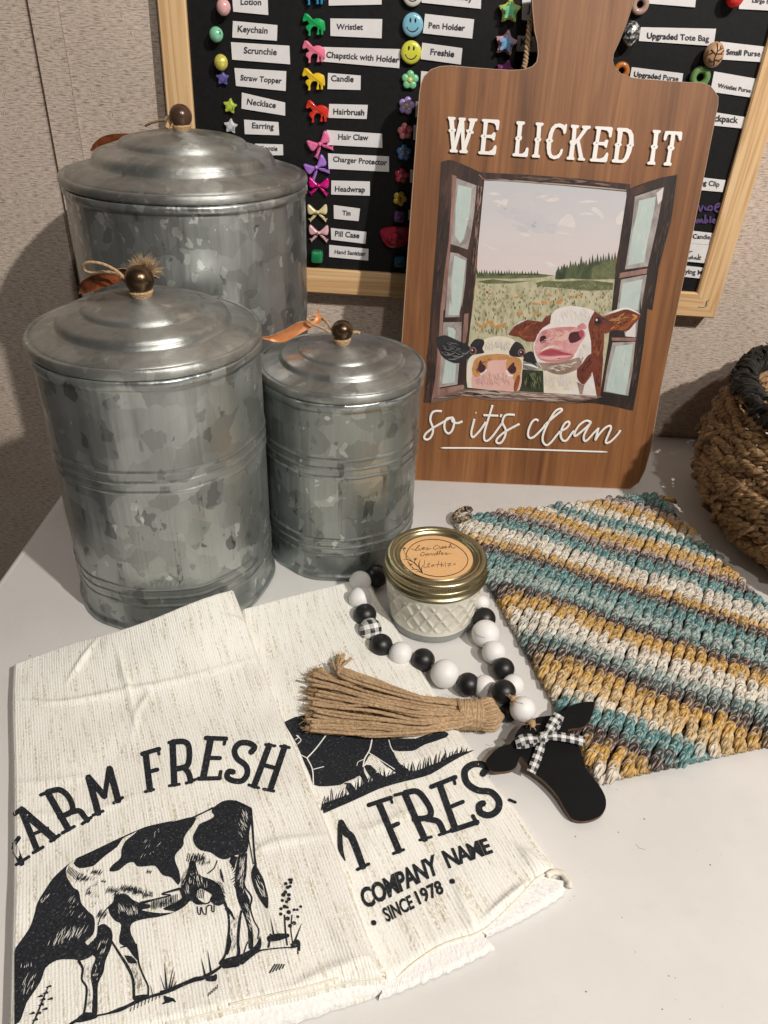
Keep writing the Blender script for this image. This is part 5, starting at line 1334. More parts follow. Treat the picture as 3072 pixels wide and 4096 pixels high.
starc(C_, (217, 60), 66, P_("star_olive", (0.50, 0.52, 0.10)), "green star charm with a yellow rim beside the sign's handle", 92, P_("star_green", (0.20, 0.60, 0.32)))
starc(C_, (197, 240), 68, P_("star_rose", (0.60, 0.30, 0.33)), "blue star charm with a pink rim beside the sign's handle", 84, P_("star_blue", (0.20, 0.40, 0.66)))
starc(C_, (195, 395), 60, P_("star_plum", (0.20, 0.04, 0.17)), "plum star charm peeking over the sign's left shoulder", 80)
ringc(C_, (940, 25), 47, P_("ring_beige", (0.42, 0.27, 0.22)), "beige ring bead right of the sign's handle, at the picture's top")
ballc(C_, (882, 187), 46, mat_glitter(), "silver glitter bead right of the sign's handle", (0.95, 1.25, 0.9))
nut = ballc(C_, (1338, 303), 54, pm("carved_nut", (0.47, 0.29, 0.16), 0.45, 0, 0.25, 200), "tan bead with dark branching lines beside the Small Purse label", (0.95, 1.1, 0.8))
mb = MB(); uvn = place(C_, (1338, 303)); Rn = mm(C_, 54)
def nutpt(a, b):
    d2 = min(0.98, (a / 0.95) ** 2 + (b / 1.1) ** 2)
    return PANEL.at(uvn + Rn * np.array([a, b]), 0.0015 + Rn * 0.8 + Rn * 0.8 * math.sqrt(1 - d2) + 0.0001)
for pts in ([(-0.1, 0.95), (0, 0.3), (-0.1, -0.3), (0.1, -0.9)], [(0, 0.3), (0.5, 0.6)], [(0.2, 0.42), (0.3, 0.75)], [(-0.05, 0), (-0.55, 0.4)], [(-0.3, 0.2), (-0.65, 0.0)], [(0, 0.1), (0.6, 0.1)], [(0.3, 0.1), (0.7, 0.4)], [(0, -0.4), (0.5, -0.5)], [(0.3, -0.45), (0.7, -0.25)], [(0, -0.5), (-0.5, -0.6)], [(-0.25, -0.55), (-0.6, -0.3)], [(-0.75, 0.3), (-0.8, -0.3)]):
    Q = resample(np.array(pts), 0.08); tube(mb, np.array([nutpt(*q) for q in Q]), Rn * 0.055, 5)
mb.build("bead_lines", pm("nut_brown", (0.07, 0.02, 0.012), 0.5), nut)
ringc(C_, (836, 395), 45, P_("ring_orange", (0.50, 0.17, 0.04)), "orange ring bead behind the sign's right shoulder")
ringc(C_, (1272, 430), 54, P_("ring_green", (0.13, 0.26, 0.08), 0.4), "green ring bead beside the Wristlet Purse label")
ballc(C_, (1457, -12), 45, P_("ball_red", (0.60, 0.01, 0.01)), "red bead cut off at the picture's top right")
# ------------------------------------------------------------------ printed towels
def seg_dist(xy, poly):
    xy = np.asarray(xy, float).reshape(-1, 2); d = np.full(len(xy), 1e9)
    for i in range(len(poly)):
        a, b = poly[i], poly[(i + 1) % len(poly)]
        ab = b - a; t = np.clip(((xy - a) @ ab) / (ab @ ab + 1e-12), 0, 1)
        d = np.minimum(d, np.linalg.norm(xy - a - t[:, None] * ab, axis=1))
    return d
def sstep(a, b, x): t = np.clip((x - a) / (b - a), 0, 1); return t * t * (3 - 2 * t)
class Cloth:
    def __init__(s, sides_px, base, ridges=(), edge=0.006, amp=0.0007, seed=0):
        s.base, s.edge, s.seed, s.amp = base, edge, seed, amp
        s.poly = None; s.ridges = []
        s.sides = [s.xy(resample(smooth_line(p, 5), 14)) for p in sides_px]
        s.poly = np.vstack([x[:-1] for x in s.sides])
        for pts, h, w in ridges: s.ridges.append((s.xy(smooth_line(pts, 3)), h * 1.5, w * 0.62))
        s.coarse = np.vstack([s.xy(resample(smooth_line(p, 5), 55))[:-1] for p in sides_px])
        lo, hi = s.poly.min(0) - 0.01, s.poly.max(0) + 0.01
        s.g0, s.gs = lo, 0.0008
        nx, ny = (np.ceil((hi - lo) / s.gs)).astype(int) + 1
        X, Y = np.meshgrid(lo[0] + np.arange(nx) * s.gs, lo[1] + np.arange(ny) * s.gs)
        s.table = s.z_exact(np.stack([X.ravel(), Y.ravel()], 1)).reshape(ny, nx)
    def z(s, xy, edge=True):
        if not edge: return s.z_exact(xy, False)
        xy = np.asarray(xy, float); sh = xy.shape[:-1]; q = (xy.reshape(-1, 2) - s.g0) / s.gs
        ny, nx = s.table.shape
        x = np.clip(q[:, 0], 0, nx - 1.001); y = np.clip(q[:, 1], 0, ny - 1.001)
        i, j = x.astype(int), y.astype(int); fx, fy = x - i, y - j; t = s.table
        return (t[j, i] * (1 - fx) * (1 - fy) + t[j, i + 1] * fx * (1 - fy) + t[j + 1, i] * (1 - fx) * fy + t[j + 1, i + 1] * fx * fy).reshape(sh)
    def z_exact(s, xy, edge=True):
        xy = np.asarray(xy, float); sh = xy.shape[:-1]; q = xy.reshape(-1, 2)
        z = s.base(q)
        k = s.seed
        z = z + s.amp * (np.sin(q[:, 0] * 95 + k + 1.7 * np.sin(q[:, 1] * 60 + k)) * 0.6 + np.sin(q[:, 1] * 130 + 2.2 * np.sin(q[:, 0] * 70 + 1 + k) + k) * 0.5)
        for P, h, w in s.ridges:
            d = np.full(len(q), 1e9)
            for i in range(len(P) - 1):
                ab = P[i + 1] - P[i]; t = np.clip(((q - P[i]) @ ab) / (ab @ ab + 1e-12), 0, 1)
                fade = np.sin(math.pi * np.clip((i + t) / (len(P) - 1), 0.03, 0.97))
                dd = np.linalg.norm(q - P[i] - t[:, None] * ab, axis=1)
                d = np.minimum(d, dd + (1 - fade) * w * 1.2)
            z = z + h * np.exp(-(d / w) ** 2)
        if edge and s.poly is not None:
            d = seg_dist(q, s.coarse); t = np.clip(d / s.edge, 0, 1)
            z = 0.0012 + (z - 0.0012) * np.sqrt(np.clip(1 - (1 - t) ** 2, 0, 1))
        return z.reshape(sh)
    def xy(s, px):
        px = np.asarray(px, float); z = np.full(len(px), 0.012)
        for _ in range(14):
            d = ray(px); t = (z - CAM_H) / d[:, 2]; P = d[:, :2] * t[:, None]
            z = 0.5 * z + 0.5 * s.z(P, edge=False)
        return P
    def hit(s, px, off=0.0):
        px = np.asarray(px, float); z = np.full(len(px), 0.010)
        d = ray(px)
        for _ in range(16):
            t = (z - CAM_H) / d[:, 2]; P = d[:, :2] * t[:, None]
            z = 0.5 * z + 0.5 * s.z(P)
        return np.column_stack([P, s.z(P) + off])
    def grid(s, nu, nv):
        tp, rt, bt, lf = s.sides          # top: left->right, right: top->bottom, bottom: right->left, left: bottom->top
        def ev(P, t):
            L = np.r_[0, np.cumsum(np.linalg.norm(np.diff(P, axis=0), axis=1))]; L /= L[-1]
            return np.stack([np.interp(t, L, P[:, k]) for k in (0, 1)], -1)
        def par(n):
            t = np.linspace(0, 1, n); return 0.5 * t + 0.5 * (0.5 - 0.5 * np.cos(math.pi * t))
        u, v = par(nu), par(nv)
        top, bot = ev(tp, u), ev(bt[::-1], u); left, right = ev(lf[::-1], v), ev(rt, v)
        Uu, Vv = np.meshgrid(u, v)
        G = (1 - Vv)[..., None] * top[None] + Vv[..., None] * bot[None] + (1 - Uu)[..., None] * left[:, None] + Uu[..., None] * right[:, None]
        G -= ((1 - Uu) * (1 - Vv))[..., None] * top[0] + (Uu * (1 - Vv))[..., None] * top[-1] + ((1 - Uu) * Vv)[..., None] * bot[0] + (Uu * Vv)[..., None] * bot[-1]
        Lu = np.linalg.norm(np.diff(tp, axis=0), axis=1).sum(); Lv = np.linalg.norm(np.diff(rt, axis=0), axis=1).sum()
        return G, np.stack([Uu * Lu, Vv * Lv], -1)
    def mesh(s, nu=150, nv=190, skirt=0.0004):
        G, uv = s.grid(nu, nv); Z = s.z(G)
        V = np.concatenate([G, Z[..., None]], -1).reshape(-1, 3); uv = uv.reshape(-1, 2)
        F = [(j * nu + i, (j + 1) * nu + i, (j + 1) * nu + i + 1, j * nu + i + 1) for j in range(nv - 1) for i in range(nu - 1)]
        rim = [i for i in range(nu)] + [j * nu + nu - 1 for j in range(1, nv)] + [(nv - 1) * nu + i for i in range(nu - 2, -1, -1)] + [j * nu for j in range(nv - 2, 0, -1)]
        b = len(V); lowv = V[rim].copy(); lowv[:, 2] = skirt
        V = np.vstack([V, lowv]); uv = np.vstack([uv, uv[rim]])
        n = len(rim)
        F += [(rim[k], rim[(k + 1) % n], b + (k + 1) % n, b + k) for k in range(n)]
        return V, F, uv
M_TOWEL, M_INK = mat_towel(), mat_ink()
M_TERRY = pm("white_terry", (0.80, 0.785, 0.765), 0.95, 0, 0.05, 500, 0.6, 520, 0.0012)
M_HEM = pm("cream_hem_thread", (0.74, 0.70, 0.60), 0.9, 0, 0.1, 500, 0.6, 600, 0.0008)
zT6, zT8, zTR, zTS, zTA_ = zx(0, 2300, 1.276), zx(1000, 2900, 1.185), zx(1120, 2820, 1.659), zx(1250, 3300, 1.508), zx(0, 2880, 1.3825)
zTA = lambda pts: [(max(x, 58), y) for x, y in zTA_(pts)]
baseR = lambda q: 0.0062 + 0.0075 * sstep(0.36, 0.44, q[:, 1]) * np.exp(-((q[:, 0] + 0.10) / 0.06) ** 2)
baseL = lambda q: 0.0118 + 0.0245 * sstep(0.315, 0.40, q[:, 1]) * np.exp(-((q[:, 0] + 0.135) / 0.062) ** 2) + 0.0016 * sstep(0.25, 0.18, q[:, 1])
right_sides = [[(955, 2425), (1150, 2370), (1350, 2325), (1487, 2292)],
 [(1487, 2292), (1505, 2370), (1550, 2442), (1639, 2590), (1748, 2768), (1852, 2928), (1910, 3019), (1964, 3103), (2060, 3212), (2132, 3313), (2192, 3406), (2238, 3466), (2262, 3500)],
 [(2262, 3500), (2200, 3497), (2145, 3522), (2085, 3594), (1979, 3691), (1913, 3738), (1767, 3788), (1648, 3866), (1500, 3965), (1300, 4030)],
 [(1300, 4030), (1200, 3700), (1080, 3200), (1000, 2700), (955, 2425)]]
CLR = Cloth(right_sides, baseR, [(zTR([(330, 600), (470, 520), (700, 430), (1000, 330)]), 0.0006, 0.004), (zTR([(500, 840), (700, 790), (1000, 640)]), 0.0008, 0.004), (zTS([(850, 300), (930, 520), (980, 680)]), 0.0012, 0.005), (zTS([(1230, 120), (1330, 220), (1420, 290)]), 0.0020, 0.006), (zTS([(520, 520), (600, 640), (680, 780)]), 0.0010, 0.004), (zTS([(1030, 560), (1200, 430), (1330, 320)]), 0.0016, 0.0035)], 0.005, 0.0005, 2.0)
left_sides = [[(42, 2645), (196, 2590), (337, 2543), (462, 2508), (627, 2449), (784, 2386), (940, 2338)],
 [(940, 2338), (972, 2418), (1019, 2551), (1081, 2723), (1144, 2872), (1191, 2989), (1250, 3136), (1301, 3254), (1380, 3460), (1470, 3700), (1550, 3908)],
 [(1550, 3908), (1440, 3925), (1337, 3946), (1169, 3989), (1000, 4022), (700, 4092), (400, 4170), (10, 4260)],
 [(10, 4260), (22, 3900), (35, 3500), (38, 3100), (34, 2800), (42, 2645)]]
CLL = Cloth(left_sides, baseL, [(zT6([(500, 320), (420, 430), (335, 560)]), 0.0016, 0.0028), (zT6([(600, 370), (625, 480), (650, 560), (690, 760)]), 0.0018, 0.0030), (zT6([(60, 640), (320, 650), (600, 600), (900, 540), (1390, 400)]), 0.0013, 0.0035), (zT6([(700, 540), (760, 600), (700, 700), (660, 880)]), 0.0010, 0.003), (zT6([(1140, 200), (1230, 240), (1290, 300)]), 0.0012, 0.004), (zTA([(50, 350), (300, 340), (560, 300)]), 0.0006, 0.004), (zTA([(60, 540), (200, 530), (330, 520)]), 0.0006, 0.003), (zTA([(350, 620), (500, 520), (800, 400)]), 0.0007, 0.003), (zT8([(0, 620), (120, 560), (400, 520)]), 0.0009, 0.004), (zT8([(20, 780), (150, 980), (220, 1150)]), 0.0012, 0.006), (zT8([(350, 900), (480, 1060), (620, 1150)]), 0.0012, 0.006), (zT8([(180, 1250), (400, 1160), (560, 1100)]), 0.0012, 0.005)], 0.0042, 0.0007, 0.4)
def towel(cl, label, base_px):
    P = cl.hit([base_px])[0]
    t = thing("printed_towel", label, "towel", (P[0], P[1], 0.0))
    V, F, uv = cl.mesh()
    mk("towel_cloth", V, F, M_TOWEL, t, smooth=True, uv=uv)
    return t
tr = towel(CLR, "cream slub towel printed FRES, COMPANY NAME and SINCE 1978, lying partly under the other towel", (1700, 3300))
tl = towel(CLL, "cream slub towel printed FARM FRESH over a grazing black and white cow", (700, 3300))
def terry(t, inner, outer, z0, z1, rows=9, name="terry_underside", seed=1.0):
    a, b = resample(smooth_line(inner, 5), 9), resample(smooth_line(outer, 5), 9)
    m = 150
    ev = lambda P: np.stack([np.interp(np.linspace(0, 1, m), np.linspace(0, 1, len(P)), P[:, k]) for k in (0, 1)], 1)
    a, b = ev(a), ev(b)
    r = np.random.default_rng(int(seed * 10))
    A, B = T(a, z0)[:, :2], T(b, 0.002)[:, :2]
    out = (B - A) / np.linalg.norm(B - A, axis=1)[:, None]
    jag = r.normal(size=m) * 0.00012 + 0.0003 * np.sin(np.arange(m) * 0.41 + seed)
    B = B + out * jag[:, None]
    V, F, uv = [], [], []
    for j in range(rows + 1):
        f = j / rows
        zz = z0 + (z1 - z0) * f
        if j == rows: zz = 0.0006
        elif j == rows - 1: zz = z1 * 0.8
        ff = min(1.0, f * 1.1)
        P = A * (1 - ff) + B * ff
        n_ = r.normal(size=m) * 0.00018
        for i in range(m): V.append((P[i, 0], P[i, 1], max(0.0005, zz + (n_[i] if 0 < j < rows else 0)))); uv.append((i * 0.002, j * 0.002))
    for j in range(rows):
        for i in range(m - 1): F.append((j * m + i, (j + 1) * m + i, (j + 1) * m + i + 1, j * m + i + 1))
    return mk(name, V, F, M_TERRY, t, smooth=True, uv=uv)
terry(tr, zTS([(1350, 300), (1260, 400), (1100, 550), (980, 640)]), zTS([(1548, 360), (1490, 435), (1280, 560), (1050, 672)]), 0.0050, 0.0042, seed=1.0)
terry(tr, zTS([(1000, 640), (800, 720), (600, 840), (440, 960)]), zTS([(1098, 745), (1030, 782), (800, 890), (400, 1052)]), 0.0042, 0.0032, seed=2.0)
terry(tl, zT8([(600, 1190), (400, 1230), (200, 1280), (0, 1325), (-500, 1430)]), zT8([(648, 1262), (420, 1340), (200, 1412), (0, 1460), (-500, 1600)]), 0.0085, 0.0045, seed=3.0)
# hem stitching and the little curled corner loop
mb = MB(); P = CLR.hit(resample(smooth_line(zTS([(1420, 292), (1350, 325), (1250, 430), (1100, 580), (990, 655), (780, 725), (600, 842), (480, 955)]), 6), 8), 0.0003); tube(mb, P, 0.0006, 6)
P = T(smooth_line(zTS([(1410, 305), (1450, 285), (1500, 290), (1525, 315), (1545, 345), (1548, 375)]), 6), 0.0055); tube(mb, P, 0.0017, 8)
mb.build("hem", M_HEM, tr, smooth=True)
mb = MB(); P = CLL.hit(resample(smooth_line(zT8([(648, 1198), (500, 1212), (400, 1236), (200, 1286), (0, 1326), (-400, 1415)]), 6), 8), 0.0001); tube(mb, P, 0.0006, 6)
P = CLL.hit(resample(zT8([(420, 1200), (280, 1240), (120, 1275), (-100, 1325)]), 8), 0.0001); tube(mb, P, 0.0006, 6)
mb.build("hem", M_HEM, tl, smooth=True)

# FARM FRESH, traced stroke by stroke
pl = Print(CLL.hit, 0.00030, 3e-6)
st = lambda z, k, pts, w, straight=False: pl.stroke(k, z(pts), w, straight=straight, step=10)
wA = 1 / 1.3825
FARM = [([(62, 705), (120, 795)], 36), ([(90, 803), (162, 757)], 18), ([(72, 688), (106, 652)], 24), ([(58, 740), (52, 700), (72, 690)], 22),
 ([(120, 505), (205, 718)], 36), ([(183, 737), (240, 704)], 19), ([(120, 500), (298, 655)], 44), ([(280, 673), (330, 638)], 20), ([(182, 634), (265, 600)], 20), ([(82, 522), (124, 490)], 26),
 ([(265, 405), (378, 605)], 38), ([(225, 417), (282, 393)], 20), ([(344, 628), (413, 590)], 19), ([(262, 400), (330, 388), (378, 425), (402, 480), (392, 512), (330, 540)], 32), ([(392, 512), (440, 505), (470, 540), (486, 558)], 32), ([(455, 577), (506, 540)], 19),
 ([(490, 318), (545, 518)], 38), ([(514, 529), (572, 505)], 18), ([(492, 322), (580, 425)], 36), ([(580, 425), (602, 275)], 28), ([(606, 270), (655, 448)], 38), ([(629, 462), (680, 430)], 18),
 ([(806, 185), (830, 388)], 36), ([(803, 399), (852, 386)], 17), ([(786, 190), (882, 162)], 26), ([(874, 158), (880, 192)], 18), ([(818, 290), (872, 276)], 24),
 ([(955, 130), (965, 358)], 36), ([(936, 366), (994, 357)], 17), ([(934, 127), (1000, 114)], 20), ([(955, 124), (1018, 122), (1045, 150), (1046, 225), (1028, 260), (970, 274)], 32), ([(1022, 266), (1045, 300), (1056, 342)], 32), ([(1030, 352), (1082, 331)], 18),
 ([(1165, 110), (1125, 322)], 38), ([(1138, 102), (1252, 106)], 26), ([(1248, 105), (1240, 137)], 18), ([(1150, 212), (1218, 213)], 24), ([(1097, 327), (1218, 324)], 24), ([(1214, 325), (1222, 286)], 20),
 ([(1388, 182), (1408, 152), (1375, 130), (1325, 132), (1298, 170), (1312, 215), (1360, 255), (1368, 300), (1340, 338), (1290, 338), (1257, 318), (1266, 288), (1292, 290)], 32),
 ([(1490, 142), (1406, 368)], 34), ([(1575, 150), (1496, 386)], 34), ([(1468, 138), (1522, 146)], 17), ([(1552, 147), (1602, 155)], 17), ([(1376, 361), (1432, 378)], 17), ([(1458, 384), (1516, 396)], 17), ([(1452, 250), (1540, 272)], 24)]
for pts, w in FARM: st(zTA, 'l', pts, w * wA, len(pts) == 2)
pl.mb['l'].build("printed_words", M_INK, tl)
# the cow
pc_ = Print(CLL.hit, 0.00030, 1.2e-6)
zCL_ = zx(0, 3150, 2.3386)
zCL = lambda pts: [(max(x, 58), y) for x, y in zCL_(pts)]
R2 = lambda pts: [(x + 1403.2, y) for x, y in pts]
fc = lambda pts, sm=3: pc_.fill('c', [zCL(smooth_line(list(pts) + [pts[0]], sm)[:-1])], fine=46)
sc = lambda pts, w, straight=False: pc_.stroke('c', zCL(pts), np.asarray(w) / 2.3386 if np.ndim(w) else w / 2.3386, straight=straight, step=12)
fc([(720, 662), (630, 740), (622, 820), (650, 880), (690, 940), (740, 975), (760, 1080), (800, 1130), (830, 1165), (878, 1210), (890, 1290), (870, 1380), (800, 1450), (850, 1500), (870, 1570), (760, 1622), (690, 1612), (540, 1618), (430, 1690), (390, 1800), (330, 1900), (250, 2020), (180, 2200), (60, 2212), (58, 2000), (66, 1800), (78, 1620), (150, 1500), (270, 1330), (320, 1200), (352, 1080), (430, 950), (500, 850), (610, 745)])
fc([(720, 662), (860, 600), (1000, 532), (1130, 470), (1285, 402), (1240, 435), (1150, 480), (1100, 555), (1000, 630), (940, 680), (885, 730), (830, 748), (740, 757), (690, 712)], 2)
fc([(1290, 400), (1400, 360), (1637, 310)] + R2([(200, 325), (420, 275), (405, 350), (350, 420), (318, 480), (310, 550), (240, 630), (240, 700), (272, 780), (285, 870), (262, 912), (200, 845), (120, 822), (60, 745), (20, 735)]) + [(1380, 738), (1290, 742), (1250, 702), (1190, 715), (1110, 778), (1045, 790), (1024, 772), (1060, 722), (1130, 660), (1138, 580), (1180, 500), (1258, 438)])
fc(R2([(585, 195), (680, 132), (770, 120), (860, 150), (945, 200), (952, 300), (930, 420), (910, 600), (820, 632), (770, 650), (705, 676), (640, 660), (570, 612), (480, 592), (425, 545), (402, 470), (435, 395), (470, 342), (560, 302), (602, 268), (580, 232)]))
fc(R2([(275, 960), (330, 880), (362, 760), (370, 700), (420, 690), (445, 780), (480, 830), (540, 850), (620, 890), (662, 960), (692, 1075), (640, 1110), (590, 1090), (560, 1050), (580, 1010), (540, 980), (470, 950), (430, 1010), (470, 1060), (520, 1090), (440, 1100), (380, 1062), (330, 1090)]))
fc([(1010, 1120), (1060, 1070), (1075, 1015), (1180, 1000), (1240, 1050), (1320, 1085), (1400, 1095), (1400, 1130), (1330, 1150), (1500, 1178), (1637, 1165)] + R2([(120, 1140), (240, 1080), (330, 1020), (385, 1040), (330, 1110), (240, 1165), (120, 1205), (0, 1222)]) + [(1500, 1212), (1320, 1240), (1232, 1280), (1225, 1360), (1265, 1450), (1290, 1520), (1300, 1620), (1255, 1590), (1190, 1500), (1115, 1450), (1135, 1290), (1080, 1252), (1030, 1190)])
sc([(1320, 1085), (1450, 1050), (1600, 1010)] + R2([(110, 1000), (280, 950)]), [30, 16, 12, 14, 26])
for i in range(16):
    x = 1420 + i * 16; sc([(x, 1062 - i * 4), (x - 4, 1140 - i * 3)], 7, True)
fc([(915, 1300), (980, 1280), (1050, 1350), (1045, 1480), (990, 1620), (970, 1730), (920, 1840), (915, 2000), (908, 2130), (862, 2130), (872, 1920), (852, 1790), (862, 1690), (895, 1600), (850, 1560), (810, 1500), (900, 1400)])
sc([(740, 1630), (775, 1700), (768, 1800), (812, 1880), (800, 2040), (785, 2130)], [30, 22, 20, 22, 20, 22])
fc([(690, 2200), (790, 2105), (905, 2125), (905, 2160), (760, 2200)], 2)
sc([(1045, 1440), (1120, 1560), (1195, 1680), (1245, 1800), (1255, 1960)], [18, 24, 30, 26, 26])
sc([(1275, 1470), (1300, 1650), (1345, 1770), (1385, 1860), (1388, 1950)], 18)
fc([(1165, 1575), (1230, 1580), (1285, 1640), (1240, 1650), (1200, 1640)], 2); sc([(1130, 1500), (1240, 1480), (1260, 1560)], [10, 26, 12])
fc([(1240, 1960), (1300, 1945), (1390, 1940), (1392, 1975), (1260, 2000)], 2)
for i in range(9): sc([(650 + i * 12, 740 + i * 8), (628 + i * 10, 800 + i * 8)], 6, True)
for cx, cy, n_, L in ((780, 850, 9, 95), (910, 790, 8, 80), (1060, 960, 9, 85), (1180, 940, 8, 70), (1240, 950, 7, 70), (835, 990, 4, 55), (975, 880, 4, 34), (1400, 790, 4, 52), (960, 1190, 7, 95), (1130, 1000, 10, 70), (1300, 980, 8, 46), (1390, 1010, 7, 34)):
    for i in range(n_):
        x = cx - n_ * 6 + i * 12; l0, l1 = rng.uniform(0.25, 0.6), rng.uniform(0.25, 0.6)
        sc([(x + L * 0.22, cy - L * l0 + i * 3), (x + rng.uniform(-3, 3), cy + i * 2), (x - L * 0.22, cy + L * l1)], [2, 9, 2])
sc([(1010, 1130), (950, 1200), (920, 1290)], 10)
# hind part
fc(R2([(832, 632), (905, 620), (902, 760), (882, 900), (900, 990), (935, 1060), (930, 1180), (960, 1340), (968, 1500), (925, 1510), (918, 1330), (872, 1180), (850, 1130), (812, 1020), (795, 850), (812, 720)]), 2)
sc(R2([(905, 620), (898, 800), (885, 920), (952, 1030), (940, 1130), (975, 1250), (1018, 1335), (1010, 1420)]), [12, 12, 14, 16, 14, 12, 12, 10])
for i in range(9): sc(R2([(770 + i * 6, 640 + i * 2), (745 + i * 5, 700 + i * 8)]), 7, True)
for i in range(10): sc(R2([(760 + (i % 5) * 12, 760 + i * 22), (790 + (i % 4) * 8, 720 + i * 24)]), 6, True)
sc(R2([(640, 930), (690, 1060), (730, 1170), (742, 1300), (728, 1440), (705, 1570), (655, 1650)]), [40, 30, 22, 20, 18, 20, 22])
sc(R2([(855, 1160), (835, 1300), (825, 1450), (832, 1550), (800, 1630)]), [18, 26, 26, 30, 26])
sc(R2([(720, 1140), (760, 1180), (790, 1240)]), [40, 26, 10]); fc(R2([(735, 1340), (765, 1450), (735, 1560), (715, 1560), (725, 1440)]), 2)
sc(R2([(660, 770), (672, 830), (690, 890)]), [10, 26, 8]); sc(R2([(630, 690), (600, 760), (540, 810)]), 10)
for i in range(10): sc(R2([(360 + i * 16, 620 + (i % 3) * 14), (345 + i * 15, 690 + (i % 3) * 12)]), 8, True)
sc(R2([(380, 720), (350, 820), (300, 900)]), 10)
for i in range(6): sc(R2([(430 + i * 16, 960), (415 + i * 17, 1040)]), 6, True)
sc(R2([(410, 1010), (450, 1080), (540, 1090), (585, 1040)]), 12)
sc(R2([(443, 1120), (452, 1180), (472, 1190), (480, 1125), (500, 1180), (525, 1188), (535, 1120), (575, 1110), (580, 1160), (600, 1165), (602, 1105)]), 11)
fc(R2([(650, 1660), (700, 1610), (790, 1585), (880, 1555), (960, 1510), (1005, 1460), (1030, 1395), (1045, 1460), (1030, 1520), (960, 1580), (890, 1620), (830, 1680), (770, 1690), (690, 1700)]), 2)
sc(R2([(865, 1620), (890, 1520), (915, 1450)]), 10); sc(R2([(945, 205), (962, 400), (975, 590), (990, 735)]), [22, 20, 16, 22]); sc(R2([(918, 300), (925, 480), (950, 620), (968, 720)]), 9)
fc(R2([(985, 715), (1030, 800), (1062, 860), (1085, 940), (1108, 1040), (1100, 1140), (1050, 1085), (1000, 1000), (968, 920), (948, 830), (960, 760)]))
sc(R2([(405, 285), (500, 240), (590, 195)]), [16, 12, 16]); sc(R2([(430, 275), (580, 205)]), 7, True); sc(R2([(800, 130), (880, 165), (948, 200)]), 12)
# ground, grass and weeds
sc([(640, 2240), (720, 2185), (860, 2150), (1010, 2120), (1120, 2085), (1200, 2050), (1300, 2000), (1400, 1965), (1520, 1930), (1637, 1890)] + R2([(100, 1930), (180, 1905), (350, 1830), (430, 1800), (500, 1785), (620, 1715), (690, 1660)]), [30, 26, 16, 18, 40, 30, 36, 24, 30, 30, 44, 40, 36, 46, 40, 26, 20])
sc(R2([(860, 1650), (1000, 1545), (1100, 1520), (1250, 1505), (1340, 1500), (1400, 1478)]), [30, 20, 12, 12, 18, 24])
for a, b, w in (((1540, 1640), (1562, 1900), 24), ((1622, 1690), (1585, 1880), 14), ((1640, 1730), (1600, 1890), 14), ((1660, 1810), (1610, 1900), 14), ((1500, 1760), (1540, 1890), 10), ((1410, 1850), (1432, 1960), 10), ((1885, 1600), (1920, 1760), 20), ((1945, 1530), (1975, 1730), 20), ((2535, 1235), (2565, 1400), 18), ((2825, 1275), (2760, 1440), 18), ((2785, 1470), (2790, 1560), 14)):
    pc_.stroke('c', zCL([a, b]), [2 / 2.3386, w / 2.3386], straight=True, step=12)
for i in range(14): sc([(1230 + i * 34 if i < 9 else 1780 + i * 20, 2060 - i * 16 + rng.uniform(-8, 8)), (1222 + i * 34 if i < 9 else 1770 + i * 20, 2100 - i * 16)], 7, True)
sc([(1540, 1960), (1570, 1990), (1620, 1985)], [20, 70, 20]); sc(R2([(120, 2030), (200, 1990), (240, 2010)]), [12, 40, 12])
sc(R2([(1260, 1200), (1268, 1340), (1285, 1480)]), 14); sc(R2([(1330, 1200), (1320, 1340), (1340, 1480)]), 10); sc(R2([(1120, 1420), (1200, 1405), (1290, 1390)]), [60, 70, 40]); sc(R2([(1110, 1500), (1130, 1380)]), 18); sc(R2([(1330, 1480), (1380, 1450), (1400, 1530)]), [30, 50, 14])
for x, y in ((1305, 868), (1272, 905), (1318, 895), (1290, 940), (1312, 930), (1268, 985), (1300, 1010), (1240, 1062), (1280, 1075), (1300, 1050), (1228, 1140), (1288, 1128), (1262, 1120), (1225, 1190), (1300, 1172), (1290, 1232), (1312, 1300), (1350, 1275), (1385, 1215), (1412, 1120), (1350, 1150), (1380, 1150), (1250, 1010), (1322, 870)):
    pc_.dot('c', zCL(R2([(x, y)]))[0], rng.uniform(13, 22) / 2.3386, 8)
for i in range(5): sc(R2([(1120 + i * 30, 1740 - i * 10), (1170 + i * 22, 1660)]), 10, True)
sc(R2([(540, 1800), (600, 1790), (620, 1760)]), [40, 60, 20])
sc([(290, 2260), (350, 2130), (400, 2000), (455, 1870)], [10, 16, 14, 8])
for x, y in ((455, 1870), (425, 1930), (470, 1985), (400, 1990), (375, 1960), (420, 2080), (360, 2120), (385, 2040), (330, 2180), (300, 2120)): sc([(x - 22, y + 8), (x + 20, y - 6)], [6, 24], True)
def marks(key, poly, n, L, w, ang, spread=10):
    P = zCL(poly); A = np.asarray(P); lo, hi = A.min(0), A.max(0); k = t = 0
    while k < n and t < n * 15:
        t += 1; c = np.array([rng.uniform(lo[0], hi[0]), rng.uniform(lo[1], hi[1])]); a = math.radians(ang + rng.uniform(-spread, spread)); d = np.array([math.cos(a), math.sin(a)]) * L / 2.3386 * rng.uniform(0.25, 0.6)
        if not (pt_in(c - d, P) and pt_in(c + d, P)): continue
        pc_.stroke(key, [c - d, c + d * 0.2, c + d], [0.4, w / 2.3386, 0.4], n=3); k += 1
marks('w', [(190, 1640), (300, 1640), (420, 1560), (300, 1690), (200, 1700)], 10, 60, 5, 100)
marks('w', [(640, 1290), (860, 1290), (800, 1400), (500, 1500), (300, 1560), (500, 1380)], 46, 80, 4, 115)
marks('w', [(700, 1000), (850, 1240), (700, 1250), (560, 1100)], 14, 50, 3, 120)
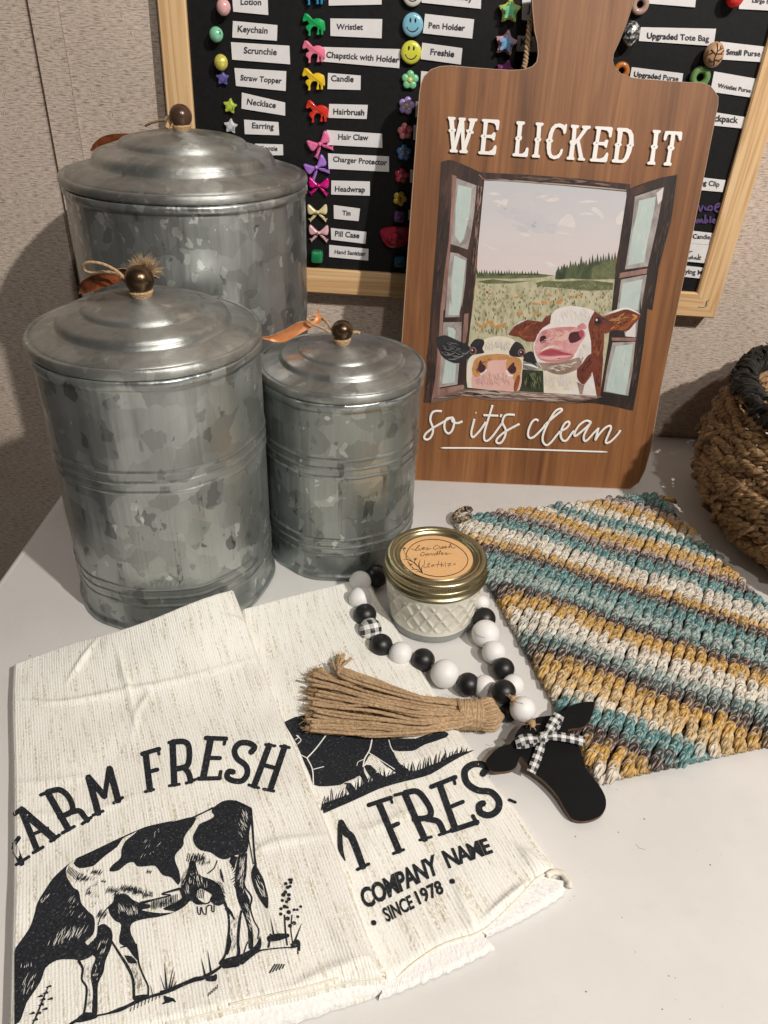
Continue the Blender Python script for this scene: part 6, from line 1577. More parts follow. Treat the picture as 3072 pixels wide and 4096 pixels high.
marks('w', [(350, 1100), (470, 960), (480, 1000), (380, 1130)], 6, 60, 4, 125)
marks('w', [(200, 1740), (360, 1740), (280, 1950), (200, 2000)], 12, 90, 4, 110)
marks('w', [(930, 1420), (1030, 1420), (980, 1600), (880, 1560)], 14, 60, 4, 115)
marks('w', [(870, 1640), (960, 1640), (930, 1830), (870, 1850)], 10, 40, 4, 110)
marks('w', [(1080, 1080), (1300, 1120), (1300, 1220), (1100, 1200)], 30, 60, 4, 75)
marks('w', R2([(800, 180), (930, 230), (930, 400), (860, 520), (820, 400)]), 26, 60, 3.5, 62)
marks('w', R2([(840, 650), (895, 650), (880, 900), (905, 1000), (860, 1000), (815, 850)]), 36, 70, 4, 105)
marks('w', R2([(880, 1080), (920, 1080), (955, 1330), (930, 1450), (925, 1330), (890, 1180)]), 18, 60, 4, 60)
marks('w', R2([(970, 840), (1020, 820), (1080, 980), (1090, 1080), (1010, 980)]), 18, 80, 4, 65)
marks('w', R2([(300, 980), (380, 780), (430, 760), (560, 880), (640, 960), (560, 960), (420, 940), (360, 1040)]), 34, 60, 4, 80)
marks('w', [(1300, 420), (1500, 360), (1560, 600), (1300, 700)], 14, 40, 2.5, 120)
marks('c', [(1100, 900), (1350, 930), (1560, 1040), (1350, 1060), (1120, 980)], 60, 60, 6, 105)
marks('c', [(1330, 1090), (1637, 1020), (1800, 1010), (1700, 1120), (1450, 1160)], 50, 70, 5, 100)
marks('c', R2([(420, 620), (560, 640), (600, 760), (480, 760), (360, 720)]), 36, 60, 6, 100)
marks('c', R2([(300, 820), (420, 700), (470, 820), (360, 960), (280, 960)]), 40, 70, 6, 108)
marks('c', R2([(580, 860), (700, 900), (720, 1100), (650, 960)]), 24, 60, 5, 60)
marks('c', R2([(740, 1180), (840, 1180), (830, 1540), (720, 1560), (750, 1350)]), 26, 50, 5, 100)
marks('c', [(1160, 1560), (1290, 1640), (1370, 1900), (1270, 1930), (1220, 1720)], 34, 50, 5, 100)
marks('c', [(790, 1650), (880, 1640), (900, 2080), (800, 2100), (830, 1860)], 30, 50, 5, 100)
marks('c', [(660, 760), (900, 760), (960, 960), (900, 1200), (760, 960)], 26, 60, 5, 112)
two_tone("cow_print", pc_, ('c', 'w'), [M_INK, M_TOWEL], tl)
# right towel
pr = Print(CLR.hit, 0.00030, 2e-6); wR = 1 / 1.659
sr = lambda pts, w, straight=None: pr.stroke('i', zTR(pts), np.asarray(w) * wR, straight=len(pts) == 2 if straight is None else straight, step=10)
frr = lambda pts, sm=2: pr.fill('i', [zTR(smooth_line(list(pts) + [pts[0]], sm)[:-1])], fine=40)
frr([(25, 118), (60, 100), (160, 72), (400, 120), (600, 205), (722, 218), (735, 260), (752, 310), (790, 385), (862, 440), (800, 465), (740, 430), (690, 395), (640, 345), (600, 330), (575, 370), (558, 402), (560, 450), (585, 500), (560, 520), (530, 470), (495, 490), (430, 515), (400, 532), (300, 542), (225, 532), (200, 470), (160, 380), (110, 260)])
frr([(720, 215), (900, 225), (1030, 172), (1112, 185), (1100, 218), (960, 265), (900, 300), (850, 308), (740, 300)])
frr([(600, 400), (660, 455), (700, 480), (740, 500), (640, 520), (560, 410)]); frr([(425, 520), (470, 520), (500, 570), (460, 590)])
frr([(290, 722), (280, 665), (330, 640), (400, 615), (480, 585), (560, 520), (650, 500), (700, 480), (760, 455), (860, 442), (930, 430), (1000, 400), (1060, 380), (1150, 330), (1290, 300), (1205, 342), (1100, 402), (1000, 462), (900, 492), (770, 524), (650, 562), (560, 604), (430, 662)])
x = 275
while x < 1240:
    yb = float(np.interp(x, [270, 330, 480, 560, 700, 860, 1000, 1150, 1290], [690, 640, 590, 520, 490, 442, 405, 335, 302]))
    L = rng.uniform(30, 85) * (0.6 if x > 1120 else 1); dx = rng.uniform(-14, 34)
    pr.stroke('i', zTR([(x + dx, yb - L), (x + dx * 0.35, yb - L * 0.4), (x, yb + 12)]), [1.2 * wR, 6 * wR, 9 * wR]); x += rng.uniform(9, 20)
for pts, w in ((([(312, 195), (240, 290), (180, 355)]), 8), ([(180, 355), (215, 430), (222, 530)], 7), ([(222, 430), (290, 412)], 5), ([(612, 225), (595, 300), (562, 360), (552, 412)], 9), ([(722, 235), (735, 280), (752, 312)], 6), ([(130, 330), (180, 355)], 5), ([(562, 362), (520, 380), (510, 405)], 4), ([(590, 320), (640, 350), (760, 430)], 5), ([(100, 235), (125, 215), (110, 205), (140, 235), (118, 262)], 5)):
    pr.stroke('w', zTR(pts), w * wR)
for pts, w in (([(405, 780), (440, 850), (480, 890), (552, 1078)], [40, 52, 48, 44]), ([(398, 800), (402, 950), (432, 1036)], [30, 36, 8]), ([(513, 1096), (590, 1058)], 22),
 ([(655, 650), (790, 972)], 44), ([(752, 990), (822, 963)], 21), ([(588, 668), (738, 618)], 30), ([(732, 612), (745, 652)], 18), ([(735, 812), (785, 790)], 30),
 ([(828, 590), (962, 895)], 44), ([(928, 900), (1006, 878)], 20), ([(762, 602), (880, 572)], 22), ([(830, 586), (905, 576), (955, 620), (1000, 700), (985, 748), (890, 762)], 40), ([(975, 760), (1050, 778), (1088, 850)], 40), ([(1056, 866), (1126, 842)], 20),
 ([(1060, 530), (1165, 828)], 44), ([(1003, 547), (1165, 482)], 32), ([(1150, 478), (1162, 528)], 20), ([(1135, 678), (1215, 645)], 28), ([(1140, 836), (1310, 780)], 36), ([(1308, 792), (1280, 738)], 26),
 ([(1345, 462), (1370, 420), (1330, 396), (1270, 402), (1226, 445), (1242, 520), (1310, 568), (1400, 582), (1452, 640), (1444, 700), (1390, 735), (1332, 718), (1322, 672), (1350, 655)], 44), ([(1520, 632), (1562, 650)], 20)):
    sr(pts, w)
pr.text('i', "COMPANY", (zTS([(318, 508)])[0], zTS([(770, 288)])[0], zTS([(737, 182)])[0], zTS([(276, 402)])[0]), 0.035, 0.92)
pr.text('i', "NAME", (zTS([(820, 262)])[0], zTS([(1090, 166)])[0], zTS([(1050, 83)])[0], zTS([(778, 165)])[0]), 0.035, 0.92)
pr.text('i', "SINCE", (zTS([(450, 588)])[0], zTS([(618, 500)])[0], zTS([(590, 425)])[0], zTS([(418, 512)])[0]), 0.03)
pr.text('i', "1978", (zTS([(645, 482)])[0], zTS([(796, 408)])[0], zTS([(768, 335)])[0], zTS([(612, 408)])[0]), 0.03)
pr.dot('i', zTS([(370, 593)])[0], 11, 16); pr.dot('i', zTS([(843, 343)])[0], 11, 16)
two_tone("printed_words_and_rooster", pr, ('i', 'w'), [M_INK, M_TOWEL], tr)

# ------------------------------------------------------------------ candle in a quilted jar
J = np.array([0.0386, 0.4300])
jar = thing("candle_jar", "small quilted glass candle jar with a gold lid and peach label, ringed by beads", "candle", (J[0], J[1], 0))
def quilt(a, z):
    if z < 0.0095 or z > 0.0385: return 0.0
    w = sstep(0.0095, 0.013, np.array([z]))[0] * sstep(0.0385, 0.034, np.array([z]))[0]
    k = 20; s = z / 0.0080 * math.pi
    d1, d2 = abs(math.sin(0.5 * (k * a + s * 1.0))), abs(math.sin(0.5 * (k * a - s * 1.0)))
    return w * 0.0013 * (1 - min(d1, d2) * 1.0) ** 3.0 - w * 0.0005
po = [(0.0, 0.0016), (0.020, 0.0016), (0.026, 0.0006), (0.0290, 0.0), (0.0308, 0.0008), (0.0316, 0.0022), (0.0316, 0.0050), (0.0312, 0.0070), (0.0313, 0.0090)]
for i in range(1, 61): po.append((0.0313 + 0.0036 * (i / 60), 0.0090 + 0.0295 * i / 60))
po += [(0.0352, 0.0405), (0.0350, 0.0425), (0.0336, 0.0440), (0.0330, 0.0500), (0.0312, 0.0500), (0.0310, 0.0420), (0.0325, 0.0400), (0.0288, 0.0100), (0.0272, 0.0068), (0.0, 0.0066)]
mb = MB(); lathe(mb, po, (J[0], J[1], 0), 240, wob=quilt)
mg, nt, bs = new_mat("clear_glass")
setp(nt, bs, Base_Color=(0.80, 0.83, 0.79), Roughness=0.03, Transmission_Weight=0.72, IOR=1.45)
mw, nt, bs = new_mat("white_wax_behind_glass")
setp(nt, bs, Base_Color=(0.72, 0.69, 0.59), Roughness=0.6, Coat_Weight=1.0, Coat_Roughness=0.04, Coat_IOR=1.5)
def zmid(f): return sum(mb.v[i][2] for i in f) / len(f)
rmid = lambda f: math.hypot(mb.v[f[0]][0] - J[0], mb.v[f[0]][1] - J[1])
mid = [1 if 0.0072 < zmid(f) < 0.0400 and rmid(f) > 0.0300 else 0 for f in mb.f]
mb.build("glass_jar", mg, jar, smooth=True, angle=50, mats=[mg, mw], midx=mid)
mw2 = pm("white_wax", (0.80, 0.78, 0.70), 0.5)
mb = MB(); lathe(mb, [(0.0, 0.0072), (0.0262, 0.0074), (0.0284, 0.0104), (0.0306, 0.0340), (0.0306, 0.0385), (0.0, 0.0385)], (J[0], J[1], 0), 96)
mb.build("wax", mw2, jar, smooth=True, angle=50)
M_GOLD = pm("brushed_gold", (0.37, 0.32, 0.195), 0.33, 1.0, 0.06, 300)
def knurl(a, z): return 0.00028 * math.cos(150 * a) if 0.0506 < z < 0.0546 else 0.0
band = [(0.0345, 0.0432), (0.0362, 0.0430), (0.0372, 0.0437), (0.0374, 0.0447), (0.0366, 0.0456), (0.0357, 0.0466), (0.0357, 0.0474), (0.0366, 0.0484), (0.0366, 0.0492), (0.0357, 0.0501), (0.0360, 0.0505), (0.0360, 0.0507), (0.0360, 0.0520), (0.0360, 0.0535), (0.0360, 0.0545), (0.0360, 0.0548), (0.0357, 0.0558), (0.0350, 0.0566), (0.0340, 0.0570), (0.0318, 0.0571), (0.0311, 0.0567), (0.0309, 0.0560)]
mb = MB(); lathe(mb, band, (J[0], J[1], 0), 600, wob=knurl)
mb.build("screw_band", M_GOLD, jar, smooth=True, angle=50)
LZ = 0.0553
lid = [(0.0310, 0.0563), (0.0303, 0.0567), (0.0296, 0.0566), (0.0288, 0.0558), (0.0280, 0.0546), (0.0270, 0.0544), (0.0264, 0.0549), (0.0258, LZ), (0.0, LZ)]
mb = MB(); lathe(mb, lid, (J[0], J[1], 0), 128)
jl = mb.build("lid_disc", M_GOLD, jar, smooth=True, angle=50)
zJ = zx(1500, 2050, 3.0164)
st_l, st_r = T(zJ([(297, 520), (1203, 592)]), LZ)
SR = float(np.linalg.norm(st_l - st_r)) / 2; SC = (st_l + st_r) / 2
SR = min(SR, 0.0256); SC = np.array([J[0], J[1], LZ]) * 0.7 + SC * 0.3
a = np.linspace(0, 2 * math.pi, 96, endpoint=False)
V = [(SC[0] + SR * math.cos(t), SC[1] + SR * math.sin(t), LZ + 0.0002) for t in a] + [(SC[0] + SR * math.cos(t), SC[1] + SR * math.sin(t), LZ) for t in a]
sticker = mk("paper_sticker", V, [tuple(range(96))] + [(96 + k, 96 + (k + 1) % 96, (k + 1) % 96, k) for k in range(96)], pm("peach_kraft", (0.72, 0.42, 0.19), 0.55, 0, 0.04, 300), jl)
def on_lid(px, o):
    V = T(px, LZ + 0.0002); V[:, 2] += o
    return V
pj = Print(on_lid, 0.00006, 1.5e-6)
for pts, w in (([(385, 562), (374, 520), (400, 450), (470, 380), (580, 336), (700, 325), (830, 340), (960, 390), (1070, 470), (1120, 560), (1100, 640), (1030, 710), (920, 755), (790, 775), (680, 765), (590, 742)], 9), ([(395, 590), (415, 622)], 9), ([(440, 655), (472, 682)], 9),
 ([(438, 438), (475, 452), (515, 425), (540, 400), (520, 400), (498, 440), (490, 458), (530, 452)], 6), ([(530, 436), (546, 455), (572, 425)], 6), ([(575, 442), (598, 426), (582, 424), (576, 448), (606, 440)], 6), ([(612, 436), (630, 426), (645, 444), (618, 450), (675, 436)], 6),
 ([(762, 402), (745, 394), (712, 418), (706, 440), (732, 444), (765, 426)], 6), ([(768, 412), (786, 412), (782, 438), (802, 430)], 6), ([(805, 432), (828, 416), (814, 412), (806, 434), (832, 428)], 6), ([(838, 428), (862, 410), (848, 408), (840, 430), (870, 424)], 6), ([(880, 424), (918, 386), (906, 388), (894, 430)], 6), ([(900, 418), (934, 402), (916, 414), (938, 430), (970, 420)], 6),
 ([(600, 492), (578, 482), (550, 508), (560, 525), (604, 508)], 6), ([(634, 498), (612, 508), (620, 520), (642, 500), (648, 518)], 6), ([(660, 516), (668, 498), (682, 500), (690, 515), (706, 498)], 6), ([(742, 495), (716, 500), (720, 516), (742, 508), (758, 465), (752, 512)], 6), ([(766, 508), (792, 468), (784, 464), (776, 508)], 6), ([(798, 502), (818, 488), (802, 488), (805, 508), (828, 500)], 6), ([(840, 500), (856, 485), (872, 503), (846, 508), (910, 495)], 6), ([(922, 504), (926, 505)], 5),
 ([(602, 575), (592, 665), (640, 652)], 5), ([(638, 640), (660, 618), (642, 620), (640, 660), (664, 654)], 5), ([(704, 628), (682, 640), (690, 656), (706, 630), (714, 656)], 5), ([(772, 585), (750, 660)], 5), ([(726, 632), (800, 626)], 5), ([(806, 598), (798, 656), (816, 625), (828, 650)], 5), ([(846, 600), (850, 658)], 5), ([(870, 620), (916, 614), (880, 640), (922, 636)], 5), ([(890, 656), (896, 657)], 6), ([(950, 616), (953, 636)], 5), ([(964, 612), (968, 634)], 5),
 ([(580, 742), (520, 660), (440, 580), (370, 505), (345, 450)], 4), ([(548, 568), (530, 640), (572, 732)], [2, 14, 4]), ([(584, 632), (560, 680), (576, 732)], [2, 10, 4]), ([(342, 568), (400, 570), (480, 612), (525, 655)], [2, 9, 9, 3]), ([(428, 692), (500, 688), (565, 725)], [2, 9, 3]), ([(490, 714), (540, 718), (582, 742)], [2, 8, 3]), ([(480, 560), (478, 600), (490, 625)], 4)):
    pj.stroke('k', zJ(pts), np.asarray(w) / 3.0164)
for cx, cy in ((490, 566), (352, 440), (432, 636)):
    for ang in (20, 70, 120, 170, 250):
        c_a = math.radians(ang); pj.stroke('k', zJ([(cx, cy), (cx + 24 * math.cos(c_a), cy - 22 * math.sin(c_a))]), [3, 1.5], straight=True)
pj.mb['k'].build("label_print", pm("sticker_ink", (0.025, 0.022, 0.02), 0.6), sticker)

# ------------------------------------------------------------------ bead garland with its jute tassel
Z4 = zx(1200, 2000, 1.2762)
M_BW = pm("white_bead", (0.76, 0.745, 0.735), 0.5, 0, 0.02, 60, 0.08, 260)
M_BB = pm("black_bead", (0.007, 0.007, 0.008), 0.42, 0, 0.2, 60, 0.06, 260)
M_PLAID = mat_gingham("plaid_bead_paper", 0.80, hatch=False)
gar = thing("bead_garland", "black and white wooden bead garland with a jute tassel, looped around the candle jar", "garland", tuple(T([(1700, 2760)], 0)[0]))
BEADS = [(307, 418, 57, 'w', 0), (392, 388, 58, 'b', 0), (307, 503, 60, 'w', 0.002), (332, 587, 59, 'b', 0.002), (360, 660, 58, 'p', 0.002), (415, 742, 60, 'b', 0.001), (515, 785, 62, 'w', 0), (628, 817, 61, 'b', 0), (740, 887, 74, 'w', 0), (858, 942, 61, 'b', 0), (942, 953, 60, 'w', 0), (925, 527, 43, 'w', 0), (940, 607, 59, 'b', 0), (948, 683, 72, 'w', 0), (990, 778, 61, 'w', 0), (1037, 862, 58, 'b', 0), (1088, 946, 57, 'w', 0), (1040, 980, 63, 'b', 0.009), (1137, 1068, 67, 'w', 0.006), (1062, 1085, 48, 'b', 0)]
unit = {}
def bead_mesh(kind):
    if kind not in unit:
        m_ = MB(); sphere(m_, (0, 0, 0), 1.0, 40, 26)
        m_.uv = [(p[0], p[1]) for p in m_.v]
        o_ = m_.build("bead", {'w': M_BW, 'b': M_BB, 'p': M_PLAID}[kind], smooth=True)
        unit[kind] = o_.data; bpy.data.objects.remove(o_)
    return unit[kind]
BP = []
for x, y, r, k, up in BEADS:
    p = Z4([(x, y)])[0]
    rr = 0.0085
    for _ in range(6):
        P = T([p], rr + up)[0]; rr = r / 1.2762 * depth(P) / F_PX
    o = bpy.data.objects.new("bead", bead_mesh(k)); COL.objects.link(o); o.parent = gar
    o.location = tuple(P - root_loc(gar)); o.scale = (rr, rr, rr * 0.985)
    o.rotation_euler = (rng.uniform(0, 3), rng.uniform(0, 3), rng.uniform(0, 6)) if k != 'p' else (0.75, 0.1, 0.45)
    BP.append((P, rr))
mb = MB()
order = [1, 0, 2, 3, 4, 5, 6, 7, 8, 9, 10, 17, 16, 15, 14, 13, 12, 11]
for a, b in zip(order[:-1], order[1:]): tube(mb, np.array([BP[a][0], BP[b][0]]), 0.0011, 7)
tube(mb, np.array([BP[17][0], T(Z4([(1087, 1012)]), 0.022)[0], BP[18][0]]), 0.0013, 7)
mb.build("string", M_JUTE, gar, smooth=True)
mb = MB(); kp = T(Z4([(1088, 1012)]), 0.0235)[0]; sphere(mb, kp, 0.0019, 12, 8, (1.2, 1, 0.9)); kp2 = T(Z4([(1186, 1140)]), 0.020)[0]; sphere(mb, kp2, 0.0024, 12, 8, (0.9, 1.3, 0.8))
for i in range(26):
    d = nrg.normal(size=3); d /= np.linalg.norm(d); q = kp2 if i % 2 else kp; tube(mb, np.array([q, q + d * 0.0028, q + d * 0.0048 + nrg.normal(size=3) * 0.0008]), 0.00016, 4, caps=False)
mb.build("twine_knots", M_JUTE_PALE, gar, smooth=True)
mb = MB(); cbp, cbr = BP[13]
for a_, b_ in ((0, 1),):
    q = []
    for px_, py_ in [(1190, 1415), (1195, 1440), (1215, 1470), (1245, 1490), (1285, 1500), (1325, 1512)]:
        d_ = ray(zx(1500, 2050, 3.0164)([(px_, py_)])[0]); d_ /= np.linalg.norm(d_); oc = EYE - cbp; bq = oc @ d_; dsc = bq * bq - (oc @ oc - (cbr * 1.001) ** 2)
        if dsc > 0: q.append(EYE + d_ * (-bq - math.sqrt(dsc)))
    if len(q) > 2: tube(mb, smooth_line(q, 4), 0.00013, 5)
mb.build("bead_crack", pm("crack_grey", (0.10, 0.09, 0.08), 0.8), gar)
zG = zx(1180, 2580, 1.659)
mb = MB(); fuzz = MB()
for i in range(82):
    f = (i * 0.6180339) % 1.0; lay = (i % 4) / 3.0
    yw = 372 + 172 * f
    top = f < 0.16
    ty = 70 + 60 * f / 0.16 if top else np.interp(f, [0.16, 0.4, 0.7, 1.0], [150, 260, 430, 572])
    tx = (rng.uniform(235, 330) if top else np.interp(f, [0.16, 0.4, 0.75, 1.0], [120, 100, 100, 80])) + rng.uniform(-26, 40)
    ty += rng.uniform(-14, 14)
    my = np.interp(f, [0, 0.15, 0.5, 0.85, 1.0], [338, 356, 455, 565, 590]); my2 = np.interp(f, [0, 0.16, 0.5, 1.0], [235, 275, 385, 610])
    pts = [(1180, 400 + 120 * f), (1085, yw), (960, yw * 0.55 + my * 0.45), (800 + rng.uniform(-30, 30), my + rng.uniform(-10, 10)), (520, my2 + rng.uniform(-14, 14)), (300, (my2 + ty) / 2 + rng.uniform(-10, 10)), (tx + rng.uniform(-20, 50), ty + rng.uniform(-16, 16))]
    edge = abs(f - 0.5) * 2
    zc = np.array([0.013, 0.0125, 0.013, 0.0125, 0.011, 0.010, 0.0095]) + (lay - 0.4 + rng.uniform(-0.15, 0.15)) * np.array([0.008, 0.009, 0.011, 0.013, 0.013, 0.012, 0.012]) * (1 - 0.45 * edge) + (0.003 if top else 0)
    P2 = smooth_line(zG(pts), 7); zz = np.interp(np.linspace(0, 6, len(P2)), range(7), zc)
    P3 = np.array([T([P2[k]], max(zz[k], 0.0095 if P2[k][0] < 1640 else 0.004))[0] for k in range(len(P2))])
    ph, r0 = rng.uniform(0, 6), 0.00125
    # two plies twisted together
    tw_ = rng.uniform(26, 44); wv1, wv2 = rng.uniform(0, 6), rng.uniform(0.0002, 0.0007)
    s_ = np.linspace(0, 1, 70); Q = np.stack([np.interp(s_, np.linspace(0, 1, len(P3)), P3[:, k]) for k in range(3)], 1)
    Q = Q + np.stack([0 * s_, wv2 * np.sin(s_ * 9 + wv1) * s_, wv2 * np.cos(s_ * 11 + wv1) * s_], 1)
    Td = np.gradient(Q, axis=0); Td /= np.linalg.norm(Td, axis=1)[:, None]
    N1 = np.cross(Td, (0, 0, 1.0)); N1 /= np.linalg.norm(N1, axis=1)[:, None]; N2 = np.cross(N1, Td)
    vo_ = rng.uniform(0, 3)
    tube(mb, Q, rng.uniform(0.00088, 0.00112) * (1 + 0.10 * np.sin(s_ * tw_ * 1.7 + ph) + 0.06 * np.sin(s_ * 90 + ph)), 8, v0=vo_)
    for q in (0, 2.1, 4.2):
        a = s_ * tw_ * 2.2 + ph + q
        tube(mb, Q + N1 * (np.cos(a) * 0.00080)[:, None] + N2 * (np.sin(a) * 0.00078)[:, None], 0.00030, 4, v0=vo_ + q)
    for _ in range(14):
        k = rng.randrange(10, 69); d = nrg.normal(size=3); d[2] = abs(d[2]); d /= np.linalg.norm(d)
        tube(fuzz, np.array([Q[k], Q[k] + d * 0.0022 + Td[k] * 0.001, Q[k] + d * 0.0034 + Td[k] * 0.0035]), 0.00008, 3, caps=False)
    for _ in range(5):
        d = Td[-1] * 0.6 + nrg.normal(size=3) * 0.35; tube(fuzz, np.array([Q[-1], Q[-1] + d * 0.0035]), 0.00014, 3, caps=False)
tas = mb.build("tassel", M_JUTE, gar, smooth=True)
# rounded head made of looped strands
mb2 = MB()
hc = T(zG([(1215, 462)]), 0.0125)[0]; he = T(zG([(1372, 470)]), 0.0115)[0]; ax = (he - hc); Lh = np.linalg.norm(ax); ax /= Lh
n1 = np.cross(ax, (0, 0, 1.0)); n1 /= np.linalg.norm(n1); n2 = np.cross(n1, ax)
Rw = 88 / 1.659 * depth(hc) / F_PX
for i in range(54):
    a = i * 2.39996; k = 0.55 + 0.45 * ((i * 0.37) % 1)
    t = np.linspace(0, 1, 14)
    rad = Rw * k * (0.98 + 0.36 * np.sin(math.pi * np.clip(t * 0.9 + 0.05, 0, 1)) - 0.85 * sstep(0.62, 1.0, t))
    aa = a + t * 0.5
    Pq = hc + np.outer(t * Lh * (0.92 + 0.1 * k) * (0.9 + 0.12 * np.cos(a)), ax) + np.outer(rad * np.cos(aa), n1) + np.outer(rad * np.sin(aa) * 0.82, n2)
    Pq[:, 2] = np.maximum(Pq[:, 2], 0.0015)
    tube(mb2, Pq, 0.00125, 6)
mb2.build("tassel_head", M_JUTE, tas, smooth=True)
mb2 = MB(); w0, w1 = T(zG([(1082, 458)]), 0.0125)[0], T(zG([(1222, 464)]), 0.0125)[0]
n_w = 13
for j in range(n_w):
    t = j / (n_w - 1); c_ = w0 * (1 - t) + w1 * t; a = np.linspace(0, 2 * math.pi, 40, endpoint=False)
    rr = Rw * (1.06 + 0.035 * math.sin(j * 2.1)); sk = 0.0009 * math.sin(j * 1.3)
    Pq = c_ + np.outer(rr * np.cos(a), n1) + np.outer(rr * 0.86 * np.sin(a), n2) + np.outer(sk * np.cos(a) + 0.0006 * np.sin(2 * a + j), ax)
    Pq[:, 2] = np.maximum(Pq[:, 2], 0.0012)
    tube(mb2, Pq, 0.00135, 7, True)
for _ in range(170):
    i = rng.randrange(len(mb2.v)); q = np.array(mb2.v[i]); d = nrg.normal(size=3); d[2] = abs(d[2]); d /= np.linalg.norm(d)
    tube(fuzz, np.array([q, q + d * 0.002, q + d * 0.0032 + nrg.normal(size=3) * 0.001]), 0.00008, 3, caps=False)
mb2.build("tassel_wrap", M_JUTE, tas, smooth=True)
fz = fuzz.build("jute_fuzz", pm("jute_fibre", (0.48, 0.32, 0.17), 0.8, 0, 0.2, 300), tas); fz['kind'] = 'stuff'

# ------------------------------------------------------------------ crocheted potholder
PL, PT, PB_, PR = (np.array(p) for p in ((0.0605, 0.556), (0.256, 0.613), (0.1335, 0.2855), (0.332, 0.345)))
dA = math.radians(-27.7); dv, cv = np.array([math.cos(dA), math.sin(dA)]), np.array([math.sin(dA), -math.cos(dA)])
quad = [PL, PB_, PR, PT]
def inside(p, shrink=0.0):
    for i in range(4):
        a, b = quad[i], quad[(i + 1) % 4]
        n = np.array([-(b - a)[1], (b - a)[0]]); n /= np.linalg.norm(n)
        if (p - a) @ n < shrink: return False
    return True
bmid = float(np.array(T([(2400, 2560)], 0.01)[0][:2]) @ cv)
def hz(p):
    b = float(p @ cv) - bmid
    d = float(seg_dist(np.array([p]), np.array(quad))[0])
    return 0.0030 + 0.0060 * math.exp(-(b / 0.075) ** 2) * min(1, d / 0.02) + 0.0012 * math.sin(p[0] * 60) * min(1, d / 0.02)
DY = {'T': (0.07, 0.21, 0.215), 'B': (0.055, 0.027, 0.025), 'P': (0.46, 0.37, 0.33), 'G': (0.52, 0.29, 0.05), 'C': (0.68, 0.62, 0.53), 'K': (0.29, 0.38, 0.36), 'D': (0.06, 0.12, 0.12), 'Y': (0.56, 0.38, 0.16)}
BAND = [(185, 'T'), (235, 'B'), (295, 'P'), (415, 'G'), (515, 'C'), (655, 'T'), (710, 'C'), (870, 'G'), (925, 'P'), (1010, 'B'), (1170, 'T'), (1400, 'C'), (1500, 'G'), (1635, 'B'), (1850, 'T'), (2010, 'K'), (2060, 'T'), (2190, 'B'), (2378, 'G'), (2638, 'C'), (2760, 'K'), (2848, 'D'), (2988, 'B'), (3148, 'G'), (3368, 'Y'), (3450, 'C'), (3738, 'T'), (3958, 'B'), (4230, 'G'), (9999, 'C')]
bb = [(float(T([(2494, 1940 + y / 3.687)], 0.008)[0][:2] @ cv), c) for y, c in BAND[:-1]] + [(9, 'C')]
DX = float(np.array([T([(2494, 2400)], 0.008)[0][:2] @ dv])[0])
def dye(p, jit=0.0010):
    b = float(p @ cv); a = float(p @ dv) - DX
    b += 0.012 * (a / 0.1) * 0.35 + rng.gauss(0, jit)
    for i, (e, c) in enumerate(bb):
        if b < e:
            col = np.array(DY[c])
            if i + 1 < len(bb) and e - b < 0.0026: col = col * (0.5 + 0.5 * (e - b) / 0.0026) + np.array(DY[bb[i + 1][1]]) * (0.5 - 0.5 * (e - b) / 0.0026)
            if i > 0 and b - bb[i - 1][0] < 0.0026: k = 0.5 - 0.5 * (b - bb[i - 1][0]) / 0.0026; col = col * (1 - k) + np.array(DY[bb[i - 1][1]]) * k
            col = col * rng.uniform(0.85, 1.15)
            return (*np.clip(col, 0, 0.75), 1.0)
M_YARN = mat_yarn()
hold = thing("crocheted_potholder", "crocheted potholder striped in teal, gold, brown and cream on the white table", "potholder", (float(PL[0] + PR[0]) / 2, float(PL[1] + PR[1]) / 2, 0))
mb = MB()
W_, PIT = 0.0070, 0.0058
corners = np.array(quad); amin, amax = (corners @ dv).min(), (corners @ dv).max(); bmin, bmax = (corners @ cv).min(), (corners @ cv).max()
b = bmin + 0.002; row = 0; nst = 0
while b < bmax:
    a = amin - rng.uniform(0, 0.001)
    while a < amax:
        p = dv * a + cv * b
        if inside(p, 0.0022):
            h = hz(p) + rng.gauss(0, 0.00035); col = dye(p)
            jit = nrg.normal(size=2) * 0.00055
            w, pt = W_ * rng.uniform(0.94, 1.06), PIT
            cen = p + jit
            lean = rng.uniform(-0.05, 0.05)
            shp = [(-0.17, 0.95, 0.0004), (-0.25, 0.45, 0.0024), (-0.25, -0.02, 0.0039), (-0.15 + lean, -0.36, 0.0047), (0.15 + lean, -0.38, 0.0047), (0.26, -0.02, 0.0040), (0.25, 0.45, 0.0025), (0.18, 0.95, 0.0005)]
            for kx, ky, kz, rk in ((1.08, 0.0, 0.0, 0.00138), (0.60, 0.30, 0.0002, 0.00132)):
                col = dye(p, 0.0014)
                Q = smooth_line(np.array([[*(cen + dv * (x * w * kx) + cv * ((y + ky) * pt)), h + 0.0006 + z * 0.80 + kz + rng.uniform(-0.0002, 0.0002)] for x, y, z in shp]), 2)
                r = rk * rng.uniform(0.9, 1.1) * np.interp(np.linspace(0, 1, len(Q)), [0, 0.2, 0.5, 0.8, 1], [0.7, 1.05, 1.0, 1.05, 0.7])
                cs = []
                for qi in range(len(Q)):
                    kk = rng.uniform(0.82, 1.2); cs += [tuple(np.clip(np.array(col[:3]) * kk, 0, 0.8)) + (1.0,)] * 6
                tube(mb, Q, r, 6, c=cs, v0=rng.uniform(0, 2))
            sphere(mb, (*(cen + cv * (0.08 * pt)), h + 0.0014), 1.0, 8, 5, (w * 0.56, w * 0.52, 0.0023), tuple(np.array(col[:3]) * 0.8) + (1.0,))
            nst += 1
        a += W_
    b += PIT; row += 1
